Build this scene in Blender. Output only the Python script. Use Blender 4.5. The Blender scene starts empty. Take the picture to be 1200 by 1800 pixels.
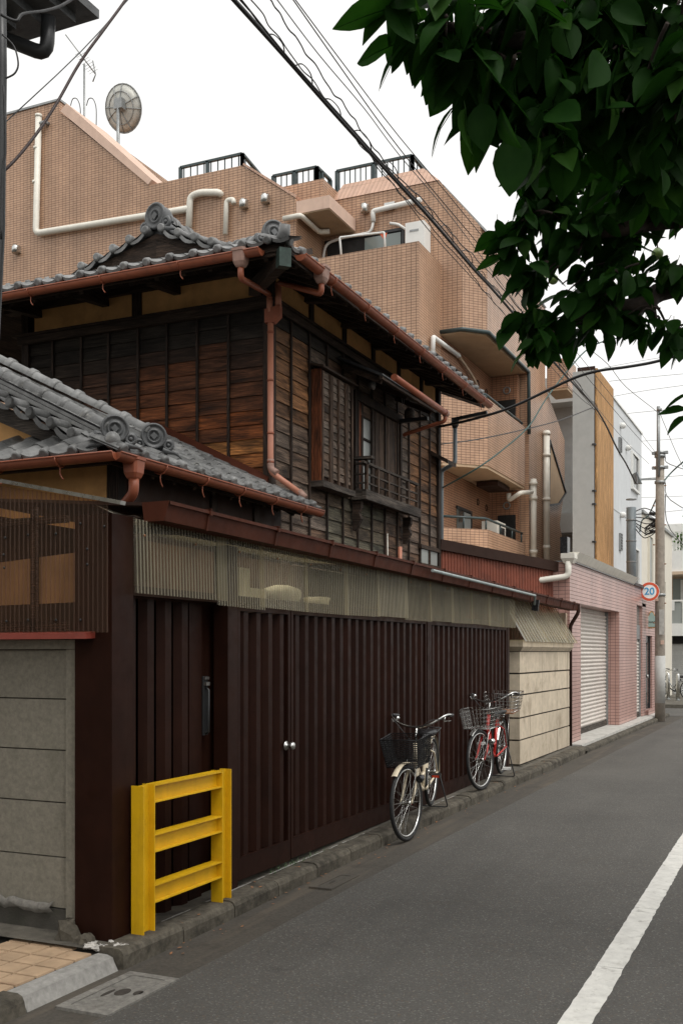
import bpy, bmesh, math, random
from mathutils import Vector, Matrix
random.seed(7)
V = Vector
scn = bpy.context.scene
COL = scn.collection

# ------------------------------------------------------------------ camera, sky, sun, exposure
F_, CX, CY, EYE = 1833.0, 600.0, 1147.0, 1.72          # focal length / vanishing data measured on the 1200 px wide photo
YAW = math.atan(830 / F_)
cam_d = bpy.data.cameras.new('camera'); cam = bpy.data.objects.new('camera', cam_d); COL.objects.link(cam)
cam.location = (0, 0, EYE); cam.rotation_euler = (math.pi / 2, 0, YAW)
cam_d.sensor_fit = 'HORIZONTAL'; cam_d.sensor_width = 24.0; cam_d.lens = 24.0 * F_ / 1200
cam_d.shift_y = (CY - 900) / 1200
cam_d.clip_start = 0.05; cam_d.clip_end = 900
scn.camera = cam

world = bpy.data.worlds.new('World'); scn.world = world; world.use_nodes = True
wn, wl = world.node_tree.nodes, world.node_tree.links
wn.clear()
SUN_EL, SUN_AZ = math.radians(58), math.radians(118)     # azimuth from +Y towards +X
sky = wn.new('ShaderNodeTexSky'); sky.sky_type = 'NISHITA'; sky.sun_disc = False
sky.sun_elevation = SUN_EL; sky.sun_rotation = SUN_AZ; sky.air_density = 1.0; sky.dust_density = 6.0
hsv = wn.new('ShaderNodeHueSaturation'); hsv.inputs['Saturation'].default_value = 0.12
bg1 = wn.new('ShaderNodeBackground'); bg1.inputs['Strength'].default_value = 0.07
bg2 = wn.new('ShaderNodeBackground'); bg2.inputs['Color'].default_value = (1.0, 0.985, 0.95, 1); bg2.inputs['Strength'].default_value = 0.80
add = wn.new('ShaderNodeAddShader'); wo = wn.new('ShaderNodeOutputWorld')
wl.new(sky.outputs[0], hsv.inputs['Color']); wl.new(hsv.outputs[0], bg1.inputs['Color'])
wl.new(bg1.outputs[0], add.inputs[0]); wl.new(bg2.outputs[0], add.inputs[1]); wl.new(add.outputs[0], wo.inputs[0])

sd = bpy.data.lights.new('sun', 'SUN'); sd.energy = 0.9; sd.angle = math.radians(25); sd.color = (1, 0.96, 0.9)
so = bpy.data.objects.new('sun', sd); COL.objects.link(so)
sdir = V((math.sin(SUN_AZ) * math.cos(SUN_EL), math.cos(SUN_AZ) * math.cos(SUN_EL), math.sin(SUN_EL)))
so.rotation_euler = sdir.to_track_quat('Z', 'Y').to_euler(); so.location = (3, 0, 20)

scn.view_settings.view_transform = 'Standard'; scn.view_settings.look = 'None'
scn.view_settings.exposure = 0.15; scn.view_settings.gamma = 1.0; scn.view_settings.use_curve_mapping = False
scn.cycles.max_bounces = 8; scn.cycles.transparent_max_bounces = 16

# ------------------------------------------------------------------ survey helpers: photo measurement -> point on a real plane
_s, _c = math.sin(YAW), math.cos(YAW)
def ray(u, v):
    a = (u - CX) / F_
    return V((-_s + a * _c, _c + a * _s, -(v - CY) / F_))
def pX(u, v, X): r = ray(u, v); return V((0, 0, EYE)) + r * (X / r.x)
def pY(u, v, Y): r = ray(u, v); return V((0, 0, EYE)) + r * (Y / r.y)
def pD(u, v, d): return V((0, 0, EYE)) + ray(u, v) * d
def gz(Y):                                             # the street climbs a little
    pts = [(-1e3, 0), (5.5, 0), (8.5, .06), (12, .11), (17, .13), (1e3, .13)]
    for (a, za), (b, zb) in zip(pts, pts[1:]):
        if a <= Y <= b: return za + (zb - za) * (Y - a) / (b - a)
def pad(Y): return gz(Y) + .10

# ------------------------------------------------------------------ materials
MAT = {}
def nodes(name):
    m = bpy.data.materials.new(name); m.use_nodes = True
    nt = m.node_tree; nt.nodes.clear()
    out = nt.nodes.new('ShaderNodeOutputMaterial'); MAT[name] = m
    return m, nt.nodes, nt.links, out
def sock(l, a, b): l.new(a, b)
def mathn(n, l, op, a, b=None, c=None):
    x = n.new('ShaderNodeMath'); x.operation = op
    for i, val in enumerate((a, b, c)):
        if val is None: continue
        if isinstance(val, (int, float)): x.inputs[i].default_value = val
        else: l.new(val, x.inputs[i])
    return x.outputs[0]
def mixc(n, l, fac, a, b, mode='MIX'):
    x = n.new('ShaderNodeMix'); x.data_type = 'RGBA'; x.blend_type = mode
    for i, val in ((0, fac), (6, a), (7, b)):
        if isinstance(val, (int, float)): x.inputs[i].default_value = val
        elif isinstance(val, tuple): x.inputs[i].default_value = (*val[:3], 1)
        else: l.new(val, x.inputs[i])
    return x.outputs[2]
def noise(n, l, vec, scale, detail=4, rough=.6, dist=0):
    x = n.new('ShaderNodeTexNoise'); x.inputs['Scale'].default_value = scale; x.inputs['Detail'].default_value = detail
    x.inputs['Roughness'].default_value = rough; x.inputs['Distortion'].default_value = dist
    l.new(vec, x.inputs['Vector']); return x.outputs['Fac']
def ramp(n, l, fac, lo, hi, a=0.0, b=1.0):
    x = n.new('ShaderNodeMapRange'); x.inputs['From Min'].default_value = lo; x.inputs['From Max'].default_value = hi
    x.inputs['To Min'].default_value = a; x.inputs['To Max'].default_value = b; l.new(fac, x.inputs['Value']); return x.outputs[0]
def vscale(n, l, vec, s):
    x = n.new('ShaderNodeMapping'); x.inputs['Scale'].default_value = s; l.new(vec, x.inputs['Vector']); return x.outputs[0]
def finish(n, l, out, col, rough, metal=0.0, bumpsrc=None, bump=0.0, dist=.01, spec=.5, extra=None):
    p = n.new('ShaderNodeBsdfPrincipled')
    if isinstance(col, tuple): p.inputs['Base Color'].default_value = (*col[:3], 1)
    else: l.new(col, p.inputs['Base Color'])
    if isinstance(rough, (int, float)): p.inputs['Roughness'].default_value = rough
    else: l.new(rough, p.inputs['Roughness'])
    p.inputs['Metallic'].default_value = metal; p.inputs['Specular IOR Level'].default_value = spec
    if bumpsrc is not None:
        b = n.new('ShaderNodeBump'); b.inputs['Strength'].default_value = bump; b.inputs['Distance'].default_value = dist
        l.new(bumpsrc, b.inputs['Height']); l.new(b.outputs[0], p.inputs['Normal'])
    l.new(p.outputs[0], out.inputs[0]); return p

def simple(name, col, rough=.6, metal=0.0, nz=(6, .25), rand=0.0, stain=None, bump=.0, spec=.5, streak=None):
    """painted / mineral surface: tint noise, per object variation, dirt patches with their own shape, vertical run marks"""
    m, n, l, out = nodes(name)
    geo = n.new('ShaderNodeNewGeometry'); pos = geo.outputs['Position']
    oi = n.new('ShaderNodeObjectInfo')
    a = noise(n, l, pos, nz[0], 6, .65)
    f = ramp(n, l, a, .3, .7, 1 - nz[1], 1 + nz[1])
    if rand:
        f = mathn(n, l, 'MULTIPLY', f, ramp(n, l, oi.outputs['Random'], 0, 1, 1 - rand, 1 + rand))
    cv = n.new('ShaderNodeCombineColor'); [l.new(f, cv.inputs[i]) for i in range(3)]
    c = mixc(n, l, 1.0, col, cv.outputs[0], 'MULTIPLY')
    if stain:
        s = ramp(n, l, noise(n, l, pos, stain[1], 8, .7, .4), stain[2], stain[2] + .15)
        c = mixc(n, l, mathn(n, l, 'MULTIPLY', s, stain[3]), c, stain[0])
    if streak:
        st = noise(n, l, vscale(n, l, pos, (streak[1], streak[1], streak[1] * .06)), 1.0, 5, .6)
        st = ramp(n, l, st, streak[2], streak[2] + .2)
        c = mixc(n, l, mathn(n, l, 'MULTIPLY', st, streak[3]), c, streak[0])
    rr = ramp(n, l, noise(n, l, pos, nz[0] * 2.3, 3), .3, .7, max(.02, rough - .1), min(1, rough + .1))
    finish(n, l, out, c, rr, metal, noise(n, l, pos, nz[0] * 12, 4) if bump else None, bump, .01, spec)
    return m

def tilemat(name, c1, c2, mortar, w, h, joint, rough=.35, big=.15):
    """grid of small facade tiles laid stack-bond, on metre UVs"""
    m, n, l, out = nodes(name)
    uv = n.new('ShaderNodeUVMap'); geo = n.new('ShaderNodeNewGeometry')
    b = n.new('ShaderNodeTexBrick'); b.offset = 0.0; b.squash = 1.0
    b.inputs['Scale'].default_value = 1.0; b.inputs['Brick Width'].default_value = w; b.inputs['Row Height'].default_value = h
    b.inputs['Mortar Size'].default_value = joint; b.inputs['Mortar Smooth'].default_value = .2; b.inputs['Bias'].default_value = 0
    b.inputs['Color1'].default_value = (*c1, 1); b.inputs['Color2'].default_value = (*c2, 1); b.inputs['Mortar'].default_value = (*mortar, 1)
    l.new(uv.outputs[0], b.inputs['Vector'])
    pos = geo.outputs['Position']
    f = ramp(n, l, noise(n, l, pos, .9, 8, .7), .3, .7, 1 - big, 1 + big)
    st = noise(n, l, vscale(n, l, pos, (3, 3, .12)), 1.0, 5, .6)
    f = mathn(n, l, 'MULTIPLY', f, ramp(n, l, st, .35, .7, 1.06, .82))
    cv = n.new('ShaderNodeCombineColor'); [l.new(f, cv.inputs[i]) for i in range(3)]
    c = mixc(n, l, 1.0, b.outputs['Color'], cv.outputs[0], 'MULTIPLY')
    eff = ramp(n, l, noise(n, l, vscale(n, l, pos, (1.2, 1.2, .5)), 1.6, 8, .75, 1), .66, .8, 0, .22)
    c = mixc(n, l, eff, c, (.7, .66, .62))
    inv = mathn(n, l, 'SUBTRACT', 1.0, b.outputs['Fac'])
    finish(n, l, out, c, ramp(n, l, b.outputs['Fac'], 0, 1, rough, .9), 0, inv, .5, .004)
    return m

def wood(name, base=None, vert=False, fine=1.0, dark=(.008, .006, .005)):
    """weathered boards; the tone comes from the board's own colour (object colour) unless base is given"""
    m, n, l, out = nodes(name)
    uv = n.new('ShaderNodeUVMap'); oi = n.new('ShaderNodeObjectInfo')
    mp = n.new('ShaderNodeMapping'); l.new(uv.outputs[0], mp.inputs['Vector'])
    mp.inputs['Scale'].default_value = (1.4 * fine, 22 * fine, 1) if not vert else (22 * fine, 1.4 * fine, 1)
    cr = n.new('ShaderNodeCombineXYZ'); off = mathn(n, l, 'MULTIPLY', oi.outputs['Random'], 37.0)
    [l.new(off, cr.inputs[i]) for i in range(3)]; l.new(cr.outputs[0], mp.inputs['Location'])
    g1 = noise(n, l, mp.outputs[0], 1.0, 3, .5, 2.2)
    wv = n.new('ShaderNodeTexWave'); wv.wave_type = 'RINGS'; wv.rings_direction = 'Z'
    mp2 = n.new('ShaderNodeMapping'); l.new(uv.outputs[0], mp2.inputs['Vector']); l.new(cr.outputs[0], mp2.inputs['Location'])
    mp2.inputs['Scale'].default_value = (1.6, 11, 1) if not vert else (11, 1.6, 1)
    l.new(mp2.outputs[0], wv.inputs['Vector']); wv.inputs['Scale'].default_value = 2.2; wv.inputs['Distortion'].default_value = 5.5
    wv.inputs['Detail'].default_value = 3; wv.inputs['Detail Scale'].default_value = 1.2
    geo = n.new('ShaderNodeNewGeometry')
    big = noise(n, l, vscale(n, l, mp.outputs[0], (.9, .22, 1) if not vert else (.22, .9, 1)), 1.0, 4, .6, .8)
    bc = base if base else oi.outputs['Color']
    f = mathn(n, l, 'MULTIPLY', ramp(n, l, g1, .3, .7, .35, 1.6), ramp(n, l, wv.outputs['Fac'], 0, 1, .45, 1.4))
    cv = n.new('ShaderNodeCombineColor'); [l.new(f, cv.inputs[i]) for i in range(3)]
    c = mixc(n, l, 1.0, bc, cv.outputs[0], 'MULTIPLY')
    c = mixc(n, l, ramp(n, l, big, .42, .68, 0, .82), c, dark)
    hgt = mathn(n, l, 'ADD', g1, mathn(n, l, 'MULTIPLY', wv.outputs['Fac'], .6))
    finish(n, l, out, c, .75, 0, hgt, .6, .008, .2)
    return m

def plastic(name, tint, body, fac, rough=.25):
    """translucent corrugated sheet: partly clear, partly milky with dirt"""
    m, n, l, out = nodes(name)
    geo = n.new('ShaderNodeNewGeometry'); pos = geo.outputs['Position']
    t = n.new('ShaderNodeBsdfTransparent'); t.inputs[0].default_value = (*tint, 1)
    p = n.new('ShaderNodeBsdfPrincipled'); p.inputs['Roughness'].default_value = rough
    d = noise(n, l, vscale(n, l, pos, (4, 4, .6)), 1.5, 6, .7)
    c = mixc(n, l, ramp(n, l, d, .35, .7), body, tuple(x * .45 for x in body))
    l.new(c, p.inputs['Base Color'])
    tr = n.new('ShaderNodeBsdfTranslucent'); l.new(c, tr.inputs[0])
    a = n.new('ShaderNodeMixShader'); a.inputs[0].default_value = .35; l.new(p.outputs[0], a.inputs[1]); l.new(tr.outputs[0], a.inputs[2])
    oi = n.new('ShaderNodeObjectInfo')
    fc = ramp(n, l, d, .3, .75, fac - .08, fac + .12)
    fc = mathn(n, l, 'ADD', fc, ramp(n, l, oi.outputs['Random'], 0, 1, -.06, .08))
    fc = mathn(n, l, 'MINIMUM', fc, .97)
    b = n.new('ShaderNodeMixShader'); l.new(fc, b.inputs[0]); l.new(t.outputs[0], b.inputs[1]); l.new(a.outputs[0], b.inputs[2])
    l.new(b.outputs[0], out.inputs[0]); return m

def glass(name, col=(.02, .025, .025), rough=.05):
    m, n, l, out = nodes(name)
    finish(n, l, out, col, rough, 0, None, 0, .01, .8); return m

def asphaltmat():
    m, n, l, out = nodes('asphalt')
    geo = n.new('ShaderNodeNewGeometry'); pos = geo.outputs['Position']
    vo = n.new('ShaderNodeTexVoronoi'); vo.inputs['Scale'].default_value = 120; l.new(pos, vo.inputs['Vector'])
    sp = n.new('ShaderNodeSeparateColor'); l.new(vo.outputs['Color'], sp.inputs[0])
    base = ramp(n, l, noise(n, l, pos, 60, 4, .7), .3, .7, .050, .094)
    big = ramp(n, l, noise(n, l, pos, .7, 6, .65), .3, .7, .82, 1.18)
    base = mathn(n, l, 'MULTIPLY', base, big)
    cv = n.new('ShaderNodeCombineColor'); l.new(mathn(n, l, 'MULTIPLY', base, 1.05), cv.inputs[0]); l.new(base, cv.inputs[1]); l.new(mathn(n, l, 'MULTIPLY', base, .90), cv.inputs[2])
    c = mixc(n, l, ramp(n, l, sp.outputs[0], .90, .96, 0, .55), cv.outputs[0], (.21, .20, .185))
    c = mixc(n, l, ramp(n, l, sp.outputs[1], .95, .98, 0, .4), c, (.16, .10, .06))
    tr_ = noise(n, l, vscale(n, l, pos, (1.6, .12, 1)), 1.0, 4, .55)
    c = mixc(n, l, ramp(n, l, tr_, .5, .72, 0, .30), c, (.030, .029, .027))
    oil = ramp(n, l, noise(n, l, pos, 1.7, 3, .5, .6), .69, .76, 0, .35)
    c = mixc(n, l, oil, c, (.022, .021, .02))
    brown = ramp(n, l, noise(n, l, pos, 2.3, 8, .75), .58, .75, 0, .35)
    c = mixc(n, l, brown, c, (.075, .062, .045))
    finish(n, l, out, c, .78, 0, noise(n, l, pos, 130, 3, .8), .6, .006, .35); return m

def guttermat():
    m, n, l, out = nodes('gutter_concrete')
    geo = n.new('ShaderNodeNewGeometry'); pos = geo.outputs['Position']
    a = noise(n, l, pos, 45, 4, .7); st = noise(n, l, vscale(n, l, pos, (9, .5, 9)), 1.0, 6, .6)
    c = mixc(n, l, ramp(n, l, a, .3, .7), (.050, .045, .038), (.085, .076, .063))
    c = mixc(n, l, ramp(n, l, st, .5, .7, 0, .6), c, (.125, .102, .076))
    c = mixc(n, l, ramp(n, l, noise(n, l, pos, 3, 6, .7), .5, .7, 0, .6), c, (.035, .031, .026))
    finish(n, l, out, c, .85, 0, a, .4, .005, .3); return m

def leafmat(name, c1, c2):
    m, n, l, out = nodes(name)
    oi = n.new('ShaderNodeObjectInfo'); geo = n.new('ShaderNodeNewGeometry')
    r = ramp(n, l, noise(n, l, geo.outputs['Position'], 9, 3), .3, .7)
    c = mixc(n, l, r, c1, c2)
    uv = n.new('ShaderNodeUVMap'); sp = n.new('ShaderNodeSeparateXYZ'); l.new(uv.outputs[0], sp.inputs[0])
    p = n.new('ShaderNodeBsdfPrincipled'); l.new(c, p.inputs['Base Color']); p.inputs['Roughness'].default_value = .5; p.inputs['Specular IOR Level'].default_value = .06
    t = n.new('ShaderNodeBsdfTranslucent'); l.new(mixc(n, l, 1.0, c, (.9, 1.15, .5), 'MULTIPLY'), t.inputs[0])
    mx = n.new('ShaderNodeMixShader'); mx.inputs[0].default_value = .40
    l.new(p.outputs[0], mx.inputs[1]); l.new(t.outputs[0], mx.inputs[2]); l.new(mx.outputs[0], out.inputs[0]); return m

asphaltmat(); guttermat()
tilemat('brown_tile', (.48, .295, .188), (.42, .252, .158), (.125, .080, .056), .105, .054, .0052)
tilemat('shaded_recess_tile', (.37, .19, .105), (.32, .16, .088), (.09, .05, .035), .105, .054, .0052)  # oranger than the facade tile, and darker with the recess shade put in
tilemat('pink_tile', (.51, .305, .262), (.455, .268, .228), (.135, .085, .075), .105, .062, .0045, .3)
tilemat('light_brown_tile', (.56, .35, .25), (.5, .31, .22), (.22, .14, .10), .105, .6, .005)
wood('plank_wood'); wood('plank_wood_vertical', None, True)
wood('beam_wood', (.055, .037, .027), False); wood('post_wood', (.042, .028, .021), True)
wood('grey_wood', (.085, .070, .058), False); wood('grey_wood_vertical', (.10, .065, .045), True)
simple('ply_wood', (.42, .29, .17), .7, 0, (5, .18), 0, ((.3, .16, .08), 2, .55, .5), .1); wood('red_wood', (.16, .05, .02), True)
simple('plaster', (.66, .37, .15), .9, 0, (2.2, .22), .05, ((.40, .21, .09), 1.6, .52, .55), .15, .2)
simple('kawara', (.135, .136, .134), .42, 0, (9, .4), .36, ((.27, .265, .24), 14, .56, .65), .2, .45)
simple('kawara_dark', (.075, .078, .08), .4, 0, (9, .35), .2, ((.2, .2, .19), 14, .6, .5), .2)
simple('copper_gutter', (.25, .070, .032), .5, 0, (5, .2), .08, ((.10, .035, .02), 6, .55, .6), .05)
simple('pipe_pink', (.42, .17, .105), .5, 0, (5, .12), .05, ((.25, .11, .07), 6, .6, .5))
simple('pipe_box', (.27, .16, .125), .6, 0, (8, .25), .05)
simple('eave_fence_gutter', (.066, .020, .011), .6, 0, (6, .2), .05, ((.036, .014, .010), 5, .55, .5), 0, .1)
simple('fence_steel', (.0185, .0066, .0040), .5, 0, (4, .25), .12, ((.014, .0045, .003), 3, .55, .6), .03, .09, ((.038, .018, .011), 9, .6, .35))
simple('dark_metal', (.018, .019, .02), .45, 0, (7, .2), .1)
simple('steel', (.55, .55, .53), .3, 1.0, (9, .15), .05)
simple('grey_steel', (.28, .29, .29), .45, .6, (9, .2), .05, ((.12, .10, .08), 7, .6, .5))
simple('dark_green_metal', (.03, .05, .052), .4, 0, (6, .2), .05)
simple('verdigris', (.035, .055, .046), .45, .3, (16, .4), .05, ((.16, .30, .24), 12, .6, .6))
simple('yellow_paint', (.66, .385, .008), .42, 0, (7, .12), .03, ((.16, .06, .02), 11, .645, .9), .06, .4, ((.36, .18, .012), 14, .56, .55))
simple('kerb_concrete', (.10, .088, .068), .9, 0, (24, .40), .12, ((.032, .028, .021), 4.5, .46, .8), .6, .3, ((.17, .155, .125), 20, .66, .5))
simple('kerb_light', (.30, .29, .27), .9, 0, (22, .25), .05, ((.12, .11, .09), 5, .58, .6), .5)
simple('pad_concrete', (.10, .09, .072), .9, 0, (10, .35), .05, ((.04, .035, .028), 2.6, .5, .8), .5)
simple('apron_concrete', (.42, .41, .38), .85, 0, (9, .2), .05, ((.2, .18, .15), 3, .55, .6), .2)
simple('block_concrete', (.24, .22, .178), .9, 0, (38, .20), .06, ((.13, .125, .09), 1.1, .55, .55), .5, .2, ((.15, .14, .105), 5, .58, .5))
simple('lid_concrete', (.19, .18, .16), .9, 0, (30, .35), .05, ((.06, .05, .04), 5, .55, .6), .5)
simple('paving_clay', (.43, .30, .19), .7, 0, (6, .2), .16, ((.2, .11, .06), 7, .58, .6), .1)
simple('joint_dark', (.035, .028, .022), .95, 0, (12, .3))
simple('beige_stone', (.54, .46, .35), .85, 0, (8, .14), .10, ((.2, .15, .095), 2.2, .54, .6), .25, .3, ((.17, .125, .08), 6, .54, .6))
simple('white_paint', (.78, .77, .73), .6, 0, (6, .1), 0, ((.45, .42, .37), 4, .6, .6), .05)
simple('line_paint', (.60, .59, .55), .7, 0, (10, .14), 0, ((.16, .15, .13), 9, .575, .75), .3, .4, ((.30, .28, .24), 16, .56, .5))
simple('red_flashing', (.19, .036, .024), .5, 0, (6, .25), 0, ((.06, .03, .025), 4, .55, .7))
simple('red_corrugated', (.21, .062, .036), .55, 0, (3, .2), .05, ((.09, .03, .02), 2.2, .5, .7), .05, .4, ((.07, .028, .02), 8, .55, .6))
simple('shutter_paint', (.56, .51, .46), .5, 0, (4, .1), .04, ((.34, .29, .24), 2, .58, .6), 0, .5, ((.3, .25, .2), 7, .62, .5))
simple('cream_pvc', (.72, .69, .61), .45, 0, (4, .1), .03, ((.45, .4, .32), 5, .62, .5))
simple('cream_concrete', (.52, .40, .29), .85, 0, (3, .15), .0, ((.35, .25, .17), 1.5, .55, .5), .1)
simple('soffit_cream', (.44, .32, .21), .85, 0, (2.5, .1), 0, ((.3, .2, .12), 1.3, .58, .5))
simple('canopy_pink', (.60, .43, .34), .85, 0, (3, .1), 0, None, .1, .4, ((.4, .26, .2), 6, .6, .5))
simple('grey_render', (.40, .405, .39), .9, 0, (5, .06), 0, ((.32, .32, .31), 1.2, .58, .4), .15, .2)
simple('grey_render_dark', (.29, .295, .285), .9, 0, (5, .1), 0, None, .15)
simple('white_siding', (.58, .60, .61), .7, 0, (3, .05), 0)
simple('cream_siding', (.66, .62, .53), .8, 0, (3, .06), 0)
simple('white_wall', (.72, .72, .69), .8, 0, (3, .06), 0)
wood('strip_wood', (.52, .30, .135), True, .8, (.42, .235, .10))
simple('pole_concrete', (.28, .245, .205), .85, 0, (10, .2), 0, ((.11, .095, .08), 4, .55, .6), .2)
simple('pole_sleeve', (.42, .42, .40), .6, 0, (8, .1), 0, ((.25, .24, .22), 6, .6, .5))
simple('grey_pipe', (.17, .20, .215), .5, 0, (6, .15), .0, None)
simple('dark_interior', (.012, .011, .010), .9, 0, (3, .1))
simple('yard_brown', (.085, .048, .030), .8, 0, (2, .3), 0, ((.03, .02, .015), 1.5, .5, .6), 0, .2); simple('brown_dark', (.034, .017, .012), .7, 0, (4, .2), 0, None, 0, .2)
simple('cable_black', (.012, .012, .013), .5, 0, (9, .1))
simple('cable_green', (.03, .075, .065), .5, 0, (9, .1)); simple('cable_brown', (.035, .018, .016), .6, 0, (9, .2)); simple('cable_grey', (.12, .125, .13), .6, 0, (9, .1))
simple('rubber', (.012, .012, .012), .7, 0, (20, .2)); simple('black_plastic', (.014, .014, .015), .25, 0, (9, .1))
simple('chrome', (.62, .62, .6), .18, 1.0, (12, .06)); simple('bike_cream', (.68, .59, .44), .35, 0, (9, .06)); simple('bike_red', (.45, .018, .012), .3, 0, (9, .1))
simple('reflector_red', (.5, .05, .02), .2, 0, (9, .05)); simple('rust', (.24, .11, .05), .8, 0, (20, .4))
simple('sign_white', (.80, .80, .78), .4, 0, (4, .03)); simple('sign_red', (.62, .085, .03), .4, 0, (4, .05)); simple('sign_blue', (.04, .30, .55), .4, 0, (4, .03))
simple('bark', (.035, .024, .018), .9, 0, (14, .4), 0, None, .5); simple('opposite_render', (.34, .31, .27), .85, 0, (2, .1)); simple('galvanised', (.30, .34, .335), .5, .3, (8, .2), 0, ((.16, .15, .13), 7, .55, .5)); simple('fruit', (.13, .20, .05), .4, 0, (9, .2))
simple('tarp', (.55, .50, .40), .8, 0, (4, .1)); simple('rubble_stone', (.42, .40, .37), .9, 0, (12, .25), .2, None, .4)
simple('curtain', (.55, .55, .52), .9, 0, (4, .1)); simple('paper', (.80, .74, .58), .9, 0, (3, .1)); simple('plaque_green', (.30, .42, .38), .5, 0, (5, .1))
simple('weed', (.035, .075, .02), .6, 0, (20, .3)); simple('dish_mesh', (.50, .50, .46), .6, .2, (9, .15))
simple('orange_flag', (.65, .12, .05), .6, 0, (4, .05)); simple('soil', (.06, .055, .045), .95, 0, (6, .3), 0, ((.03, .04, .018), 2, .5, .6), .5)
plastic('clear_corrugated', (.90, .87, .77), (.46, .42, .31), .17); plastic('rib_highlight', (.84, .80, .68), (.78, .71, .53), .40); plastic('smoky_corrugated', (.92, .80, .68), (.17, .108, .076), .34); plastic('smoky_rib', (.75, .56, .44), (.22, .14, .105), .50)  # clear sheets' rib tops are milkier: highlight lines put into the colour
plastic('old_corrugated', (.85, .8, .68), (.86, .82, .71), .62, .4)
glass('dark_glass'); glass('pale_glass', (.16, .19, .18), .12); glass('frosted_glass', (.28, .30, .285), .35)
leafmat('leaf', (.0085, .033, .0055), (.018, .056, .0095)); leafmat('young_leaf', (.018, .056, .009), (.032, .082, .014)); leafmat('shrub_leaf', (.05, .10, .02), (.08, .15, .04))

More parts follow.
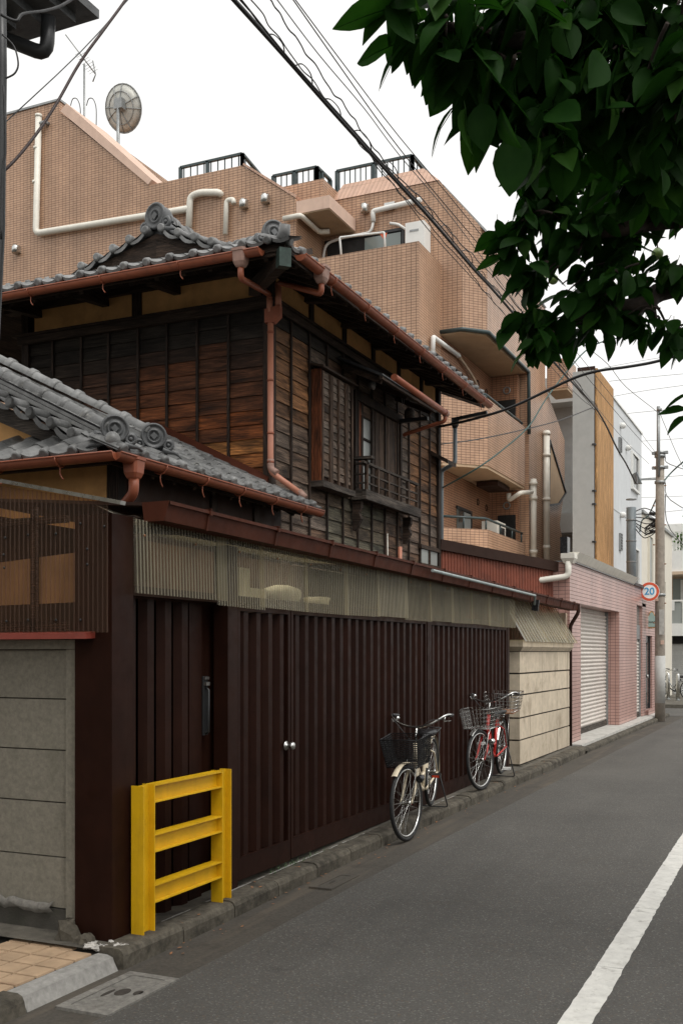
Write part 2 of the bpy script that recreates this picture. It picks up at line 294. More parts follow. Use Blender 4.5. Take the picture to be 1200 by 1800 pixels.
# ------------------------------------------------------------------ mesh building
class MB:
    def __init__(s): s.v, s.f, s.sm, s.mi = [], [], [], []; s.cur = 0; s.smooth = False
    def mat(s, i): s.cur = i; return s
    def _face(s, f): s.f.append(tuple(f)); s.sm.append(s.smooth); s.mi.append(s.cur)
    def quad(s, *p):
        b = len(s.v); s.v += [V(q) for q in p]; s._face(range(b, b + len(p))); return s
    def box(s, a, b):
        (x0, y0, z0), (x1, y1, z1) = a, b
        x0, x1 = min(x0, x1), max(x0, x1); y0, y1 = min(y0, y1), max(y0, y1); z0, z1 = min(z0, z1), max(z0, z1)
        i = len(s.v)
        s.v += [V(p) for p in ((x0, y0, z0), (x1, y0, z0), (x1, y1, z0), (x0, y1, z0), (x0, y0, z1), (x1, y0, z1), (x1, y1, z1), (x0, y1, z1))]
        for q in ((0, 3, 2, 1), (4, 5, 6, 7), (0, 1, 5, 4), (1, 2, 6, 5), (2, 3, 7, 6), (3, 0, 4, 7)): s._face([i + k for k in q])
        return s
    def hexa(s, p):                                   # 8 corners, bottom ring then top ring
        i = len(s.v); s.v += [V(q) for q in p]
        for q in ((0, 3, 2, 1), (4, 5, 6, 7), (0, 1, 5, 4), (1, 2, 6, 5), (2, 3, 7, 6), (3, 0, 4, 7)): s._face([i + k for k in q])
        return s
    def beam(s, a, b, w, h, up=(0, 0, 1)):
        a, b = V(a), V(b); d = (b - a).normalized(); up = V(up)
        if abs(d.dot(up)) > .98: up = V((1, 0, 0))
        r = d.cross(up).normalized(); t = r.cross(d).normalized(); r = r * w / 2; t = t * h / 2
        return s.hexa([a - r - t, a + r - t, b + r - t, b - r - t, a - r + t, a + r + t, b + r + t, b - r + t])
    def prism(s, pts, off):                           # polygon (3d points) swept by a vector
        pts = [V(p) for p in pts]; off = V(off); n = len(pts); i = len(s.v)
        s.v += pts + [p + off for p in pts]
        s._face([i + k for k in range(n)]); s._face([i + n + k for k in reversed(range(n))])
        for k in range(n): s._face([i + (k + 1) % n, i + k, i + n + k, i + n + (k + 1) % n])
        return s
    def tube(s, pts, r, n=8, cap=True):
        pts = [V(p) for p in pts]; i0 = len(s.v); prev = None; sm = s.smooth; s.smooth = True
        for k, p in enumerate(pts):
            d = (pts[min(k + 1, len(pts) - 1)] - pts[max(k - 1, 0)]).normalized()
            if prev is None:
                a = d.cross(V((0, 0, 1)))
                if a.length < .1: a = d.cross(V((1, 0, 0)))
                a.normalize()
            else:
                a = prev - d * prev.dot(d); a.normalize()
            prev = a; b = d.cross(a); rr = r[k] if isinstance(r, (list, tuple)) else r
            for j in range(n):
                t = 2 * math.pi * j / n; s.v.append(p + a * math.cos(t) * rr + b * math.sin(t) * rr)
        for k in range(len(pts) - 1):
            for j in range(n):
                q = i0 + k * n; s._face([q + j, q + (j + 1) % n, q + n + (j + 1) % n, q + n + j])
        s.smooth = False
        if cap:
            s._face([i0 + j for j in reversed(range(n))]); q = i0 + (len(pts) - 1) * n; s._face([q + j for j in range(n)])
        s.smooth = sm; return s
    def torus(s, c, ax, R, r, n=28, m=8, a0=0, a1=2 * math.pi):
        c, ax = V(c), V(ax).normalized(); a = ax.cross(V((0, 0, 1)))
        if a.length < .1: a = ax.cross(V((1, 0, 0)))
        a.normalize(); b = ax.cross(a)
        full = abs(a1 - a0 - 2 * math.pi) < 1e-6
        pts = [c + (a * math.cos(a0 + (a1 - a0) * k / n) + b * math.sin(a0 + (a1 - a0) * k / n)) * R for k in range(n + 1)]
        if not full: return s.tube(pts, r, m)
        i0 = len(s.v); sm = s.smooth; s.smooth = True
        for k in range(n):
            t = 2 * math.pi * k / n; d = a * math.cos(t) + b * math.sin(t)
            for j in range(m):
                q = 2 * math.pi * j / m; s.v.append(c + d * (R + r * math.cos(q)) + ax * r * math.sin(q))
        for k in range(n):
            for j in range(m):
                s._face([i0 + k * m + j, i0 + k * m + (j + 1) % m, i0 + ((k + 1) % n) * m + (j + 1) % m, i0 + ((k + 1) % n) * m + j])
        s.smooth = sm; return s
    def lathe(s, c, ax, prof, n=16):                  # prof: (radius, along axis)
        c, ax = V(c), V(ax).normalized(); a = ax.cross(V((0, 0, 1)))
        if a.length < .1: a = ax.cross(V((1, 0, 0)))
        a.normalize(); b = ax.cross(a); i0 = len(s.v); sm = s.smooth; s.smooth = True
        for r, h in prof:
            for j in range(n):
                t = 2 * math.pi * j / n; s.v.append(c + ax * h + (a * math.cos(t) + b * math.sin(t)) * max(r, 1e-4))
        for k in range(len(prof) - 1):
            for j in range(n): s._face([i0 + k * n + j, i0 + k * n + (j + 1) % n, i0 + (k + 1) * n + (j + 1) % n, i0 + (k + 1) * n + j])
        s.smooth = False
        s._face([i0 + j for j in reversed(range(n))]); q = i0 + (len(prof) - 1) * n; s._face([q + j for j in range(n)])
        s.smooth = sm; return s
    def ball(s, c, r, sc=(1, 1, 1), n=10, m=7):
        c = V(c); i0 = len(s.v); sm = s.smooth; s.smooth = True
        for k in range(m + 1):
            p = math.pi * k / m
            for j in range(n):
                t = 2 * math.pi * j / n; s.v.append(c + V((r * sc[0] * math.sin(p) * math.cos(t), r * sc[1] * math.sin(p) * math.sin(t), r * sc[2] * math.cos(p))))
        for k in range(m):
            for j in range(n): s._face([i0 + k * n + j, i0 + (k + 1) * n + j, i0 + (k + 1) * n + (j + 1) % n, i0 + k * n + (j + 1) % n])
        s.smooth = sm; return s
    def grid(s, rows, smooth=True):
        i0 = len(s.v); w = len(rows[0]); sm = s.smooth; s.smooth = smooth
        for r in rows: s.v += [V(p) for p in r]
        for k in range(len(rows) - 1):
            for j in range(w - 1): s._face([i0 + k * w + j, i0 + k * w + j + 1, i0 + (k + 1) * w + j + 1, i0 + (k + 1) * w + j])
        s.smooth = sm; return s
    def mesh(s, name, mats, off=V((0, 0, 0)), fixn=False):
        me = bpy.data.meshes.new(name)
        me.from_pydata([tuple(p - off) for p in s.v], [], s.f)
        for m in (mats if isinstance(mats, (list, tuple)) else [mats]): me.materials.append(MAT[m])
        me.polygons.foreach_set('use_smooth', s.sm); me.polygons.foreach_set('material_index', s.mi)
        if fixn:
            bm = bmesh.new(); bm.from_mesh(me); bmesh.ops.recalc_face_normals(bm, faces=bm.faces); bm.to_mesh(me); bm.free()
        uvl = me.uv_layers.new(name='UVMap'); uv = [0.0] * (2 * len(me.loops)); Z = V((0, 0, 1))
        vs = me.vertices
        for p in me.polygons:
            nrm = p.normal
            if abs(nrm.z) > .995: h, w = V((1, 0, 0)), V((0, 1, 0))
            else:
                h = Z.cross(nrm); h.normalize(); w = nrm.cross(h)
                if (abs(h.x) > abs(h.y) and h.x < 0) or (abs(h.y) >= abs(h.x) and h.y < 0): h = -h
            for li in p.loop_indices:
                q = vs[me.loops[li].vertex_index].co + off; uv[2 * li] = q.dot(h); uv[2 * li + 1] = q.dot(w)
        uvl.data.foreach_set('uv', uv); me.update(); return me
    def build(s, name, mats, parent=None, label=None, cat=None, group=None, kind=None, local=False, color=None, fixn=True, origin=None):
        if local: off = V((0, 0, 0))
        elif origin is not None: off = V(origin)
        else:
            lo = V([min(p[i] for p in s.v) for i in range(3)]); hi = V([max(p[i] for p in s.v) for i in range(3)])
            off = (lo + hi) / 2
            if parent is None: off.z = lo.z
        o = bpy.data.objects.new(name, s.mesh(name, mats, off, fixn)); COL.objects.link(o)
        o.location = off; adopt(o, parent, local)
        if color: o.color = (*color, 1)
        return tag(o, label, cat, group, kind)
WLOC = {}
def adopt(o, parent, local=False):
    if parent is None: WLOC[o.name] = o.location.copy(); return o
    o.parent = parent
    if not local:
        o.matrix_parent_inverse = Matrix.Translation(-WLOC[parent.name])
        WLOC[o.name] = o.location.copy()
    return o
def tag(o, label=None, cat=None, group=None, kind=None):
    if label: o['label'] = label
    if cat: o['category'] = cat
    if group: o['group'] = group
    if kind: o['kind'] = kind
    return o
def thing(name, loc, label, cat, group=None, rz=0.0):
    o = bpy.data.objects.new(name, None); o.empty_display_size = .2; COL.objects.link(o)
    o.location = loc; o.rotation_euler = (0, 0, rz); WLOC[o.name] = V(loc)
    return tag(o, label, cat, group)
def inst(mesh, name, M, parent, color=None):            # a repeat that shares mesh data
    o = bpy.data.objects.new(name, mesh); COL.objects.link(o); o.matrix_basis = M
    o.parent = parent; o.matrix_parent_inverse = Matrix.Translation(-WLOC[parent.name]); WLOC[o.name] = M.to_translation()
    if color: o.color = (*color, 1)
    return o
def frame(o, e, s, n):
    e, s, n = V(e).normalized(), V(s).normalized(), V(n).normalized()
    return Matrix(((e.x, s.x, n.x, o[0]), (e.y, s.y, n.y, o[1]), (e.z, s.z, n.z, o[2]), (0, 0, 0, 1)))
def bez(pts, k=6):                                       # smooth polyline through points
    pts = [V(p) for p in pts]; out = []
    for i in range(len(pts) - 1):
        p0, p1, p2, p3 = pts[max(i - 1, 0)], pts[i], pts[i + 1], pts[min(i + 2, len(pts) - 1)]
        for j in range(k):
            t = j / k
            out.append(.5 * ((2 * p1) + (p2 - p0) * t + (2 * p0 - 5 * p1 + 4 * p2 - p3) * t * t + (3 * p1 - p0 - 3 * p2 + p3) * t ** 3))
    return out + [pts[-1]]
def elbow(pts, r, k=4):                                  # pipe run with rounded corners
    pts = [V(p) for p in pts]; out = [pts[0]]
    for a, b, c in zip(pts, pts[1:], pts[2:]):
        d1, d2 = (a - b), (c - b); q = min(r, d1.length * .45, d2.length * .45)
        s, e = b + d1.normalized() * q, b + d2.normalized() * q
        for j in range(k + 1):
            t = j / k; out.append(s * (1 - t) ** 2 + b * 2 * t * (1 - t) + e * t * t)
    return out + [pts[-1]]
# ================================================================== THE SETTING
rnd = random.Random(11)
g = MB().box((-150, -60, -.6), (150, 240, -.35)); g.build('ground', 'soil', None, kind='structure')
def strip(name, m, xa, xb, ys, dz, thick=.0, zf=gz):
    b = MB(); 
    for y0, y1 in zip(ys, ys[1:]):
        b.quad((xa(y0), y0, zf(y0) + dz), (xb(y0), y0, zf(y0) + dz), (xb(y1), y1, zf(y1) + dz), (xa(y1), y1, zf(y1) + dz))
    return b.build(name, m, None, kind='structure')
def kx(Y): return -3.41 + .14 * max(0, min(1, (Y - 6.3) / 6.7))
YS = [-14, -6, -2, 0, 2, 3, 3.9, 4.6, 5.5, 7, 8.5, 10, 12, 14.5, 17, 20, 24, 26, 27]
strip('road', 'asphalt', lambda y: kx(y) + .36, lambda y: 4.6, YS, 0)
strip('gutter_strip', 'gutter_concrete', lambda y: kx(y) - .03, lambda y: kx(y) + .36, YS, -.006)
b = MB(); b.quad((-9, 27, .13), (30, 27, .13), (30, 60, .13), (-9, 60, .13)); b.build('crossing_road', 'asphalt', None, kind='structure')
# white edge line, slightly worn at its rims
b = MB(); L, R = [], []
y = 1.2
while y < 27:
    L.append((-1.080 + rnd.uniform(-.003, .003), y, gz(y) + .004)); R.append((-.934 + rnd.uniform(-.004, .004), y, gz(y) + .004)); y += rnd.uniform(.03, .08)
for i in range(len(L) - 1):
    g_ = V((0, (rnd.uniform(.004, .009) if rnd.random() < .06 else 0), 0)); b.quad(V(L[i]) + g_ * rnd.random(), V(R[i]) + g_, R[i + 1], L[i + 1])
b.build('white_road_line', 'line_paint', None, kind='structure')
strip('far_side_pavement', 'pad_concrete', lambda y: 4.6, lambda y: 7.5, YS, .12)

# kerb of separate stones
def kerb_mesh(b, y0, y1, top, xo, xi, low=0.0, rnd_r=.035):
    def ring(y):
        z1 = gz(y) + top; z0 = gz(y) - .06; k = kx(y)
        return [V((k + xi, y, z0)), V((k + xo, y, z0)), V((k + xo - low * .25, y, z1 - rnd_r)), V((k + xo - low * .25 - .012, y, z1 - .012)), V((k + xo - low * .3 - rnd_r, y, z1)), V((k + xi, y, z1))]
    A, B = ring(y0), ring(y1); n = len(A)
    b.quad(*A); b.quad(*reversed(B))
    for i in range(n): b.quad(A[i], B[i], B[(i + 1) % n], A[(i + 1) % n])
base = MB(); base.box((-3.57, 4.65, -.1), (-3.42, 4.9, -.04)); kerb = base.build('kerb', 'kerb_concrete', None, kind='structure')
y = 4.66; first = True
while y < 16.5:
    ln = .6; b = MB(); kerb_mesh(b, y + .006, y + ln - .006, .10 + rnd.uniform(-.006, .006), .0, -.165)
    b.build('kerb_stone', 'kerb_concrete', kerb); y += ln
b = MB(); kerb_mesh(b, 3.93, 4.645, .075, .012, -.155, .22, .04); b.build('kerb_stone', 'kerb_light', kerb, label='pale rounded replacement kerb stone')
for y0 in (3.32, 2.72, 2.12):
    b = MB(); kerb_mesh(b, y0 + .006, y0 + .594, .085, .0, -.155, .1); b.build('kerb_stone', 'kerb_concrete', kerb)
b = MB()
for y0, y1 in ((16.5, 20), (20, 24), (24, 27)): kerb_mesh(b, y0, y1, .07, .0, -.12)
b.build('kerb_stone', 'kerb_concrete', kerb)
b = MB()
for y0, y1 in zip([4.64, 5.5, 7, 8.5, 10, 12, 14.5], [5.5, 7, 8.5, 10, 12, 14.5, 16.75]):
    b.quad((kx(y0) - .16, y0, pad(y0) - .008), (kx(y1) - .16, y1, pad(y1) - .008), (-5.2, y1, pad(y1) - .008), (-5.2, y0, pad(y0) - .008))
b.build('footing_strip', 'pad_concrete', None, kind='structure')
b = MB()                                                 # pale cement smear along the back of the kerb
ya = 4.75
while ya < 10.5:
    yb = ya + rnd.uniform(.05, .14); w = rnd.uniform(.006, .02)
    if rnd.random() < .72: b.quad((kx(ya) - .150, ya, pad(ya) + .004), (kx(yb) - .150, yb, pad(yb) + .004), (kx(yb) - .150 - w, yb, pad(yb) + .004), (kx(ya) - .150 - w, ya, pad(ya) + .004))
    ya = yb
b.build('mortar_smear', 'kerb_light', None, kind='structure')
b = MB()
for y0, y1 in ((16.8, 20), (20, 24), (24, 27)):
    b.hexa([(kx(y0) - .11, y0, gz(y0)), (-4.2, y0, gz(y0)), (-4.2, y1, gz(y1)), (kx(y1) - .11, y1, gz(y1)), (kx(y0) - .11, y0, pad(y0) + .01), (-4.2, y0, pad(y0) + .01), (-4.2, y1, pad(y1) + .01), (kx(y1) - .11, y1, pad(y1) + .01)])
b.build('shop_apron', 'apron_concrete', None, kind='structure')
# alley with clay paving
b = MB(); b.box((-8, -6, -.2), (-3.55, 4.9, .045)); b.build('alley', 'soil', None, kind='structure')
b = MB(); b.box((-4.19, 1.6, .046), (-3.57, 4.80, .064)); path = b.build('alley_paving', 'joint_dark', None, kind='structure')
tm = None
for i in range(4):
    for j in range(20):
        x0 = -3.578 - .152 * (i + 1); y0 = 4.79 - .152 * (j + 1)
        if i == 0 and j == 0: continue
        if tm is None:
            q = MB(); q.hexa([(0, 0, 0), (.139, 0, 0), (.139, .139, 0), (0, .139, 0), (.002, .002, .012), (.137, .002, .012), (.137, .137, .012), (.002, .137, .012)]); tm = q.mesh('paving_tile', 'paving_clay')
        M = Matrix.Translation((x0, y0, .062)) @ Matrix.Rotation(rnd.uniform(-.01, .01), 4, 'Z') @ Matrix.Rotation(rnd.uniform(-.004, .004), 4, 'X')
        inst(tm, 'paving_tile', M, path)

def drain(name, y0, y1, x0, x1, label, mt, holes):
    t = thing(name, ((x0 + x1) / 2, y0, 0), label, 'drain cover')
    fr = MB(); w = .05; z0, z1 = gz(y0) - .02, gz(y0) + .009
    fr.box((x0, y0, z0), (x0 + w, y1, z1)).box((x1 - w, y0, z0), (x1, y1, z1)).box((x0 + w, y0, z0), (x1 - w, y0 + w, z1)).box((x0 + w, y1 - w, z0), (x1 - w, y1, z1))
    fr.build('frame', mt, t)
    MB().box((x0 + w + .006, y0 + w + .006, z0), (x1 - w - .006, y1 - w - .006, z1 - .002)).build('lid', mt, t)
    for cx_, cy_, rx_, ry_ in holes:
        q = MB(); q.prism([(cx_ + rx_ * math.cos(a * .3927), cy_ + ry_ * math.sin(a * .3927), z1 - .004) for a in range(16)], (0, 0, .004)); q.build('lifting_hole', 'joint_dark', t)
drain('drain_cover', 4.02, 4.63, -3.34, -3.03, 'pale concrete drain cover set in the gutter beside the pale kerb', 'lid_concrete', ((-3.17, 4.33, .035, .055), (-3.09, 4.35, .022, .035), (-3.23, 4.29, .012, .06)))
drain('drain_cover', 6.74, 7.24, -3.31, -3.13, 'brown stained drain cover in the gutter in front of the gate', 'gutter_concrete', ((-3.22, 6.95, .012, .05),))

# ================================================================== GREY BLOCK WALL AND SMOKY SCREEN BESIDE THE ALLEY
YW0 = 4.88
t = thing('block_wall', (-4.3, YW0 + .08, .1), 'grey concrete panel wall with pilaster and cap beside the brown corner post', 'wall')
zs = [pY(60, v, YW0).z for v in (1142, 1228, 1317, 1408, 1503, 1592)]
for i in range(5):
    MB().box((-5.6, YW0 + rnd.uniform(-.004, .004), zs[i + 1] + .004), (-3.952, YW0 + .1, zs[i] - .004)).build('concrete_panel', 'block_concrete', t)
MB().box((-5.6, YW0 + .02, zs[5] - .0), (-3.952, YW0 + .1, zs[0])).build('panel_core', 'joint_dark', t)
MB().box((-3.95, YW0 - .03, .05), (-3.835, YW0 + .12, zs[0])).build('pilaster', 'block_concrete', t)
MB().box((-5.6, YW0 - .045, zs[0] + .002), (-3.85, YW0 + .13, zs[0] + .055)).build('cap', 'block_concrete', t)
MB().box((-5.6, YW0 - .01, -.1), (-3.952, YW0 + .1, zs[5] - .004)).build('footing', 'soil', t)
b = MB(); rows = []
for k in range(16):                                        # lip of old render peeling at the base
    x = -4.55 + k * .033; z = .225 + rnd.uniform(-.012, .012)
    rows.append([(x, YW0 - .012, z + .03), (x, YW0 - .035 - rnd.uniform(0, .02), z), (x, YW0 - .015, z - .02 - rnd.uniform(0, .02))])
b.grid(rows); b.build('broken_render', 'lid_concrete', t)
# rubble at the foot of the corner post
for i, (x, y, s, lb) in enumerate(((-3.86, 4.76, .085, 'mossy lump of broken concrete at the foot of the pilaster'), (-3.72, 4.73, .065, 'low broken concrete lump in front of the brown corner post'))):
    q = MB(); q.smooth = False; q.ball((x, y, .09), s, (1, .7, 1.3 - .5 * i), 9, 6)
    for k in range(len(q.v)): q.v[k] = q.v[k] + V((rnd.uniform(-1, 1), rnd.uniform(-1, 1), rnd.uniform(-1, 1))) * s * .2
    q.sm = [False] * len(q.f); tag(q.build('concrete_lump', 'kerb_concrete', None), lb, 'rubble')
rub = MB()
for k in range(26):
    x, y = -3.56 + rnd.uniform(-.12, .10), 4.72 + rnd.uniform(-.06, .05); s = rnd.uniform(.012, .032); i0 = len(rub.v)
    rub.ball((x, y, .085 + s * .3), s, (1, rnd.uniform(.5, 1), .45), 6, 4)
    for j in range(i0, len(rub.v)): rub.v[j] += V((rnd.uniform(-1, 1), rnd.uniform(-1, 1), rnd.uniform(-1, 1))) * s * .3
rub.sm = [False] * len(rub.f)
tag(rub.build('rubble_heap', 'rubble_stone', None), 'small heap of pale broken chips on the kerb end', 'rubble', None, 'stuff')

def corrugate(b, A, B, H0, H1, nrm, pitch, amp, top=None, seg=4, rib=False):
    """ribbed sheet between bottom edge A-B and top edge, nrm = outward"""
    A, B, H0, H1, nrm = map(V, (A, B, H0, H1, nrm)); ln = (B - A).length; n = max(2, int(ln / pitch)) * seg
    lo, hi = [], []
    prof = (0, 0, 1, 1) if rib else (0, .9, 1, .35)
    pos = (0, .70, .78, .92) if rib else (0, .25, .5, .75)
    for k in range(n + 1):
        t = min(1, (k // seg + pos[k % seg]) * seg / n); o = nrm * amp * prof[k % seg]
        lo.append(A.lerp(B, t) + o); hi.append(H0.lerp(H1, t) + o)
    f0 = len(b.f); b.grid([lo, hi], False)
    if rib:
        for k in range(n): b.mi[f0 + k] = 1 if k % seg >= 1 else 0
    return b
YS0 = 4.76
s0, s1 = pY(-40, 838, YS0), pY(190, 880, YS0); s2 = pY(190, 1112, YS0)
t = thing('corrugated_screen', (-4.1, YS0, 1.8), 'smoky brown corrugated plastic screen above the grey block wall', 'screen')
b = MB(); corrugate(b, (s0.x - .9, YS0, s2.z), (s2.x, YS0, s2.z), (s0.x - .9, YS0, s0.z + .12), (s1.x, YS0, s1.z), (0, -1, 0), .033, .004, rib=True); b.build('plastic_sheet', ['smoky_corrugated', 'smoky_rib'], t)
b = MB(); b.beam(pY(-60, 834, YS0 - .01), pY(216, 884, YS0 - .01), .05, .022); b.build('metal_edge', 'steel', t)
b = MB(); 
for (u, v) in ((140, 920), (97, 938), (48, 940), (8, 945), (140, 1090), (97, 1090), (48, 1090), (10, 1092), (182, 925), (152, 965), (152, 992), (5, 975), (6, 998)):
    q = pY(u, v, YS0 - .012); b.lathe((q.x, YS0 - .004, q.z), (0, -1, 0), [(.008, 0), (.008, .004), (.003, .008)], 8)
b.build('screws', 'dark_metal', t, kind='stuff')
b = MB(); b.box((-5.3, YS0 + .03, s2.z + .015), (-3.9, YS0 + .06, s2.z + .07)).box((-5.3, YS0 + .03, s1.z - .10), (-3.9, YS0 + .06, s1.z - .06)).box((-4.16, YS0 + .03, s2.z), (-4.125, YS0 + .065, s1.z)); b.build('batten_frame', 'beam_wood', t)
b = MB(); b.hexa([(-5.2, YS0 + .10, s2.z + .16), (-3.86, YS0 + .10, s2.z + .18), (-3.86, YS0 + .12, s2.z + .18), (-5.2, YS0 + .12, s2.z + .16), (-5.2, YS0 + .10, 2.21), (-3.86, YS0 + .10, 2.30), (-3.86, YS0 + .12, 2.30), (-5.2, YS0 + .12, 2.21)])
tag(b.build('plywood_board', 'ply_wood', None), 'plywood board standing behind the smoky plastic screen', 'board')
f0, f1 = pY(0, 1128, YS0 - .04), pY(183, 1122, YS0 - .04)
b = MB(); b.hexa([(-5.4, YS0 - .05, s2.z - .035), (-3.70, YS0 - .05, s2.z - .035), (-3.70, YS0 + .06, s2.z - .03), (-5.4, YS0 + .06, s2.z - .03), (-5.4, YS0 - .045, s2.z - .003), (-3.70, YS0 - .045, s2.z - .003), (-3.70, YS0 + .06, s2.z + .012), (-5.4, YS0 + .06, s2.z + .012)])
b.build('red_flashing', 'red_flashing', t)

# ================================================================== BROWN STEEL FENCE
XF = -3.60
fence = thing('steel_fence', (XF, 5.0, pad(5)), 'long dark brown ribbed steel fence with gate behind the bicycles', 'fence')
MB().box((-3.845, 4.80, -.05), (-3.72, 4.99, 2.50)).box((-3.72, 4.797, -.05), (-3.585, 5.0, 2.503)).build('corner_post', 'fence_steel', fence)
def post(y0, y1, x0=XF - .09, x1=XF + .02, ztop=2.44): MB().box((x0, y0, pad(y0) - .02), (x1, y1, ztop)).build('post', 'fence_steel', fence)
post(6.06, 6.19); post(10.02, 10.12, XF - .05, XF + .022); post(13.06, 13.16)
MB().box((XF - .07, 5.003, 2.052), (XF - .01, 6.057, 2.11)).box((XF - .07, 6.193, 2.062), (XF - .01, 10.017, 2.11)).box((XF - .07, 10.123, 2.06), (XF - .01, 13.057, 2.11)).build('header_beam', 'fence_steel', fence)
def ribs(par, y0, y1, z0, z1, x, pitch, w, depth):
    n = int(round((y1 - y0) / pitch)); p = (y1 - y0) / n; me = None
    zz = z1 - z0
    q = MB(); q.quad((0, 0, 0), (0, 0, zz), (depth, w * .30, zz), (depth, w * .30, 0)).quad((depth, w * .30, 0), (depth, w * .30, zz), (depth, w * .9, zz), (depth, w * .9, 0)).quad((depth, w * .9, 0), (depth, w * .9, zz), (0, w, zz), (0, w, 0))
    q.quad((0, 0, zz), (0, w, zz), (depth, w * .9, zz), (depth, w * .3, zz)); me = q.mesh('rib', 'fence_steel', V((0, 0, 0)), True)
    for k in range(n):
        inst(me, 'rib', Matrix.Translation((x, y0 + k * p + (p - w) / 2, z0)), par)
    MB().box((x - .012, y0, z0), (x - .001, y1, z1)).build('backing_sheet', 'fence_steel', par)
def panel(name, y0, y1, z0, z1, x, pitch=.165, w=.098, depth=.040, rail=.15, stile=.035):
    fr = MB(); fr.box((x - .02, y0, z0), (x + .03, y1, z0 + rail)).box((x - .02, y0, z1 - .05), (x + .03, y1, z1)).box((x - .02, y0, z0 + rail), (x + .03, y0 + stile, z1 - .05)).box((x - .02, y1 - stile, z0 + rail), (x + .03, y1, z1 - .05))
    fr.beam((x + .024, y0 + stile, z0 + rail + .004), (x + .024, y1 - stile, z0 + rail + .004), .018, .008)
    p = fr.build(name, 'fence_steel', fence)
    ribs(p, y0 + stile, y1 - stile, z0 + rail + .004, z1 - .052, x - .022, pitch, w, depth); return p
gate = panel('gate', 6.20, 6.985, .155, 2.055, XF - .015)
panel('fence_panel', 7.0, 10.015, .165, 2.058, XF - .015)
panel('fence_panel', 10.125, 13.055, .175, 2.055, XF - .015)
q = MB(); c = pX(502, 1311, XF + .02); q.lathe(c, (1, 0, 0), [(.034, 0), (.034, .006), (.014, .012), (.012, .03), (.026, .04), (.03, .055), (.024, .07), (.005, .074)], 18); q.build('knob', 'steel', gate)
# recessed entrance door
XD = XF - .125
dr = MB(); dr.box((XD - .03, 5.0, .06), (XD - .012, 6.18, 2.10)); dr.box((XD - .01, 5.78, .07), (XD + .02, 5.93, 2.045))
door = dr.build('entrance_door', 'fence_steel', fence)
ribs(door, 5.03, 5.79, .07, 2.045, XD - .011, .19, .115, .045)
a0, a1 = pX(357, 1189, XD + .03), pX(365, 1292, XD + .03)
MB().box((XD + .0205, a0.y, a1.z), (XD + .032, a1.y, a0.z)).build('handle_plate', 'dark_metal', door)
MB().box((XD + .0325, a0.y + .004, a0.z - .022), (XD + .045, a1.y - .004, a0.z - .004)).box((XD + .0325, a0.y + .004, a0.z - .062), (XD + .05, a1.y - .004, a0.z - .04)).build('latch', 'steel', door)
MB().tube([(XD + .033, (a0.y + a1.y) / 2, a0.z - .075), (XD + .055, (a0.y + a1.y) / 2, a0.z - .09), (XD + .055, (a0.y + a1.y) / 2, a1.z + .02), (XD + .033, (a0.y + a1.y) / 2, a1.z + .01)], .008, 8).build('pull_handle', 'dark_metal', door)
MB().box((XD - .011, 5.955, pX(382, 1100, XD).z), (XD - .005, 5.967, pX(382, 1078, XD).z)).build('light_slit', 'cream_pvc', door)  # thin pale strip painting the light seen through the door gap
MB().box((XF - .2, 5.0, .02), (XF - .02, 6.06, .055)).build('threshold', 'pad_concrete', fence)

# clear corrugated strip hung over the top of the fence: overlapping short sheets
scr = thing('corrugated_valance', (XF + .04, 5.0, 2.0), 'row of clear corrugated plastic sheets hung along the top of the brown fence', 'screen')
y = 4.955; k = 0
edges = [4.955, 5.98, 6.50, 7.20, 7.95, 8.65, 9.35, 10.05, 10.75, 11.45, 12.15, 12.75, 13.30]
for k in range(len(edges) - 1):
    y0, y1 = edges[k] - (.07 if k else 0), edges[k + 1]
    if k == 1: y0 = edges[1] - .13
    zt0, zt1 = 2.49 - .008 * (y0 - 5) + rnd.uniform(-.006, .006), 2.49 - .008 * (y1 - 5) + rnd.uniform(-.006, .006)
    zb0 = 2.035 + rnd.uniform(-.012, .012) + (.03 if k == 0 else 0); zb1 = zb0 + rnd.uniform(-.012, .01)
    x = XF + .035 + .006 * (k % 2) + .01
    b = MB(); corrugate(b, (x + .012, y0, zb0), (x + .012, y1, zb1), (x, y0, zt0), (x, y1, zt1), (1, 0, 0), .034, .0045, rib=True); b.build('plastic_sheet', ['clear_corrugated', 'rib_highlight'], scr)
b = MB()
for yy in [5.05 + .55 * i for i in range(16)]: b.lathe((XF + .056, yy, 2.40), (1, 0, 0), [(.008, 0), (.008, .004), (.003, .007)], 8)
b.build('screws', 'rust', scr, kind='stuff')
# ------------------------------------------------------------------ lean-to roof over the yard with its box gutter
lt = thing('lean_to_roof', (-4.2, 9, 2.5), 'brown lean-to roof with box gutter between the fence and the wooden house', 'roof')
g0, g1 = pX(238, 869, -3.44), pX(1009, 1060, -3.44)
ys, zs_ = (5.10, 16.70), (g0.z, g1.z)
def gzl(yy): return zs_[0] + (zs_[1] - zs_[0]) * (yy - ys[0]) / (ys[1] - ys[0])
b = MB()
prof = [(-3.46, -.115), (-3.435, -.115), (-3.415, -.02), (-3.40, -.02), (-3.40, .0), (-3.43, .0), (-3.47, -.095), (-3.56, -.095), (-3.58, .0), (-3.595, .0), (-3.575, -.115)]
ends = [[V((x, yy, gzl(yy) + z)) for x, z in prof] for yy in ys]
for i in range(len(prof)): j = (i + 1) % len(prof); b.quad(ends[0][i], ends[0][j], ends[1][j], ends[1][i])
b.prism([(-3.59, 5.09, gzl(5.09)), (-3.40, 5.09, gzl(5.09)), (-3.435, 5.09, gzl(5.09) - .115), (-3.575, 5.09, gzl(5.09) - .115)], (0, .006, 0))
gut = b.build('box_gutter', 'eave_fence_gutter', lt)
yy = 5.55; hk = None
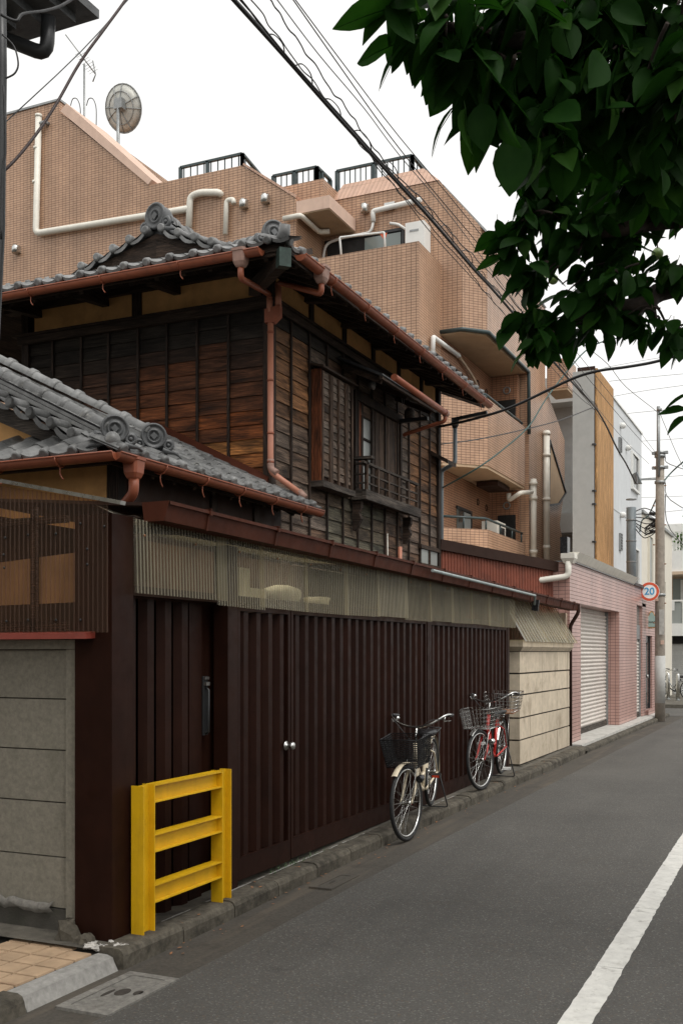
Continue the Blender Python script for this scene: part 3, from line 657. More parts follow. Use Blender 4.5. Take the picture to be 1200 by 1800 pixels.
while yy < 16.6:
    z = gzl(yy); q = MB(); q.box((-3.412, yy - .012, z - .03), (-3.394, yy + .012, z + .008)).box((-3.60, yy - .012, z + .002), (-3.394, yy + .012, z + .012)).hexa([(-3.432, yy - .012, z - .122), (-3.426, yy - .012, z - .122), (-3.426, yy + .012, z - .122), (-3.432, yy + .012, z - .122), (-3.412, yy - .012, z - .02), (-3.406, yy - .012, z - .02), (-3.406, yy + .012, z - .02), (-3.412, yy + .012, z - .02)])
    q.build('gutter_bracket', 'eave_fence_gutter', lt); yy += .9
def lsheet(y0, y1, nm, m):
    MB().hexa([(-3.52, y0, gzl(y0) - .02), (-3.52, y1, gzl(y1) - .02), (-5.02, y1, gzl(y1) + .10), (-5.02, y0, gzl(y0) + .10), (-3.52, y0, gzl(y0)), (-3.52, y1, gzl(y1)), (-5.02, y1, gzl(y1) + .12), (-5.02, y0, gzl(y0) + .12)]).build(nm, m, lt)
lsheet(5.12, 7.0, 'roof_sheet', 'brown_dark'); lsheet(9.8, 16.6, 'roof_sheet', 'brown_dark')
b = MB(); corrugate(b, (-3.52, 7.0, gzl(7.0) - .012), (-3.52, 9.8, gzl(9.8) - .012), (-5.02, 7.0, gzl(7.0) + .11), (-5.02, 9.8, gzl(9.8) + .11), (0, 0, 1), .06, .012); b.build('clear_roof_sheet', 'clear_corrugated', lt)
b = MB(); b.box((XF - .10, 5.1, 2.47), (XF - .04, 13.1, 2.53)); b.build('wall_plate', 'beam_wood', lt)
b = MB(); b.grid([[(XF - .10, 5.12 + i * .09, 2.50 + .015 * math.sin(i * 1.3)) for i in range(9)], [(XF - .35, 5.12 + i * .09, 2.60 + .012 * math.cos(i)) for i in range(9)]]); tag(b.build('tarpaulin', 'tarp', None), 'pale folded tarpaulin wedged under the lean-to gutter', 'tarpaulin')
# dark yard behind the fence: shelf with pale boxes that show through the clear strip
b = MB(); b.box((-4.95, 5.2, .1), (-4.90, 16.5, 2.62)); tag(b.build('yard_wall', 'yard_brown', None), 'dark inner wall of the yard behind the brown fence', 'wall')
sh = thing('storage_shelf', (-4.3, 8.3, .1), 'dark wooden storage shelf behind the fence top', 'shelf')
MB().box((-4.35, 7.0, 2.085), (-3.80, 9.6, 2.11)).build('shelf_board', 'beam_wood', sh); MB().box((-4.3, 7.05, .1), (-4.25, 7.1, 2.085)).build('leg', 'post_wood', sh); MB().box((-4.3, 9.5, .1), (-4.25, 9.55, 2.085)).build('leg', 'post_wood', sh)
q = pX(420, 1010, -3.8); 
b = MB(); b.box((-3.86, q.y, 2.112), (-3.80, q.y + .16, 2.34)).box((-3.86, q.y + .162, 2.112), (-3.80, q.y + .42, 2.20)); tag(b.build('paper_panel', 'paper', None), 'pale notched board standing behind the clear strip', 'board')
q = pX(500, 1050, -3.8); b = MB(); b.lathe((-3.92, q.y + .17, 2.112), (0, 0, 1), [(.10, 0), (.15, .02), (.17, .09), (.15, .12), (.06, .15), (.01, .152)], 18); tag(b.build('pale_basin', 'paper', None), 'pale upturned basin on the shelf behind the clear strip', 'basin')
b = MB(); q = pX(565, 1050, -3.8); b.lathe((-3.92, q.y + .15, 2.112), (0, 0, 1), [(.10, 0), (.12, .08), (.09, .085)], 16); tag(b.build('pale_tub', 'paper', None), 'small pale tub right of the basin behind the clear strip', 'tub')

# ================================================================== YELLOW STEEL BARRIER (H section)
yb = thing('yellow_barrier', (-3.53, 5.45, .1), 'bright yellow steel guard barrier standing in front of the brown entrance door', 'barrier')
def hbeam(b, a, c, w, h, tf, tw, up):                   # flanges of width w, section height h along up
    a, c, up = V(a), V(c), V(up).normalized(); d = (c - a).normalized(); side = d.cross(up).normalized()
    for s in (-1, 1): b.beam(a + up * s * (h - tf) / 2, c + up * s * (h - tf) / 2, w, tf, up)
    b.beam(a, c, tw, h - 2 * tf - .001, up); return b
ya, yc_ = 5.005, 5.875
for yy, nm in ((ya, 0), (yc_, 1)):
    b = MB(); hbeam(b, (-3.52, yy, .085), (-3.52, yy, .955), .085, .115, .008, .007, (0, 1, 0)); b.build('post', 'yellow_paint', yb)
for zc in (.899, .61, .316):
    b = MB(); hbeam(b, (-3.52, ya + .059, zc), (-3.52, yc_ - .059, zc), .08, .105, .008, .007, (0, 0, 1)); b.build('rail', 'yellow_paint', yb)

# weeds in the joint
b = MB()
for k in range(90):
    yy = rnd.choice((6.75, 6.9, 7.25, 7.4, 7.05)) + rnd.gauss(0, .09); x = kx(yy) - .158 + rnd.gauss(0, .015); z = pad(yy); a = rnd.uniform(0, 6.28); h = rnd.uniform(.015, .045)
    d = V((math.cos(a), math.sin(a), 0)); p = V((x, yy, z - .005)); b.quad(p - d.cross(V((0, 0, 1))) * .004, p + d.cross(V((0, 0, 1))) * .004, p + d * h * .6 + V((0, 0, h)))
tag(b.build('weeds', 'weed', None), 'low green weeds in the joint behind the kerb', 'weeds', None, 'stuff')
# ================================================================== WOODEN HOUSE
XW, YW, XLF, YE = -5.2, 9.65, -8.42, 15.0
house = thing('wooden_house', (-6.8, 12.3, .1), 'old dark timber town house with grey tiled hip and gable roof', 'house')
rh = random.Random(5)
ZTR = 5.375                                               # trim beam between boards and plaster
# core
MB().box((XLF + .03, YW + .03, .1), (XW - .03, YE - .03, 6.0)).build('core_wall', 'brown_dark', house)
# left (gable) face boards
bx = [-8.42, -8.03, -7.62, -7.24, -6.84, -6.46, -6.07, -5.68, -5.24]
rows = 15; rh_ = .152
def mixcol(a, b, t): return tuple(a[i] + (b[i] - a[i]) * t for i in range(3))
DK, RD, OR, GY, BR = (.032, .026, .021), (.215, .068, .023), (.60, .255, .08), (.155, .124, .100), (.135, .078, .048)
wl_ = MB().box((XLF + .02, YW + .02, 3.1), (XW - .02, YW + .03, ZTR)).build('gable_side_wall', 'brown_dark', house)
for r in range(rows):
    z0 = ZTR - .03 - (r + 1) * rh_
    for c in range(8):
        x0, x1 = bx[c], bx[c + 1]
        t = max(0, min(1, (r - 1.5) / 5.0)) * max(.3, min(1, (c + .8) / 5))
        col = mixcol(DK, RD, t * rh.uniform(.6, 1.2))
        if r == 10 and c >= 5: col = mixcol(RD, OR, rh.uniform(.1, .4))
        if r == 9 and c >= 6: col = mixcol(RD, OR, rh.uniform(.8, 1.0))
        if rh.random() < .10 and c > 2: col = mixcol(col, RD, .3)
        b = MB(); b.hexa([(x0, YW - .014, z0), (x1, YW - .014, z0), (x1, YW + .018, z0), (x0, YW + .018, z0), (x0, YW + .004, z0 + rh_ + .012), (x1, YW + .004, z0 + rh_ + .012), (x1, YW + .018, z0 + rh_ + .012), (x0, YW + .018, z0 + rh_ + .012)])
        b.build('plank', 'plank_wood', wl_, color=col)
for x in bx[:-1]:
    MB().box((x - .014, YW - .036, 3.15), (x + .014, YW - .0145, ZTR - .02)).build('batten', 'post_wood', wl_)
# street face boards
ws = MB().box((XW - .03, YW + .02, .12), (XW - .02, YE - .02, ZTR)).build('street_side_wall', 'brown_dark', house)
by = [9.66, 10.11, 10.56, 11.03, 11.48, 11.93, 12.38, 12.83, 13.28, 13.73, 14.18, 14.60, 15.0]
for r in range(19):
    z0 = ZTR - .03 - (r + 1) * .158
    for c in range(12):
        y0, y1 = by[c], by[c + 1]
        if c in (2, 3, 4) and 3.72 < z0 and z0 + .158 < 4.85: continue
        if 5 <= c <= 7 and 3.75 < z0 and z0 + .158 < 4.75: continue
        col = mixcol(GY, BR, rh.uniform(0, 1))
        if c <= 1:
            col = mixcol(GY, BR, rh.uniform(.2, .7))
            if 1 <= r <= 6: col = mixcol(BR, OR, rh.uniform(.05, .36) * (1 - .1 * abs(r - 3)))
        if c >= 9 and 3 <= r <= 9: col = mixcol(BR, OR, rh.uniform(0, .2))
        if r >= 11 and c in (3, 4, 5, 6): col = mixcol((.11, .105, .075), BR, rh.uniform(0, .6))
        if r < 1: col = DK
        b = MB(); b.hexa([(XW + .014, y0, z0), (XW + .014, y1, z0), (XW - .018, y1, z0), (XW - .018, y0, z0), (XW - .004, y0, z0 + .170), (XW - .004, y1, z0 + .170), (XW - .018, y1, z0 + .170), (XW - .018, y0, z0 + .170)])
        b.build('plank', 'plank_wood', ws, color=col)
for c, y in enumerate(by[1:-1]):
    MB().box((XW + .0145, y - .014, 2.5), (XW + .034, y + .014, ZTR - .02)).build('batten', 'post_wood', ws)
# framing: corner posts, trim beams, plaster, wall plate
for x, y in ((XW, YW), (XLF, YW), (XW, YE)):
    MB().box((x - .05, y - .048 if y == YW else y - .06, .2), (x + .048 if x == XW else x + .05, y + .06 if y == YW else y + .045, 5.9)).build('corner_post', 'post_wood', house)
MB().box((XLF - .10, YW - .07, ZTR - .05), (XW + .058, YW - .015, ZTR + .035)).box((XLF - .14, YW - .11, ZTR + .036), (XW + .10, YW + .02, ZTR + .062)).build('trim_beam', 'beam_wood', house)
MB().box((XW + .0355, YW + .07, ZTR - .05), (XW + .056, YE, ZTR + .035)).box((XW - .02, YW + .07, ZTR + .036), (XW + .09, YE, ZTR + .062)).build('trim_beam', 'beam_wood', house)
for x0, x1 in ((XLF + .11, -6.92), (-6.80, XW - .11)):
    MB().box((x0, YW - .008, ZTR + .065), (x1, YW + .02, 5.72)).build('plaster_panel', 'plaster', house)
MB().box((-6.92, YW - .03, ZTR + .063), (-6.80, YW + .02, 5.73)).build('stud', 'post_wood', house)
py = [9.72, 10.62, 11.53, 12.44, 13.35, 14.25, 14.93]
for y0, y1 in zip(py, py[1:]):
    MB().box((XW - .02, y0 + .05, ZTR + .065), (XW + .008, y1 - .05, 5.70)).build('plaster_panel', 'plaster', house)
for y in py[1:-1]: MB().box((XW - .02, y - .049, ZTR + .063), (XW + .03, y + .049, 5.71)).build('stud', 'post_wood', house)
MB().box((XLF - .3, YW - .06, 5.722), (XW + .06, YW + .06, 5.86)).build('wall_plate', 'beam_wood', house)
MB().box((XW - .06, YW + .061, 5.722), (XW + .06, YE + .2, 5.86)).build('wall_plate', 'beam_wood', house)

# ---------------- shutter box, window, hood and balcony on the street face
BXo = -5.045
tb = MB(); z0, z1 = 3.66, 4.90; y0, y1 = 10.60, 11.47
tb.box((XW + .0005, y0, z0), (BXo - .03, y1, z1))
sbox = tb.build('shutter_box', 'brown_dark', house)
MB().box((XW + .035, y0 - .014, z0 - .02), (BXo, y0 - .0005, z1 + .02)).build('end_board', 'red_wood', sbox)
zz = z0 + .06; 
while zz < z1 - .02:
    b = MB(); b.hexa([(BXo - .008, y0 + .06, zz), (BXo - .008, y1 - .05, zz), (BXo - .029, y1 - .05, zz), (BXo - .029, y0 + .06, zz), (BXo - .022, y0 + .06, zz + .098), (BXo - .022, y1 - .05, zz + .098), (BXo - .029, y1 - .05, zz + .098), (BXo - .029, y0 + .06, zz + .098)])
    b.build('slat', 'plank_wood', sbox, color=mixcol(GY, BR, rh.uniform(0, .7))); zz += .092
for yy in (y0 + .02, y0 + .235, y0 + .275, y0 + .46, y0 + .66, y0 + .70, y1 - .03):
    MB().box((BXo - .03, yy - .016, z0), (BXo + .012, yy + .016, z1)).build('batten', 'grey_wood_vertical', sbox)
MB().box((XW + .03, y0 - .02, z0 - .07), (BXo + .03, y1 + .02, z0 - .001)).build('bottom_rail', 'grey_wood', sbox)
MB().hexa([(XW + .03, y0 - .06, z1 + .06), (BXo + .05, y0 - .06, z1 + .022), (BXo + .05, y1 + .06, z1 + .022), (XW + .03, y1 + .06, z1 + .06), (XW + .03, y0 - .06, z1 + .085), (BXo + .05, y0 - .06, z1 + .045), (BXo + .05, y1 + .06, z1 + .045), (XW + .03, y1 + .06, z1 + .085)]).build('top_board', 'beam_wood', sbox)
# window opening
wy0, wy1, wz0, wz1 = 11.86, 13.36, 3.76, 4.86
win = MB().box((XW - .045, wy0, wz0), (XW - .035, wy1, wz1)).build('window', 'dark_interior', house)
MB().box((XW - .03, wy0 - .06, wz1), (XW + .05, wy1 + .06, wz1 + .11)).box((XW - .03, wy0 - .06, wz0 - .08), (XW + .05, wy1 + .06, wz0)).box((XW - .03, wy0 - .06, wz0), (XW + .05, wy0, wz1)).box((XW - .03, wy1, wz0), (XW + .045, wy1 + .05, wz1)).build('frame', 'post_wood', win)
MB().box((XW - .02, 11.95, wz0), (XW + .02, 12.03, wz1)).build('sliding_stile', 'red_wood', win)
MB().box((XW - .022, 12.10, wz0), (XW - .014, 12.43, wz1)).build('pane', 'frosted_glass', win)
MB().box((XW - .013, 12.08, wz0), (XW + .012, 12.13, wz1)).box((XW - .013, 12.42, wz0), (XW + .012, 12.50, wz1)).box((XW - .013, 12.131, 4.10), (XW + .008, 12.419, 4.125)).box((XW - .013, 12.131, 4.42), (XW + .008, 12.419, 4.445)).box((XW - .013, 12.131, 4.7), (XW + .008, 12.419, 4.725)).build('muntin', 'post_wood', win)
for k in range(6):
    ya_ = 12.51 + k * .14
    MB().box((XW - .012, ya_ + .002, wz0), (XW + .016 + .004 * (k % 2), ya_ + .138, wz1 - .01)).build('shutter_board', 'grey_wood_vertical', win)
# hood over the window with its copper gutter
hd = MB(); hz = 5.23
ha, hb_ = 11.32, 13.30
hd.hexa([(XW + .03, ha, hz - .0), (-4.62, ha + .05, hz - .26), (-4.62, hb_, hz - .26), (XW + .03, hb_, hz - .0), (XW + .03, ha, hz + .03), (-4.62, ha + .05, hz - .225), (-4.62, hb_, hz - .225), (XW + .03, hb_, hz + .03)])
hood = hd.build('window_hood', 'dark_metal', house)
for yy in (11.45, 12.3, 13.2): MB().beam((XW + .035, yy, hz - .06), (-4.66, yy, hz - .30), .045, .06).build('bracket', 'beam_wood', hood)
MB().beam((-4.64, ha + .05, hz - .265), (-4.64, hb_ - .02, hz - .265), .04, .05).build('fascia', 'beam_wood', hood)
b = MB(); b.smooth = True; b.tube([(-4.505, 11.45, hz - .262), (-4.505, 13.30, hz - .292)], .042, 10); b.build('gutter', 'copper_gutter', hood)
b = MB(); b.lathe((-4.505, 13.30, hz - .295), (0, 1, 0), [(.05, 0), (.05, .07), (.03, .085)], 12); b.build('gutter_end', 'pipe_box', hood)
b = MB(); b.tube(elbow([(-4.505, 13.33, hz - .30), (-4.505, 13.33, hz - .40), (XW + .10, 13.37, hz - .52), (XW + .08, 13.38, hz - .53)], .06), .026, 10); b.build('downpipe', 'copper_gutter', hood)
# lamp and hanging hook below hood
b = MB(); b.lathe((XW + .12, 12.05, 5.08), (1, 0, -.2), [(.02, 0), (.05, .03), (.06, .07), (.02, .09)], 14); b.build('porch_lamp', 'grey_steel', hood)
b = MB(); b.tube(bez([(-4.85, 12.62, 5.13), (-4.85, 12.60, 5.0), (-4.85, 12.64, 4.93), (-4.85, 12.68, 5.0), (-4.85, 12.66, 5.14)], 5), .004, 5); b.build('wire_hook', 'grey_steel', hood)
# electricity bracket arm seen under the hood
MB().box((XW + .03, 13.30, 4.86), (-4.75, 13.36, 4.91)).build('shelf_arm', 'dark_metal', house)
b = MB(); b.lathe((-5.02, 13.33, 4.912), (0, 0, 1), [(.07, 0), (.07, .10), (.05, .13)], 14); b.build('meter', 'grey_wood', house)
# balcony
bal = MB(); bA, bB, bz = 11.74, 13.58, 3.68; bo = -4.99
bal.box((XW + .04, bA, bz - .05), (bo - .025, bB, bz - .01))
balc = bal.build('balcony', 'grey_wood', house)
MB().box((bo - .024, bA - .06, bz - .09), (bo + .03, bB + .04, bz + .03)).build('edge_beam', 'grey_wood', balc)
MB().box((XW + .04, bA - .05, bz - .09), (bo - .025, bA - .001, bz + .03)).build('edge_beam', 'grey_wood', balc)
n = 6
for k in range(n):
    yy = bA + .02 + k * (bB - bA - .06) / (n - 1); h = .34 if k else .40
    MB().box((bo - .02, yy - .02, bz + .031), (bo + .02, yy + .02, bz + h)).build('baluster', 'grey_wood_vertical', balc)
for z, w in ((.345, .03), (.22, .02), (.11, .02)):
    MB().box((bo - w * .6, bA - (.1 if z > .3 else 0), bz + z + .0005), (bo + w * .6 + .002, bB, bz + z + w)).build('rail', 'grey_wood', balc)
    MB().box((XW + .06, bA + .005, bz + z + .002), (bo - .021, bA + .035, bz + z + w)).build('rail', 'grey_wood', balc)
MB().box((bo - .14, bA - .06, bz + .402), (bo + .10, bA + .05, bz + .435)).build('rail', 'grey_wood', balc)
for yy in (bA + .02, bB - .1):                              # carved brackets
    pr = [(XW + .035, bz - .10), (bo - .06, bz - .10), (bo - .06, bz - .19), (bo - .09, bz - .24), (bo - .06, bz - .32), (bo - .10, bz - .40), (XW + .06, bz - .46), (XW + .035, bz - .46)]
    MB().prism([(x, yy - .03, z) for x, z in pr], (0, .07, 0)).build('carved_bracket', 'beam_wood', balc)
b = MB(); b.tube([(XW + .10, 13.18, 3.15), (XW + .10, 13.18, 2.5)], .028, 10); b.build('downpipe', 'pipe_pink', house)
b = MB(); b.tube([(XW + .045, 12.86, 3.30), (XW + .05, 12.86, 2.95), (XW + .047, 12.9, 2.6)], .008, 6); b.build('cable_run', 'cream_pvc', house)
# small vent window near the far end
MB().box((XW + .02, 14.22, 3.02), (XW + .034, 14.9, 3.22)).build('vent_window', 'frosted_glass', house)
MB().box((XW + .015, 14.14, 3.225), (XW + .06, 14.98, 3.28)).box((XW + .015, 14.14, 2.95), (XW + .06, 14.98, 3.015)).box((XW + .015, 14.50, 3.016), (XW + .05, 14.56, 3.224)).build('vent_frame', 'beam_wood', house)

# ---------------- roof tiles
def pantile(disc=False, W=.27, Lg=.30):
    prof = [(0, .0), (.02, .024), (.05, .038), (.08, .034), (.105, .014), (.14, .0), (.18, -.007), (.225, -.004), (.275, .009)]
    b = MB(); b.smooth = True; T = .016
    up0 = [(x, 0, z + .018) for x, z in prof]; up1 = [(x, Lg, z + .004) for x, z in prof]
    b.grid([up0, up1]); b.grid([[(x, 0, z + .018 - T) for x, z in prof], up0], False)
    b.grid([[(x, 0, z + .018 - T) for x, z in prof], [(x, Lg, z + .004 - T) for x, z in prof]])
    if disc:
        b.smooth = False; b.lathe((.052, -.012, .026), (0, 1, 0), [(.026, -.018), (.039, -.012), (.042, 0), (.042, .05)], 14)
        lip = [(x, -.004, z + .018) for x, z in prof[4:]]; lo = [(x, -.004, z - .012) for x, z in prof[4:]]; b.grid([lo, lip], False)
    return b
def meshof(b, name, m='kawara'): return b.mesh(name, m, V((0, 0, 0)), False)
TILE, EAVE = meshof(pantile(), 'roof_tile'), meshof(pantile(True), 'eave_tile')
def lay(par, o, e, s, ncol, nrow, keep, objs=True, W=.27, L=.235, eave=True, drop=0.0):
    """courses of tiles; returns the part of the field that is merged into one mesh"""
    e, s = V(e).normalized(), V(s).normalized(); nrm = e.cross(s); o = V(o); merged = MB(); merged.smooth = True
    for r in range(nrow):
        for c in range(ncol):
            p = o + e * (c * W) + s * (r * L - .03)
            ctr = p + e * W / 2 + s * L / 2
            if not keep(ctr): continue
            M = frame(p + nrm * (.002 + rh.uniform(-.002, .002)), e, s, nrm) @ Matrix.Rotation(rh.uniform(-.012, .012), 4, 'Z')
            if r == 0 and eave: inst(EAVE, 'eave_tile', M, par)
            elif objs: inst(TILE, 'roof_tile', M, par)
            else:
                i0 = len(merged.v); merged.v += [M @ v.co for v in TILE.vertices]
                for q in TILE.polygons: merged.f.append(tuple(i0 + k for k in q.vertices)); merged.sm.append(True); merged.mi.append(0)
    return merged
def ridge_run(par, a, b_, r=.075, L=.25, base=.05, name='ridge_tile', ang=.0):
    """line of half round ridge tiles with collars on a stack of flat courses"""
    a, b_ = V(a), V(b_); d = (b_ - a); ln = d.length; d.normalize(); n = max(1, int(round(ln / L))); L = ln / n
    side = d.cross(V((0, 0, 1))).normalized(); up = side.cross(d)
    q = MB(); q.smooth = True
    def ring(y, rr): return [(rr * math.cos(t), y, rr * math.sin(t) + base) for t in [math.pi * k / 10 for k in range(11)]]
    q.grid([ring(0, r), ring(L * .8, r * .93)]); q.grid([ring(L * .74, r * .95), ring(L * .76, r * 1.22), ring(L * .97, r * 1.2), ring(L, r)])
    q.smooth = False; q.quad(*[V(p) for p in ring(0, r)])
    me = meshof(q, name)
    for k in range(n): inst(me, name, frame(a + d * (k * L), side, d, up) @ Matrix.Rotation(rh.uniform(-.02, .02), 4, 'Z'), par)
    if base > .01:
        for s_, wd in ((0, r * 2.3), (1, r * 1.95)):
            h0 = base * s_ / 2 - .02; 
            m = MB(); m.beam(a + up * (h0 + base * .25 + .0), b_ + up * (h0 + base * .25), wd, base * .42, up); m.build('ridge_course', 'kawara', par)
def oni(par, c, facing, s=1.0, label=None):
    """ogre end tile: round boss, raised ring, scrolls and clouds at its foot, projecting round cap above"""
    f = V(facing).normalized(); side = V((0, 0, 1)).cross(f).normalized(); up = f.cross(side) * 1; up = V((0, 0, 1)); c = V(c)
    P = lambda a, b, d: c + side * a * s + up * b * s + f * d * s
    b = MB()
    b.smooth = True
    ring = [(.0, -.16), (.118, -.16), (.135, -.12), (.135, -.02), (.15, -.01), (.15, .02), (.128, .03), (.12, .012), (.085, .008), (.078, .022), (.062, .022), (.056, .006), (.001, .006)]
    b.lathe(P(0, .13, 0), f, [(r_ * s, h_ * s) for r_, h_ in ring], 26)
    b.smooth = False; b.prism([P(.0, .175, .006), P(.042, .13, .006), P(0, .085, .006), P(-.042, .13, .006)], f * .02 * s); b.smooth = True
    b.prism([P(-.17, -.10, -.05), P(-.13, .05, -.05), P(.13, .05, -.05), P(.17, -.10, -.05)], f * -.10 * s)
    for sg in (-1, 1):
        b.torus(P(sg * .165, .03, .0), f, .046 * s, .024 * s, 16, 7); b.ball(P(sg * .165, .03, .01), .024 * s)
        b.tube(bez([P(sg * .10, -.03, .0), P(sg * .17, -.045, .0), P(sg * .25, -.055, -.03), P(sg * .32, -.10, -.05)], 5), [.040 * s - .0022 * s * q for q in range(16)], 8)
        b.tube(bez([P(sg * .13, .09, -.02), P(sg * .21, .085, -.03), P(sg * .225, .02, -.03)], 5), [.02 * s] * 11, 7)
    o = b.build('ridge_end_tile', 'kawara_dark', par, label=label, fixn=False); return o

# ---------------- main roof
XR, XE, XEL_, YF, YG, YB, ZR, PT = -6.78, -4.5, 0, 8.65, 9.9, 15.12, 6.47, .40
ZE = ZR - PT * (XE - XR)
PTL = .30; XEL = XR - (ZR - ZE) / PTL
def zs(x): return ZR - (PT if x > XR else PTL) * abs(x - XR)
roof = MB()
T_ = V((0, 0, -.075)); ZG = ZE + PT * (YG - YF); XH = XE - (YG - YF); XHL = XR - (ZR - ZG) / PTL; KL = (XHL - XEL) / (YG - YF); csl = math.cos(math.atan(PTL)); snl = math.sin(math.atan(PTL))
roof.prism([(XE, YF, ZE), (XE, YB, ZE), (XR, YB, ZR), (XR, YG, ZR), (XH, YG, ZG)], T_)
roof.prism([(XEL, YF, ZE), (XHL, YG, ZG), (XR, YG, ZR), (XR, YB, ZR), (XEL, YB, ZE)], T_)
roof.prism([(XE, YF, ZE), (XH, YG, ZG), (XHL, YG, ZG), (XEL, YF, ZE)], T_)
main = roof.build('main_roof', 'beam_wood', house)
cs = math.cos(math.atan(PT)); sn = math.sin(math.atan(PT))
inS = lambda p: p.x > XR - .02 and p.y < YB + .05 and (p.y > YG + .0 or (p.y - YF) > (XE - p.x))
mg = lay(main, (XE - .015, YF, ZE), (0, 1, 0), (-cs, 0, sn), 24, 11, inS, False)
inF = lambda p: p.y < YG + .05 and (p.y - YF) < (XE - p.x) + .05 and (p.y - YF) * KL < (p.x - XEL) + .05
mg2 = lay(main, (XEL, YF - .04, ZE), (1, 0, 0), (0, cs, sn), 20, 6, inF, True)
inL = lambda p: p.x < XR + .02 and (p.y > YG or (p.y - YF) * KL > (p.x - XEL)) and p.y < YB
mg3 = lay(main, (XEL - .04, YB, ZE), (0, -1, 0), (csl, 0, snl), 24, 14, inL, False)
for q in (mg3,):
    i0 = len(mg.v); mg.v += q.v; mg.f += [tuple(i0 + k for k in f) for f in q.f]; mg.sm += q.sm; mg.mi += q.mi
mg.build('tile_field', 'kawara', main, kind='stuff', fixn=False)
# gable: rake tiles, barge boards, plaster triangle
for sg, xe in ((-1, XHL + .05), (1, XH - .05)):
    c1, s1 = (cs, sn) if sg > 0 else (csl, snl); top = V((XR, YG, ZR)); d = V((sg * c1, 0, -s1)); ln = abs(xe - XR) / c1; n = int(ln / .235)
    q = MB(); q.lathe((0, 0, .035), (0, 1, 0), [(.030, -.03), (.046, -.022), (.050, -.01), (.050, .20)], 14)
    q.grid([[(.04 + .195 * t, 0, .03 - .035 * t - .022 * math.sin(math.pi * t)) for t in (0, .25, .5, .75, 1)], [(.04 + .195 * t, 0, -.012 - .02 * t - .030 * math.sin(math.pi * t)) for t in (0, .25, .5, .75, 1)]]); q.quad((.04, 0, .03), (.04, .2, .03), (.235, .2, -.005), (.235, 0, -.005))
    me = meshof(q, 'rake_tile')
    for k in range(n):
        x = d; yv = V((0, 1, 0)); z = x.cross(yv)
        if z.z < 0: z = -z
        inst(me, 'rake_tile', Matrix(((x.x, yv.x, z.x, (top + d * (k * .235 + .10)).x), (x.y, yv.y, z.y, YG - .06), (x.z, yv.z, z.z, (top + d * (k * .235 + .10)).z + .03), (0, 0, 0, 1))), main)
    q = MB(); a = top + V((0, -.01, -.08)); e = top + d * (ln + .1) + V((0, -.01, -.08)); q.prism([a, e, e + V((0, 0, -.16)), a + V((0, 0, -.26))], (0, .05, 0)); q.build('barge_board', 'beam_wood', main)
MB().prism([(XHL + .2, YG + .22, ZG - .05), (XH - .2, YG + .22, ZG - .05), (XR, YG + .22, ZR - .08)], (0, .05, 0)).build('gable_wall', 'plaster', main)
MB().beam((XHL + .4, YG + .18, ZG + .13), (XH - .4, YG + .18, ZG + .13), .08, .10).build('gable_tie', 'beam_wood', main)
# ridges
ridge_run(main, (XR, YG + .05, ZR + .05), (XR, YB, ZR + .05), .10, .28, .12)
kd = lambda x, y, h: V((x, y, zs(x) + h))
ridge_run(main, kd(XR + .15, YG + .22, .03), kd(XH + .05, YG + .22, .04), .072, .235, .05)
ridge_run(main, kd(XR - .15, YG + .22, .03), kd(XHL + .05, YG + .22, .03), .072, .235, .04)
ridge_run(main, V((XH - .05, YG + .05, ZG + .05)), V((XE - .28, YF + .28, ZE + .12)), .066, .235, .05)
ridge_run(main, V((XHL + .05, YG + .05, ZG + .05)), V((XEL + .13, YF + .1, ZE + .05)), .07, .235, .03)
oni(main, (XR, YG - .02, ZR + .06), (-.15, -1, 0), 1.0)
oni(main, (XE - .24, YF + .24, ZE + .11), (1, -1, 0), .80)
# corner: hip end tile over the hip rafter with its green metal cap
MB().beam((XE - .75, YF + .75, ZE - .10), (XE - .03, YF + .03, ZE - .15), .10, .14).build('hip_rafter', 'beam_wood', main)
MB().beam((XE - .06, YF + .06, ZE - .14), (XE + .02, YF - .02, ZE - .15), .115, .17).build('hip_cap', 'verdigris', main)
b = MB(); b.smooth = True; b.tube([(XE - .12, YF + .12, ZE + .06), (XE - .01, YF + .01, ZE + .08), (XE + .01, YF - .01, ZE + .16)], [.05, .058, .052], 14); b.build('hip_end_tile', 'kawara', main, fixn=False)
# far end of the ridge slope: end tiles seen against the apartment wall
oni(main, (XE - .22, YB - .06, ZE + .10), (1, 1, 0), .45)
# soffit boards and rafters
for k in range(22):
    y = YF + .35 + k * .30
    MB().beam((XW - .02, y, zs(XW - .02) - .105), (XE - .05, y, ZE - .10), .05, .06).build('rafter', 'beam_wood', main)
for k in range(14):
    x = -8.76 + k * .31
    MB().beam((x, YW + .02, ZE + PT * (YW + .02 - YF) - .105), (x, YF + .06, ZE - .10), .05, .06).build('rafter', 'beam_wood', main)
MB().beam((XE - .03, YF + .02, ZE - .06), (XE - .03, YB, ZE - .06), .03, .09).beam((XEL, YF + .03, ZE - .06), (XE - .05, YF + .03, ZE - .06), .03, .09).build('fascia', 'beam_wood', main)
for k in range(4): MB().beam((-8.2 + k * .95, YW - .06, 5.66), (-8.2 + k * .95, YF + .42, 5.60), .09, .10).build('outrigger', 'beam_wood', main)
for k in range(5): MB().beam((XW + .06, 10.4 + k * .98, 5.66), (XE - .22, 10.4 + k * .98, 5.60), .09, .10).build('outrigger', 'beam_wood', main)
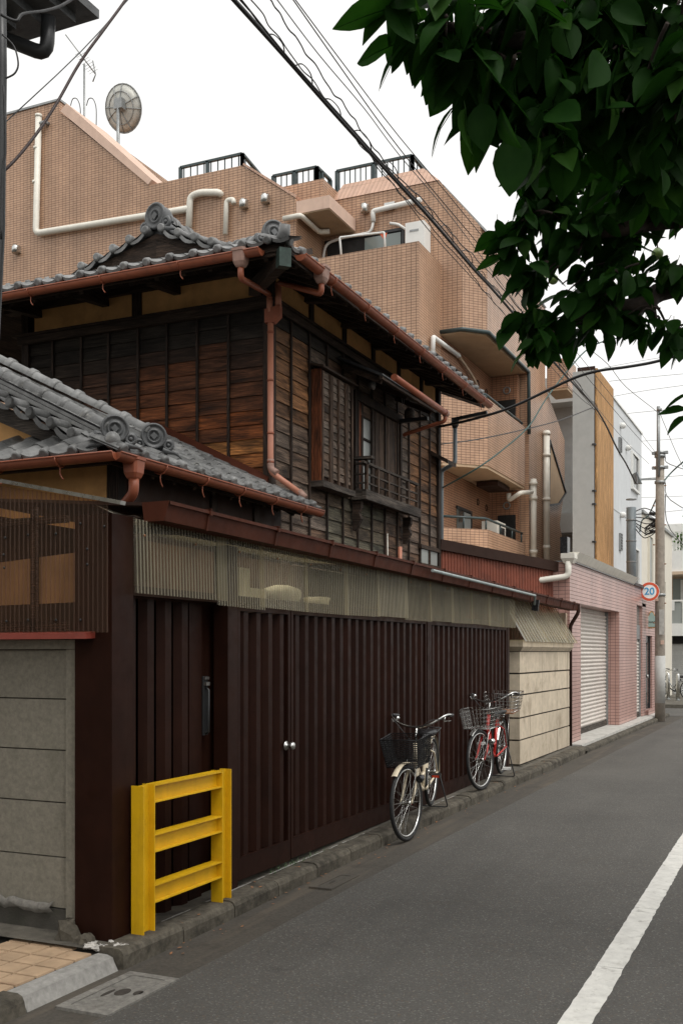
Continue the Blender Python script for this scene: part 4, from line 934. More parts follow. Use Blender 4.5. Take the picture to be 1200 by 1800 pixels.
# ---------------- copper coloured gutters and downpipes
def halfgutter(name, a, b_, par, r=.058, m='copper_gutter'):
    a, b_ = V(a), V(b_); d = (b_ - a).normalized(); s = d.cross(V((0, 0, 1))).normalized(); u = V((0, 0, 1))
    q = MB(); rows = []
    for rr in (r, r - .006): rows.append([[p + s * rr * math.cos(t) + u * rr * math.sin(t) for t in [math.pi + math.pi * k / 10 for k in range(11)]] for p in (a, b_)])
    q.grid(rows[0]); q.grid(rows[1]); q.tube([a + s * r, b_ + s * r], .008, 6); q.tube([a - s * r, b_ - s * r], .008, 6)
    for e in (0, 1): q.quad(*rows[0][e])
    return q.build(name, m, par, fixn=False)
def hanger(p, d, par, m='copper_gutter'):
    p, d = V(p), V(d).normalized(); s = d.cross(V((0, 0, 1)))
    b = MB(); b.tube([p + s * .066 * math.cos(t) + V((0, 0, .066)) * math.sin(t) for t in [math.pi + math.pi * k / 8 for k in range(9)]], .006, 5); b.tube(bez([p + V((0, 0, -.062)), p + V((0, 0, -.12)) - s * .03 * 0, p + V((.0, .0, -.16)) + d * .03], 4), .006, 5); b.build('gutter_hanger', m, par)
def hopper(c, par, m='pipe_box', s=1.0):
    b = MB(); c = V(c)
    def ring(w, z): return [c + V((x * w * s, y * w * s, z * s)) for x, y in ((-1, -.72), (-.72, -1), (.72, -1), (1, -.72), (1, .72), (.72, 1), (-.72, 1), (-1, .72))]
    R = [ring(.075, .07), ring(.075, .045), ring(.068, .04), ring(.060, -.05), ring(.045, -.085), ring(.032, -.10)]
    for a, e in zip(R, R[1:]):
        for k in range(8): b.quad(a[k], a[(k + 1) % 8], e[(k + 1) % 8], e[k])
    b.quad(*R[0]); b.quad(*R[-1]); return b.build('rain_hopper', m, par)
GZ = ZE - .088
front_g = ((XEL - .02, YF - .085, GZ + .03), (XE - .20, YF - .085, GZ + .02))
street_g = ((XE + .085, YF + .16, GZ + .010), (XE + .085, YB - .02, GZ - .045))
halfgutter('gutter', *front_g, main); halfgutter('gutter', *street_g, main)
for k in range(4): hanger((-8.35 + k * .92, YF - .085, GZ + .028), (1, 0, 0), main)
for k in range(7): hanger((XE + .085, 9.5 + k * .86, GZ + .005 - .009 * k), (0, 1, 0), main)
h1 = V((XE - .42, YF - .085, GZ - .02)); h2 = V((XE + .085, YF + .62, GZ - .02))
hopper(h1, main); hopper(h2, main)
dpx, dpy = XW + .085, YW - .075
b = MB(); b.tube(elbow([h1 + V((0, 0, -.08)), h1 + V((0, 0, -.20)), (dpx - .035, dpy - .01, ZTR + .07), (dpx - .035, dpy - .01, ZTR - .10)], .07), .030, 12); b.build('downpipe', 'copper_gutter', house)
b = MB(); b.tube(elbow([h2 + V((0, 0, -.08)), h2 + V((0, 0, -.20)), (dpx + .045, dpy + .03, ZTR + .20), (dpx + .045, dpy + .03, ZTR - .04)], .07), .030, 12); b.build('downpipe', 'copper_gutter', house)
b = MB(); b.tube([(dpx - .035, dpy - .01, ZTR + .05), (dpx - .035, dpy - .01, ZTR - .12)], .033, 12); b.build('pipe_socket', 'pipe_pink', house); b = MB(); b.tube([(dpx + .045, dpy + .03, ZTR + .19), (dpx + .045, dpy + .03, ZTR - .08)], .034, 12); b.build('pipe_socket', 'pipe_pink', house)
b = MB(); b.prism([(dpx - .075, dpy - .05, ZTR - .09), (dpx + .085, dpy - .01, ZTR - .05), (dpx + .085, dpy - .01, ZTR - .16), (dpx + .02, dpy - .03, ZTR - .23), (dpx - .075, dpy - .05, ZTR - .23)], (-.02, .09, 0)); b.build('pipe_junction', 'copper_gutter', house)
LPz = 3.60
b = MB(); b.tube(elbow([(dpx - .03, dpy, ZTR - .22), (dpx - .03, dpy, LPz + .0), (XW + .40, YW - .0, LPz - .26)], .06), .032, 12); b.build('downpipe', 'pipe_pink', house)
b = MB(); b.tube(elbow([(dpx - .03, dpy, LPz + .13), (dpx - .03, dpy, LPz + .03), (dpx + .05, dpy, LPz - .02)], .06), .036, 12); b.build('pipe_socket', 'pipe_box', house); b = MB(); b.lathe((XW + .385, YW - .0, LPz - .25), (.6, .1, -.6), [(.037, -.05), (.037, .05)], 12); b.build('pipe_socket', 'pipe_box', house)
for z in (5.05, 4.55, 4.0, 3.7): MB().lathe((dpx - .03, dpy, z), (0, 0, 1), [(.036, -.012), (.036, .012)], 12).build('pipe_clip', 'copper_gutter', house)
# far end downpipe with hopper
b = MB(); b.beam((-4.45, YB - .02, GZ - .16), (-5.0, YB - .02, GZ - .22), .05, .05); b.lathe((-4.95, YB - .02, GZ - .30), (0, 0, 1), [(.035, -.05), (.06, .0), (.06, .08)], 8); b.build('rain_hopper', 'dark_metal', house)
b = MB(); b.tube(elbow([(-4.95, YB - .02, GZ - .3), (-4.95, YB - .02, GZ - .88), (XW + .02, YB + .02, GZ - .97), (XW + .02, YB + .02, 2.4)], .05), .032, 10); b.build('downpipe', 'grey_pipe', house)
MB().hexa([(XW + .02, 14.6, 4.66), (XW + .3, 14.6, 4.5), (XW + .3, 15.0, 4.5), (XW + .02, 15.0, 4.66), (XW + .02, 14.6, 4.72), (XW + .3, 14.6, 4.56), (XW + .3, 15.0, 4.56), (XW + .02, 15.0, 4.72)]).build('small_hood', 'beam_wood', house)

# ================================================================== FRONT WING (low tiled roof)
wing = thing('front_wing', (-6.2, 8.0, .1), 'low front wing of the timber house with grey tiled roof and rust red gutter', 'house wing')
WX, WY, WP = -4.77, 6.40, .49
WZ = 3.235; wcs = math.cos(math.atan(WP)); wsn = math.sin(math.atan(WP))
def wz(x): return WZ + WP * (WX - x)
WG = 6.92; WRX = -7.3
MB().box((-7.3, 6.85, .1), (-5.03, YW - .06, 3.30)).build('wall', 'brown_dark', wing)
MB().box((-7.3, 6.835, 2.3), (-5.16, 6.849, 3.22)).build('plaster_panel', 'plaster', wing)
for x, y in ((-5.08, 6.82), (-5.06, 8.2), (-5.06, 9.0)): MB().box((x - .05, y - .02, .1), (x + .06, y + .08, 3.28)).build('post', 'post_wood', wing)
MB().box((-5.028, 6.93, 2.3), (-5.02, 8.17, 3.25)).box((-5.028, 8.29, 2.3), (-5.02, 8.97, 3.25)).build('wall_board', 'brown_dark', wing)
wd = MB(); 
wd.prism([(WX, WY, WZ), (WX, YW + .22, WZ), (XW + .04, YW + .22, wz(XW + .04)), (XW + .04, YW - .012, wz(XW + .04)), (-6.62, YW - .012, wz(-6.62)), (-6.40, 7.55, wz(-6.40)), (WRX, 7.55, wz(WRX)), (WRX, WG, wz(WRX)), (WX - (WG - WY), WG, wz(WX - (WG - WY)))], (0, 0, -.07))
wd.prism([(WX, WY, WZ), (WX - (WG - WY), WG, wz(WX - (WG - WY))), (WRX, WG, wz(WX - (WG - WY))), (WRX, WY, WZ)], (0, 0, -.07))
wroof = wd.build('wing_roof', 'beam_wood', wing)
inW = lambda p: p.x > WRX and ((p.y > WG - .1) or (p.y - WY) > (WX - p.x) - .02) and p.y < (YW - .10 if p.x < XW + .05 else YW + .2) and (p.x > -6.45 or p.y < 7.5)
lay(wroof, (WX + .03, WY - .03, WZ), (0, 1, 0), (-wcs, 0, wsn), 13, 12, inW, True)
inWs = lambda p: p.y < WG + .05 and (p.y - WY) < (WX - p.x) + .02
lay(wroof, (-7.3, WY - .03, WZ), (1, 0, 0), (0, wcs, wsn), 10, 3, inWs, True)
# rake of the wing gable
d = V((-wcs, 0, wsn)); q = MB(); q.lathe((0, 0, .03), (0, 1, 0), [(.03, -.03), (.046, -.022), (.05, -.01), (.05, .25)], 14)
q.grid([[(.04 + .195 * t, 0, .03 - .03 * t - .022 * math.sin(math.pi * t)) for t in (0, .25, .5, .75, 1)], [(.04 + .195 * t, 0, -.012 - .02 * t - .032 * math.sin(math.pi * t)) for t in (0, .25, .5, .75, 1)]]); q.quad((.04, 0, .03), (.04, .25, .03), (.235, .25, 0), (.235, 0, 0)); me = meshof(q, 'rake_tile')
for k in range(9):
    p0 = V((-5.40, WG - .22, wz(-5.40) - .10)) + d * (k * .235); x = -d; z = V((0, 1, 0)).cross(x); z = z if z.z > 0 else -z
    inst(me, 'rake_tile', Matrix(((x.x, 0, z.x, p0.x), (x.y, 1, z.y, p0.y), (x.z, 0, z.z, p0.z), (0, 0, 0, 1))), wroof)
MB().prism([(-5.35, WG - .16, wz(-5.35) - .14), (WRX, WG - .16, wz(WRX) - .14), (WRX, WG - .16, wz(WRX) - .36), (-5.45, WG - .16, wz(-5.45) - .24)], (0, .06, 0)).build('barge_board', 'grey_wood', wroof)
MB().prism([(-5.6, WG + .02, wz(-5.35) - .22), (WRX, WG + .02, wz(WRX) - .14), (WRX, WG + .02, 3.4), (-5.6, WG + .02, 3.4)], (0, .04, 0)).build('gable_wall', 'plaster', wroof)
wr = lambda x, y, h: V((x, y, wz(x) + h))
ridge_run(wroof, wr(-6.9, 6.70, .05), wr(-4.90, 6.52, .06), .064, .24, .06)
ridge_run(wroof, wr(-6.9, 7.12, .08), wr(-5.08, 7.28, .08), .064, .24, .09)
ridge_run(wroof, wr(-6.9, 6.86, .0), wr(-5.15, 6.95, .0), .036, .2, .03)
oni(wroof, (-4.83, 6.50, wz(-4.83) + .06), (.85, -1, 0), .72); oni(wroof, (-5.0, 7.26, wz(-5.0) + .08), (.85, -1, 0), .72)
b = MB(); b.smooth = True; b.ball((-4.80, 6.43, WZ + .08), .062, (1, 1, 1.1), 14, 9); b.build('hip_end_tile', 'kawara', wroof, fixn=False)
# flashing along the wall
MB().hexa([(-6.66, YW - .10, wz(-6.66) + .02), (XW + .02, YW - .10, wz(XW + .02) + .02), (XW + .02, YW - .04, wz(XW + .02) + .02), (-6.66, YW - .04, wz(-6.66) + .02), (-6.66, YW - .10, wz(-6.66) + .06), (XW + .02, YW - .10, wz(XW + .02) + .06), (XW + .02, YW - .037, wz(XW + .02) + .13), (-6.66, YW - .037, wz(-6.66) + .13)]).build('flashing', 'eave_fence_gutter', wroof)
WG_ = WZ - .045
halfgutter('gutter', (-7.3, WY - .08, WG_ - .0), (WX + .09, WY - .08, WG_ + .005), wroof); halfgutter('gutter', (WX + .08, WY - .09, WG_ + .005), (WX + .08, YW + .16, WG_ + .0), wroof)
for k in range(5): hanger((WX + .08, 6.9 + k * .62, WG_), (0, 1, 0), wroof)
for k in range(3): hanger((-6.4 + k * .6, WY - .08, WG_), (1, 0, 0), wroof)
hc = V((WX + .07, WY + .16, WG_ - .06)); hopper(hc, wroof, 'copper_gutter', 1.0)
b = MB(); b.tube(elbow([hc + V((0, 0, -.09)), hc + V((0, 0, -.20)), (-5.0, 6.72, WG_ - .40), (-5.15, 6.75, WG_ - .42)], .08), .040, 12); b.build('downpipe', 'copper_gutter', wroof)
MB().beam((WX - .04, WY + .02, WZ - .06), (WX - .04, YW + .2, WZ - .06), .03, .08).beam((-7.3, WY + .03, WZ - .06), (WX - .06, WY + .03, WZ - .06), .03, .08).build('fascia', 'beam_wood', wroof)
for k in range(10): MB().beam((-5.05, 6.7 + k * .31, wz(-5.05) - .11), (WX - .06, 6.7 + k * .31, WZ - .10), .045, .05).build('rafter', 'beam_wood', wroof)
# ================================================================== BROWN TILED APARTMENT BUILDING
ap = thing('apartment_building', (-10, 23, .1), 'brown tiled apartment building with stepped roof and balconies behind the timber house', 'building')
YA, YB2, XR1 = 19.6, 20.96, -6.3
Xr = -9.93
BT = 'brown_tile'
wingA = [(-24, .1), (-24, 14.7), (-16.16, 14.7), (-16.16, 14.45), (-13.63, 12.25), (-11.23, 12.23), (Xr, 11.29), (Xr, .1)]
MB().prism([(x, YA, z) for x, z in wingA], (0, 1.55, 0)).build('side_wall', BT, ap)
MB().box((-24, YA + 1.56, .1), (-16.17, YA + 6, 14.69)).build('stair_tower', BT, ap)
MB().box((-24.1, YA - .03, 14.70), (-16.13, YA + 1.6, 14.75)).build('coping', 'grey_steel', ap)
def slopecap(x0, z0, x1, z1, w=.13):
    MB().hexa([(x0, YA - .035, z0 - .02), (x1, YA - .035, z1 - .02), (x1, YA + 1.5, z1 - .02), (x0, YA + 1.5, z0 - .02), (x0 + .18, YA - .03, z0 + w), (x1 + .10, YA - .03, z1 + w * .6), (x1 + .10, YA + 1.5, z1 + w * .6), (x0 + .18, YA + 1.5, z0 + w)]).build('sloped_coping', 'canopy_pink', ap)
slopecap(-16.1, 14.45, -13.63, 12.27)
MB().hexa([(-11.2, YA - .02, 12.23), (Xr, YA - .02, 11.295), (Xr, YA + 1.5, 11.295), (-11.2, YA + 1.5, 12.23), (-11.18, YA - .02, 12.27), (Xr + .03, YA - .02, 11.34), (Xr + .03, YA + 1.5, 11.34), (-11.18, YA + 1.5, 12.27)]).build('coping', 'light_brown_tile', ap)
# block above recess, canopy slab
MB().box((-14, 20.42, 11.2), (-9.68, 24, 12.0)).build('roof_block', BT, ap)
MB().box((Xr + .01, YA, 10.955), (-9.15, YB2 - .001, 11.22)).build('canopy_slab', 'canopy_pink', ap)
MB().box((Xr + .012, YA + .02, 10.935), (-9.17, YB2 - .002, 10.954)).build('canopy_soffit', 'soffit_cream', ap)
# main block cut by the set-back plane; street side polygon
def cutz(x): return 11.72 - 1.2 * (x + 7.24)
mainW = [(-9.93, .1), (-9.93, 11.55), (-9.6, 11.72), (-7.24, 11.72), (-6.715, cutz(-6.715)), (-6.715, 8.53), (-7.19, 8.53), (-7.19, .1)]
MB().prism([(x, YB2, z) for x, z in mainW], (0, 3.75, 0)).build('rear_wall', BT, ap)
MB().hexa([(-9.75, YB2 - .02, 11.725), (-7.25, YB2 - .02, 11.725), (-7.25, YB2 + .02, 11.725), (-9.75, YB2 + .02, 11.725), (-9.62, YB2 + .40, 12.24), (-7.72, YB2 + .40, 12.24), (-7.72, YB2 + .6, 12.24), (-9.62, YB2 + .6, 12.24)]).build('mansard_strip', 'light_brown_tile', ap)
MB().hexa([(-7.25, YB2 + .0, 11.726), (-7.22, YB2 + .0, 11.726), (-7.22, YB2 + 3.7, 11.726), (-7.25, YB2 + 3.7, 11.726), (-7.72, YB2 + .4, 12.23), (-7.70, YB2 + .4, 12.23), (-7.70, YB2 + 3.7, 12.23), (-7.72, YB2 + 3.7, 12.23)]).build('mansard_side', 'light_brown_tile', ap)
# loggia parapet
MB().prism([(-12, YA + .02, 5.0), (-7.192, YA + .02, 5.0), (-7.192, YA + .02, 9.95), (-12, YA + .02, 9.95)], (0, .18, 0)).build('loggia_parapet', BT, ap)
MB().box((-7.37, YA + .201, 5.0), (-7.192, YB2 - .001, 9.95)).build('loggia_side', BT, ap)
MB().box((-12, YA + .2, 8.65), (-7.38, YB2 - .001, 8.8)).build('loggia_floor', 'cream_concrete', ap)
# 3rd floor street bay: chamfered, cut by the set-back plane
def bay(name, pl, z0, z1, m=BT, top=None):
    b = MB(); n = len(pl)
    lo = [V((x, y, z0)) for x, y in pl]; hi = [V((x, y, (top(x) if top else z1))) for x, y in pl]
    b.quad(*reversed(lo)); b.quad(*hi)
    for k in range(n): b.quad(lo[k], lo[(k + 1) % n], hi[(k + 1) % n], hi[k])
    return b.build(name, m, ap)
YP = 24.95
bay('street_bay', [(-6.714, YB2), (-6.30, 21.39), (-6.30, YP), (-6.714, YP)], 8.50, 0, BT, cutz)
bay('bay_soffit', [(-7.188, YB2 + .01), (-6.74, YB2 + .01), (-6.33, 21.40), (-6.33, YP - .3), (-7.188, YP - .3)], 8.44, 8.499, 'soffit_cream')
b = MB(); b.tube(elbow([(-7.19, YB2 - .02, 8.50), (-6.70, YB2 - .02, 8.50), (-6.27, 21.38, 8.50), (-6.27, YP - .15, 8.50), (-6.27, YP - .12, 7.0)], .05), .045, 8); b.build('soffit_gutter', 'dark_green_metal', ap)
# recesses of the lower floors
rec = 24.68
for zf, zt, nm in ((5.69, 8.44, 2), (2.9, 5.62, 1)):
    MB().box((-7.19, rec, zf), (-6.52, rec + .2, zt)).build('recess_wall', 'shaded_recess_tile', ap); MB().box((-7.189, 20.98, zf), (-7.182, rec - .001, zt)).build('shaded_lining', 'shaded_recess_tile', ap)  # thin lining added to carry the darker, shaded tile colour
    par_top = 7.11 if nm == 2 else 4.33
    bay('balcony_parapet', [(-7.08, 20.67), (-6.30, 21.45), (-6.30, YP - .4), (-6.44, YP - .4), (-6.44, 21.52), (-7.18, 20.78)], zf, par_top)
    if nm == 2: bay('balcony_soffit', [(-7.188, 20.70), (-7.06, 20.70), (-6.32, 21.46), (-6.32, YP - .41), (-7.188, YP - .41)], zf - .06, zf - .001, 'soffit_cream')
    else: bay('balcony_floor', [(-7.188, 20.70), (-7.06, 20.70), (-6.32, 21.46), (-6.32, YP - .41), (-7.188, YP - .41)], zf - .06, zf - .001, 'cream_concrete')
    dz = zf
    MB().box((-7.0, rec - .02, dz + .02), (-6.56, rec - .001, dz + 2.15)).build('door', 'dark_interior', ap)
    MB().box((-7.181, 22.0, dz + .15), (-7.17, 23.0, dz + 2.0)).build('window', 'dark_glass', ap)
    MB().box((-7.169, 22.5, dz + .15), (-7.155, 22.98, dz + 1.98)).build('sliding_pane', 'frosted_glass', ap)
    MB().box((-7.169, 21.95, dz + 2.0), (-7.14, 23.05, dz + 2.06)).box((-7.169, 22.985, dz + .1), (-7.14, 23.05, dz + 2.0)).build('window_frame', 'dark_metal', ap)
    for (yv, zv) in ((23.6, dz + 2.35), (24.3, dz + 2.3)):
        b = MB(); b.torus((-7.18, yv, zv), (1, 0, 0), .07, .015, 14, 6); b.build('vent_ring', 'brown_dark', ap)
    b = MB(); b.torus((-6.78, rec - .01, dz + 2.38), (0, 1, 0), .08, .018, 16, 6); b.build('vent_ring', 'grey_steel', ap)
    # rails above the parapets
    rz = par_top + (.24 if nm == 1 else .10)
    b = MB(); b.tube([(-7.08, 20.70, rz), (-6.36, 21.45, rz), (-6.36, YP - .42, rz)], .028, 8)
    for p in ((-6.72, 21.07), (-6.36, 21.5), (-6.36, 22.6), (-6.36, 23.6), (-6.36, YP - .5)): b.tube([(p[0], p[1], par_top), (p[0], p[1], rz)], .02, 6)
    b.build('handrail', 'dark_green_metal', ap)
MB().box((-7.0, 22.9, 5.50), (-6.5, 23.9, 5.60)).build('ceiling_hatch', 'brown_dark', ap)
MB().box((-6.98, 23.25, 3.8), (-6.62, 24.0, 4.75)).build('water_heater', 'cream_pvc', ap)
MB().box((-6.619, 23.55, 4.45), (-6.60, 23.85, 4.62)).build('heater_panel', 'dark_metal', ap)
# street facade beyond the bay, with its stepped far edge
prof = [(YP, .1), (YP, cutz(-6.3)), (26.62, cutz(-6.3)), (26.62, 8.6), (26.9, 8.45), (28.9, 7.62), (28.9, 6.28), (28.3, 5.2), (29.2, 4.2), (29.4, .1)]
MB().prism([(XR1, y, z) for y, z in prof], (-3.3, 0, 0)).build('street_wall', BT, ap)
MB().box((-6.299, 26.8, 8.55), (-5.75, 27.8, 9.3)).build('end_balcony', BT, ap)
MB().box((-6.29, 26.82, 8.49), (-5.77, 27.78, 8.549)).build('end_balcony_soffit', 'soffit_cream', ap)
tri = [(26.98, 7.25), (26.9, 5.55), (28.0, 5.72), (28.9, 6.15)]
MB().prism([(XR1 + .004, y, z) for y, z in tri], (.02, 0, 0)).build('stair_opening', 'soffit_cream', ap)
b = MB()
for p, q in zip(tri, tri[1:] + tri[:1]): b.beam((XR1 + .03, p[0], p[1]), (XR1 + .03, q[0], q[1]), .06, .05)
b.build('opening_trim', 'dark_metal', ap)
MB().box((XR1 + .002, 25.3, 9.55), (XR1 + .03, 26.4, 10.2)).build('attic_window', 'pale_glass', ap)
MB().box((XR1 + .031, 25.25, 9.5), (XR1 + .06, 26.45, 9.549)).box((XR1 + .031, 25.8, 9.55), (XR1 + .06, 25.86, 10.2)).build('window_frame', 'white_paint', ap)
MB().hexa([(-7.24, YB2 + .3, cutz(-7.24) + .0), (XR1 + .02, YB2 + .3, cutz(XR1 + .02)), (XR1 + .02, 26.6, cutz(XR1 + .02)), (-7.24, 26.6, cutz(-7.24)), (-7.24, YB2 + .3, cutz(-7.24) + .05), (XR1 + .04, YB2 + .3, cutz(XR1 + .04) + .06), (XR1 + .04, 26.6, cutz(XR1 + .04) + .06), (-7.24, 26.6, cutz(-7.24) + .05)]).build('roof_coping', 'grey_steel', ap)
# loggia window and equipment
q0, q1 = pY(575, 440, YB2 - .02), pY(707, 405, YB2 - .02)
MB().box((q0.x, YB2 - .03, 8.8), (q1.x, YB2 - .001, q1.z)).build('window', 'dark_interior', ap)
qm = pY(642, 430, YB2); MB().box((qm.x, YB2 - .045, 8.82), (q1.x - .03, YB2 - .031, q1.z - .03)).build('sliding_pane', 'pale_glass', ap)
MB().box((q0.x - .05, YB2 - .06, q1.z), (q1.x + .05, YB2 - .001, q1.z + .06)).box((q1.x, YB2 - .06, 8.8), (q1.x + .05, YB2 - .001, q1.z)).build('window_frame', 'dark_metal', ap)
h0, h1_ = pY(712, 392, 20.55), pY(745, 460, 20.55)
MB().box((h0.x, 20.55, 9.0), (h1_.x, 20.95, h0.z)).build('water_heater', 'white_wall', ap)
MB().box((h0.x + .1, 20.54, h0.z - .2), (h1_.x - .12, 20.549, h0.z - .16)).build('heater_grille', 'grey_steel', ap)
def pipe(pts, r, m, name='drain_pipe', par=None, rr=.12): 
    b = MB(); b.tube(elbow(pts, rr), r, 10); return b.build(name, m, par or ap)
pf = YA - .10
PP = lambda u, v, y=pf: pY(u, v, y)
pipe([PP(68, 202), PP(63, 410), PP(300, 372), PP(332, 366)], .075, 'cream_pvc')
pipe([PP(332, 400), PP(334, 345), PP(352, 338), PP(384, 338), PP(384, 338) + V((0, .12, 0))], .075, 'cream_pvc')
pipe([PP(396, 412), PP(398, 352), PP(410, 350), PP(411, 358)], .055, 'cream_pvc', rr=.07)
pipe([PP(498, 384), PP(528, 378), PP(528, 378) + V((0, .9, -.02)), PP(528, 378) + V((.2, 1.0, 0))], .055, 'cream_pvc', rr=.07)
for u, v in ((68, 203), (65, 260), (63, 320)): q = PP(u, v); MB().lathe(q, (0, 0, 1), [(.085, -.03), (.085, .03)], 10).build('pipe_collar', 'cream_pvc', ap)
MB().tube([PP(70, 217), PP(80, 214), PP(80, 214) + V((0, .1, 0))], .05, 8).build('pipe_bracket', 'grey_steel', ap)
def ventcap(u, v, y, s=1.0):
    q = pY(u, v, y); b = MB(); b.smooth = True; b.lathe(q + V((0, 0, -.10 * s)), (0, 0, 1), [(.085 * s, 0), (.085 * s, .14 * s), (.06 * s, .19 * s), (.01, .20 * s)], 14); b.smooth = False; b.box(q + V((-.084 * s, 0, -.08 * s)), q + V((.084 * s, .10, .08 * s))); b.build('vent_cap', 'steel', ap)
for u, v, y in ((27, 437, pf), (427, 357, pf), (465, 348, pf), (640, 365, YB2 - .1)): ventcap(u, v, y)
PB = lambda u, v: pY(u, v, YB2 - .09)
pipe([PB(740, 350), PB(728, 353), PB(655, 371), PB(656, 390)], .055, 'white_wall', rr=.05)
pipe([PB(656, 388), PB(652, 408), PB(600, 418), PB(572, 428), PB(567, 460)], .03, 'white_wall', rr=.15)
pipe([PB(685, 392), PB(700, 394), PB(712, 402)], .03, 'white_wall', rr=.05)
MB().box(PB(678, 362) - V((.04, 0, .03)), PB(690, 356) + V((.04, .08, .03))).build('vent_cap', 'steel', ap)
pl = lambda u, v: pY(u, v, YA + .12)
pipe([pl(600, 452), pl(597, 417), pl(675, 408), pl(677, 440)], .022, 'white_wall', 'laundry_rail', rr=.02)
b = MB(); q = pl(672, 410); b.prism([q + V((-.06, .0, 0)), q + V((.1, .0, .0)), q + V((.05, 0, -.16))], (0, .004, 0)); b.build('warning_flag', 'orange_flag', ap)
# recess wall fittings beside the house roof end, street drain pipes
RX = -7.17
pr = lambda u, v: pX(u, v, RX + .06)
pipe([pr(760, 622), pr(761, 592), pr(806, 625), pr(806, 628)], .05, 'white_wall', rr=.05)
pipe([pr(806, 626), pr(822, 648), pr(836, 672), pr(842, 690)], .03, 'cream_concrete', rr=.3)
q0, q1 = pX(765, 612, RX), pX(812, 655, RX); MB().box((RX - .01, q0.y, q1.z - .25), (RX + .02, q1.y, q0.z - .1)).build('window', 'dark_interior', ap)
sp = lambda u, v: pX(u, v, XR1 + .09)
pipe([sp(960, 985), sp(960, 757)], .085, 'cream_pvc'); pipe([sp(937, 985), sp(937, 842)], .075, 'cream_pvc')
b = MB(); b.tube(elbow([(-6.6, 24.2, 5.50), (-6.6, 24.2, 5.33), sp(920, 866) + V((-.08, 0, 0)), sp(934, 865)], .1), .055, 10); b.build('drain_pipe', 'cream_pvc', ap)
for u, v in ((960, 762), (960, 800), (960, 878), (960, 962), (937, 850), (937, 876), (937, 970)):
    q = sp(u, v); b = MB(); b.lathe(q, (0, 0, 1), [(.10, -.04), (.10, .04)], 12); b.build('pipe_collar', 'cream_pvc', ap)
    MB().box((q.x - .09, q.y - .02, q.z - .09), (q.x + .02, q.y + .12, q.z - .06)).build('pipe_bracket', 'grey_steel', ap)
# roof railings
def railing(A, B, h, n, m='dark_green_metal', posts=True):
    A, B = V(A), V(B); b = MB(); u = V((0, 0, h)); b.beam(A + u, B + u, .07, .05)
    for k in (0, n // 2, n):
        p = A.lerp(B, k / n); b.box(p - V((.035, .035, 0)), p + V((.035, .035, h)))
    for k in range(n):
        p = A.lerp(B, (k + .5) / n); b.box(p - V((.011, .011, 0)), p + V((.011, .011, h)))
    b.build('roof_railing', m, ap)
railing((-13.05, 20.0, 12.15), (-11.45, 20.0, 12.15), .55, 9); railing((-11.45, 20.0, 12.15), (-11.45, 21.6, 11.9), .55, 6)
railing((-11.0, 20.6, 11.95), (-9.92, 20.6, 11.95), .42, 8); railing((-9.92, 20.6, 11.95), (-9.92, 21.3, 11.95), .42, 3)
railing((-9.85, 21.5, 11.9), (-8.03, 21.5, 11.9), .74, 14); railing((-8.03, 21.5, 11.9), (-8.03, 23.2, 11.9), .74, 8)
# dish and antenna
di = thing('satellite_dish', (-17.5, 24, 14.5), 'round grey mesh satellite dish on a mast above the stepped roof', 'satellite dish')
c = pY(216, 190, 24); ax = V((.06, .90, .30)).normalized()
b = MB(); b.smooth = True; b.lathe(c, ax, [(.62, .02), (.45, -.06), (.25, -.12), (.01, -.14)][::-1], 28); b.build('reflector', 'dish_mesh', di, fixn=False)
b = MB(); b.torus(c + ax * .02, ax, .62, .018, 28, 6); b.torus(c - ax * .085, ax, .42, .012, 24, 6)
sd_ = ax.cross(V((0, 0, 1))).normalized(); up_ = sd_.cross(ax)
for a in (0.3, 1.35, 1.87, 2.9): 
    dv = sd_ * math.cos(a) + up_ * math.sin(a); b.tube(bez([c - dv * .61, c - dv * .42 - ax * .085, c - ax * .155, c + dv * .42 - ax * .085, c + dv * .61], 4), .013, 5)
b.build('ribs', 'grey_steel', di)
b = MB(); b.tube([(c.x + .06, 23.70, 14.2), (c.x + .06, 23.70, c.z - .0)], .045, 8); b.box(c + V((-.06, -.34, -.16)), c + V((.20, -.14, .12))); b.build('mast', 'grey_steel', di)
an = thing('tv_antenna', (-18.9, 24, 14.7), 'thin television antenna on a slim mast above the stair tower', 'antenna')
c = pY(148, 112, 24); b = MB(); b.tube([(c.x, 24, 14.7), (c.x, 24, c.z)], .03, 6); b.build('mast', 'grey_steel', an)
b = MB(); A_, B_ = pY(115, 60, 23.6), pY(168, 130, 24.2); b.tube([A_, B_], .018, 5)
for k in range(9):
    p = A_.lerp(B_, .45 + k * .06); b.tube([p + V((-.22, .1, .03)), p + V((.22, -.1, -.03))], .007, 4)
b.tube([pY(163, 106, 24.2), pY(168, 130, 24.2), pY(163, 143, 24.2)], .02, 5); b.build('yagi', 'grey_steel', an)
for u in (132, 160):
    b = MB(); b.tube(bez([pY(u - 8, 185, 24), pY(u - 4, 173, 24), pY(u + 4, 174, 24), pY(u + 9, 190, 24), pY(u + 9, 220, 24)], 5), .015, 5); tag(b.build('roof_hoop', 'cable_grey', None), 'thin bent hoop on the stair tower roof %s of the antenna mast' % ('left' if u < 148 else 'right'), 'hoop')

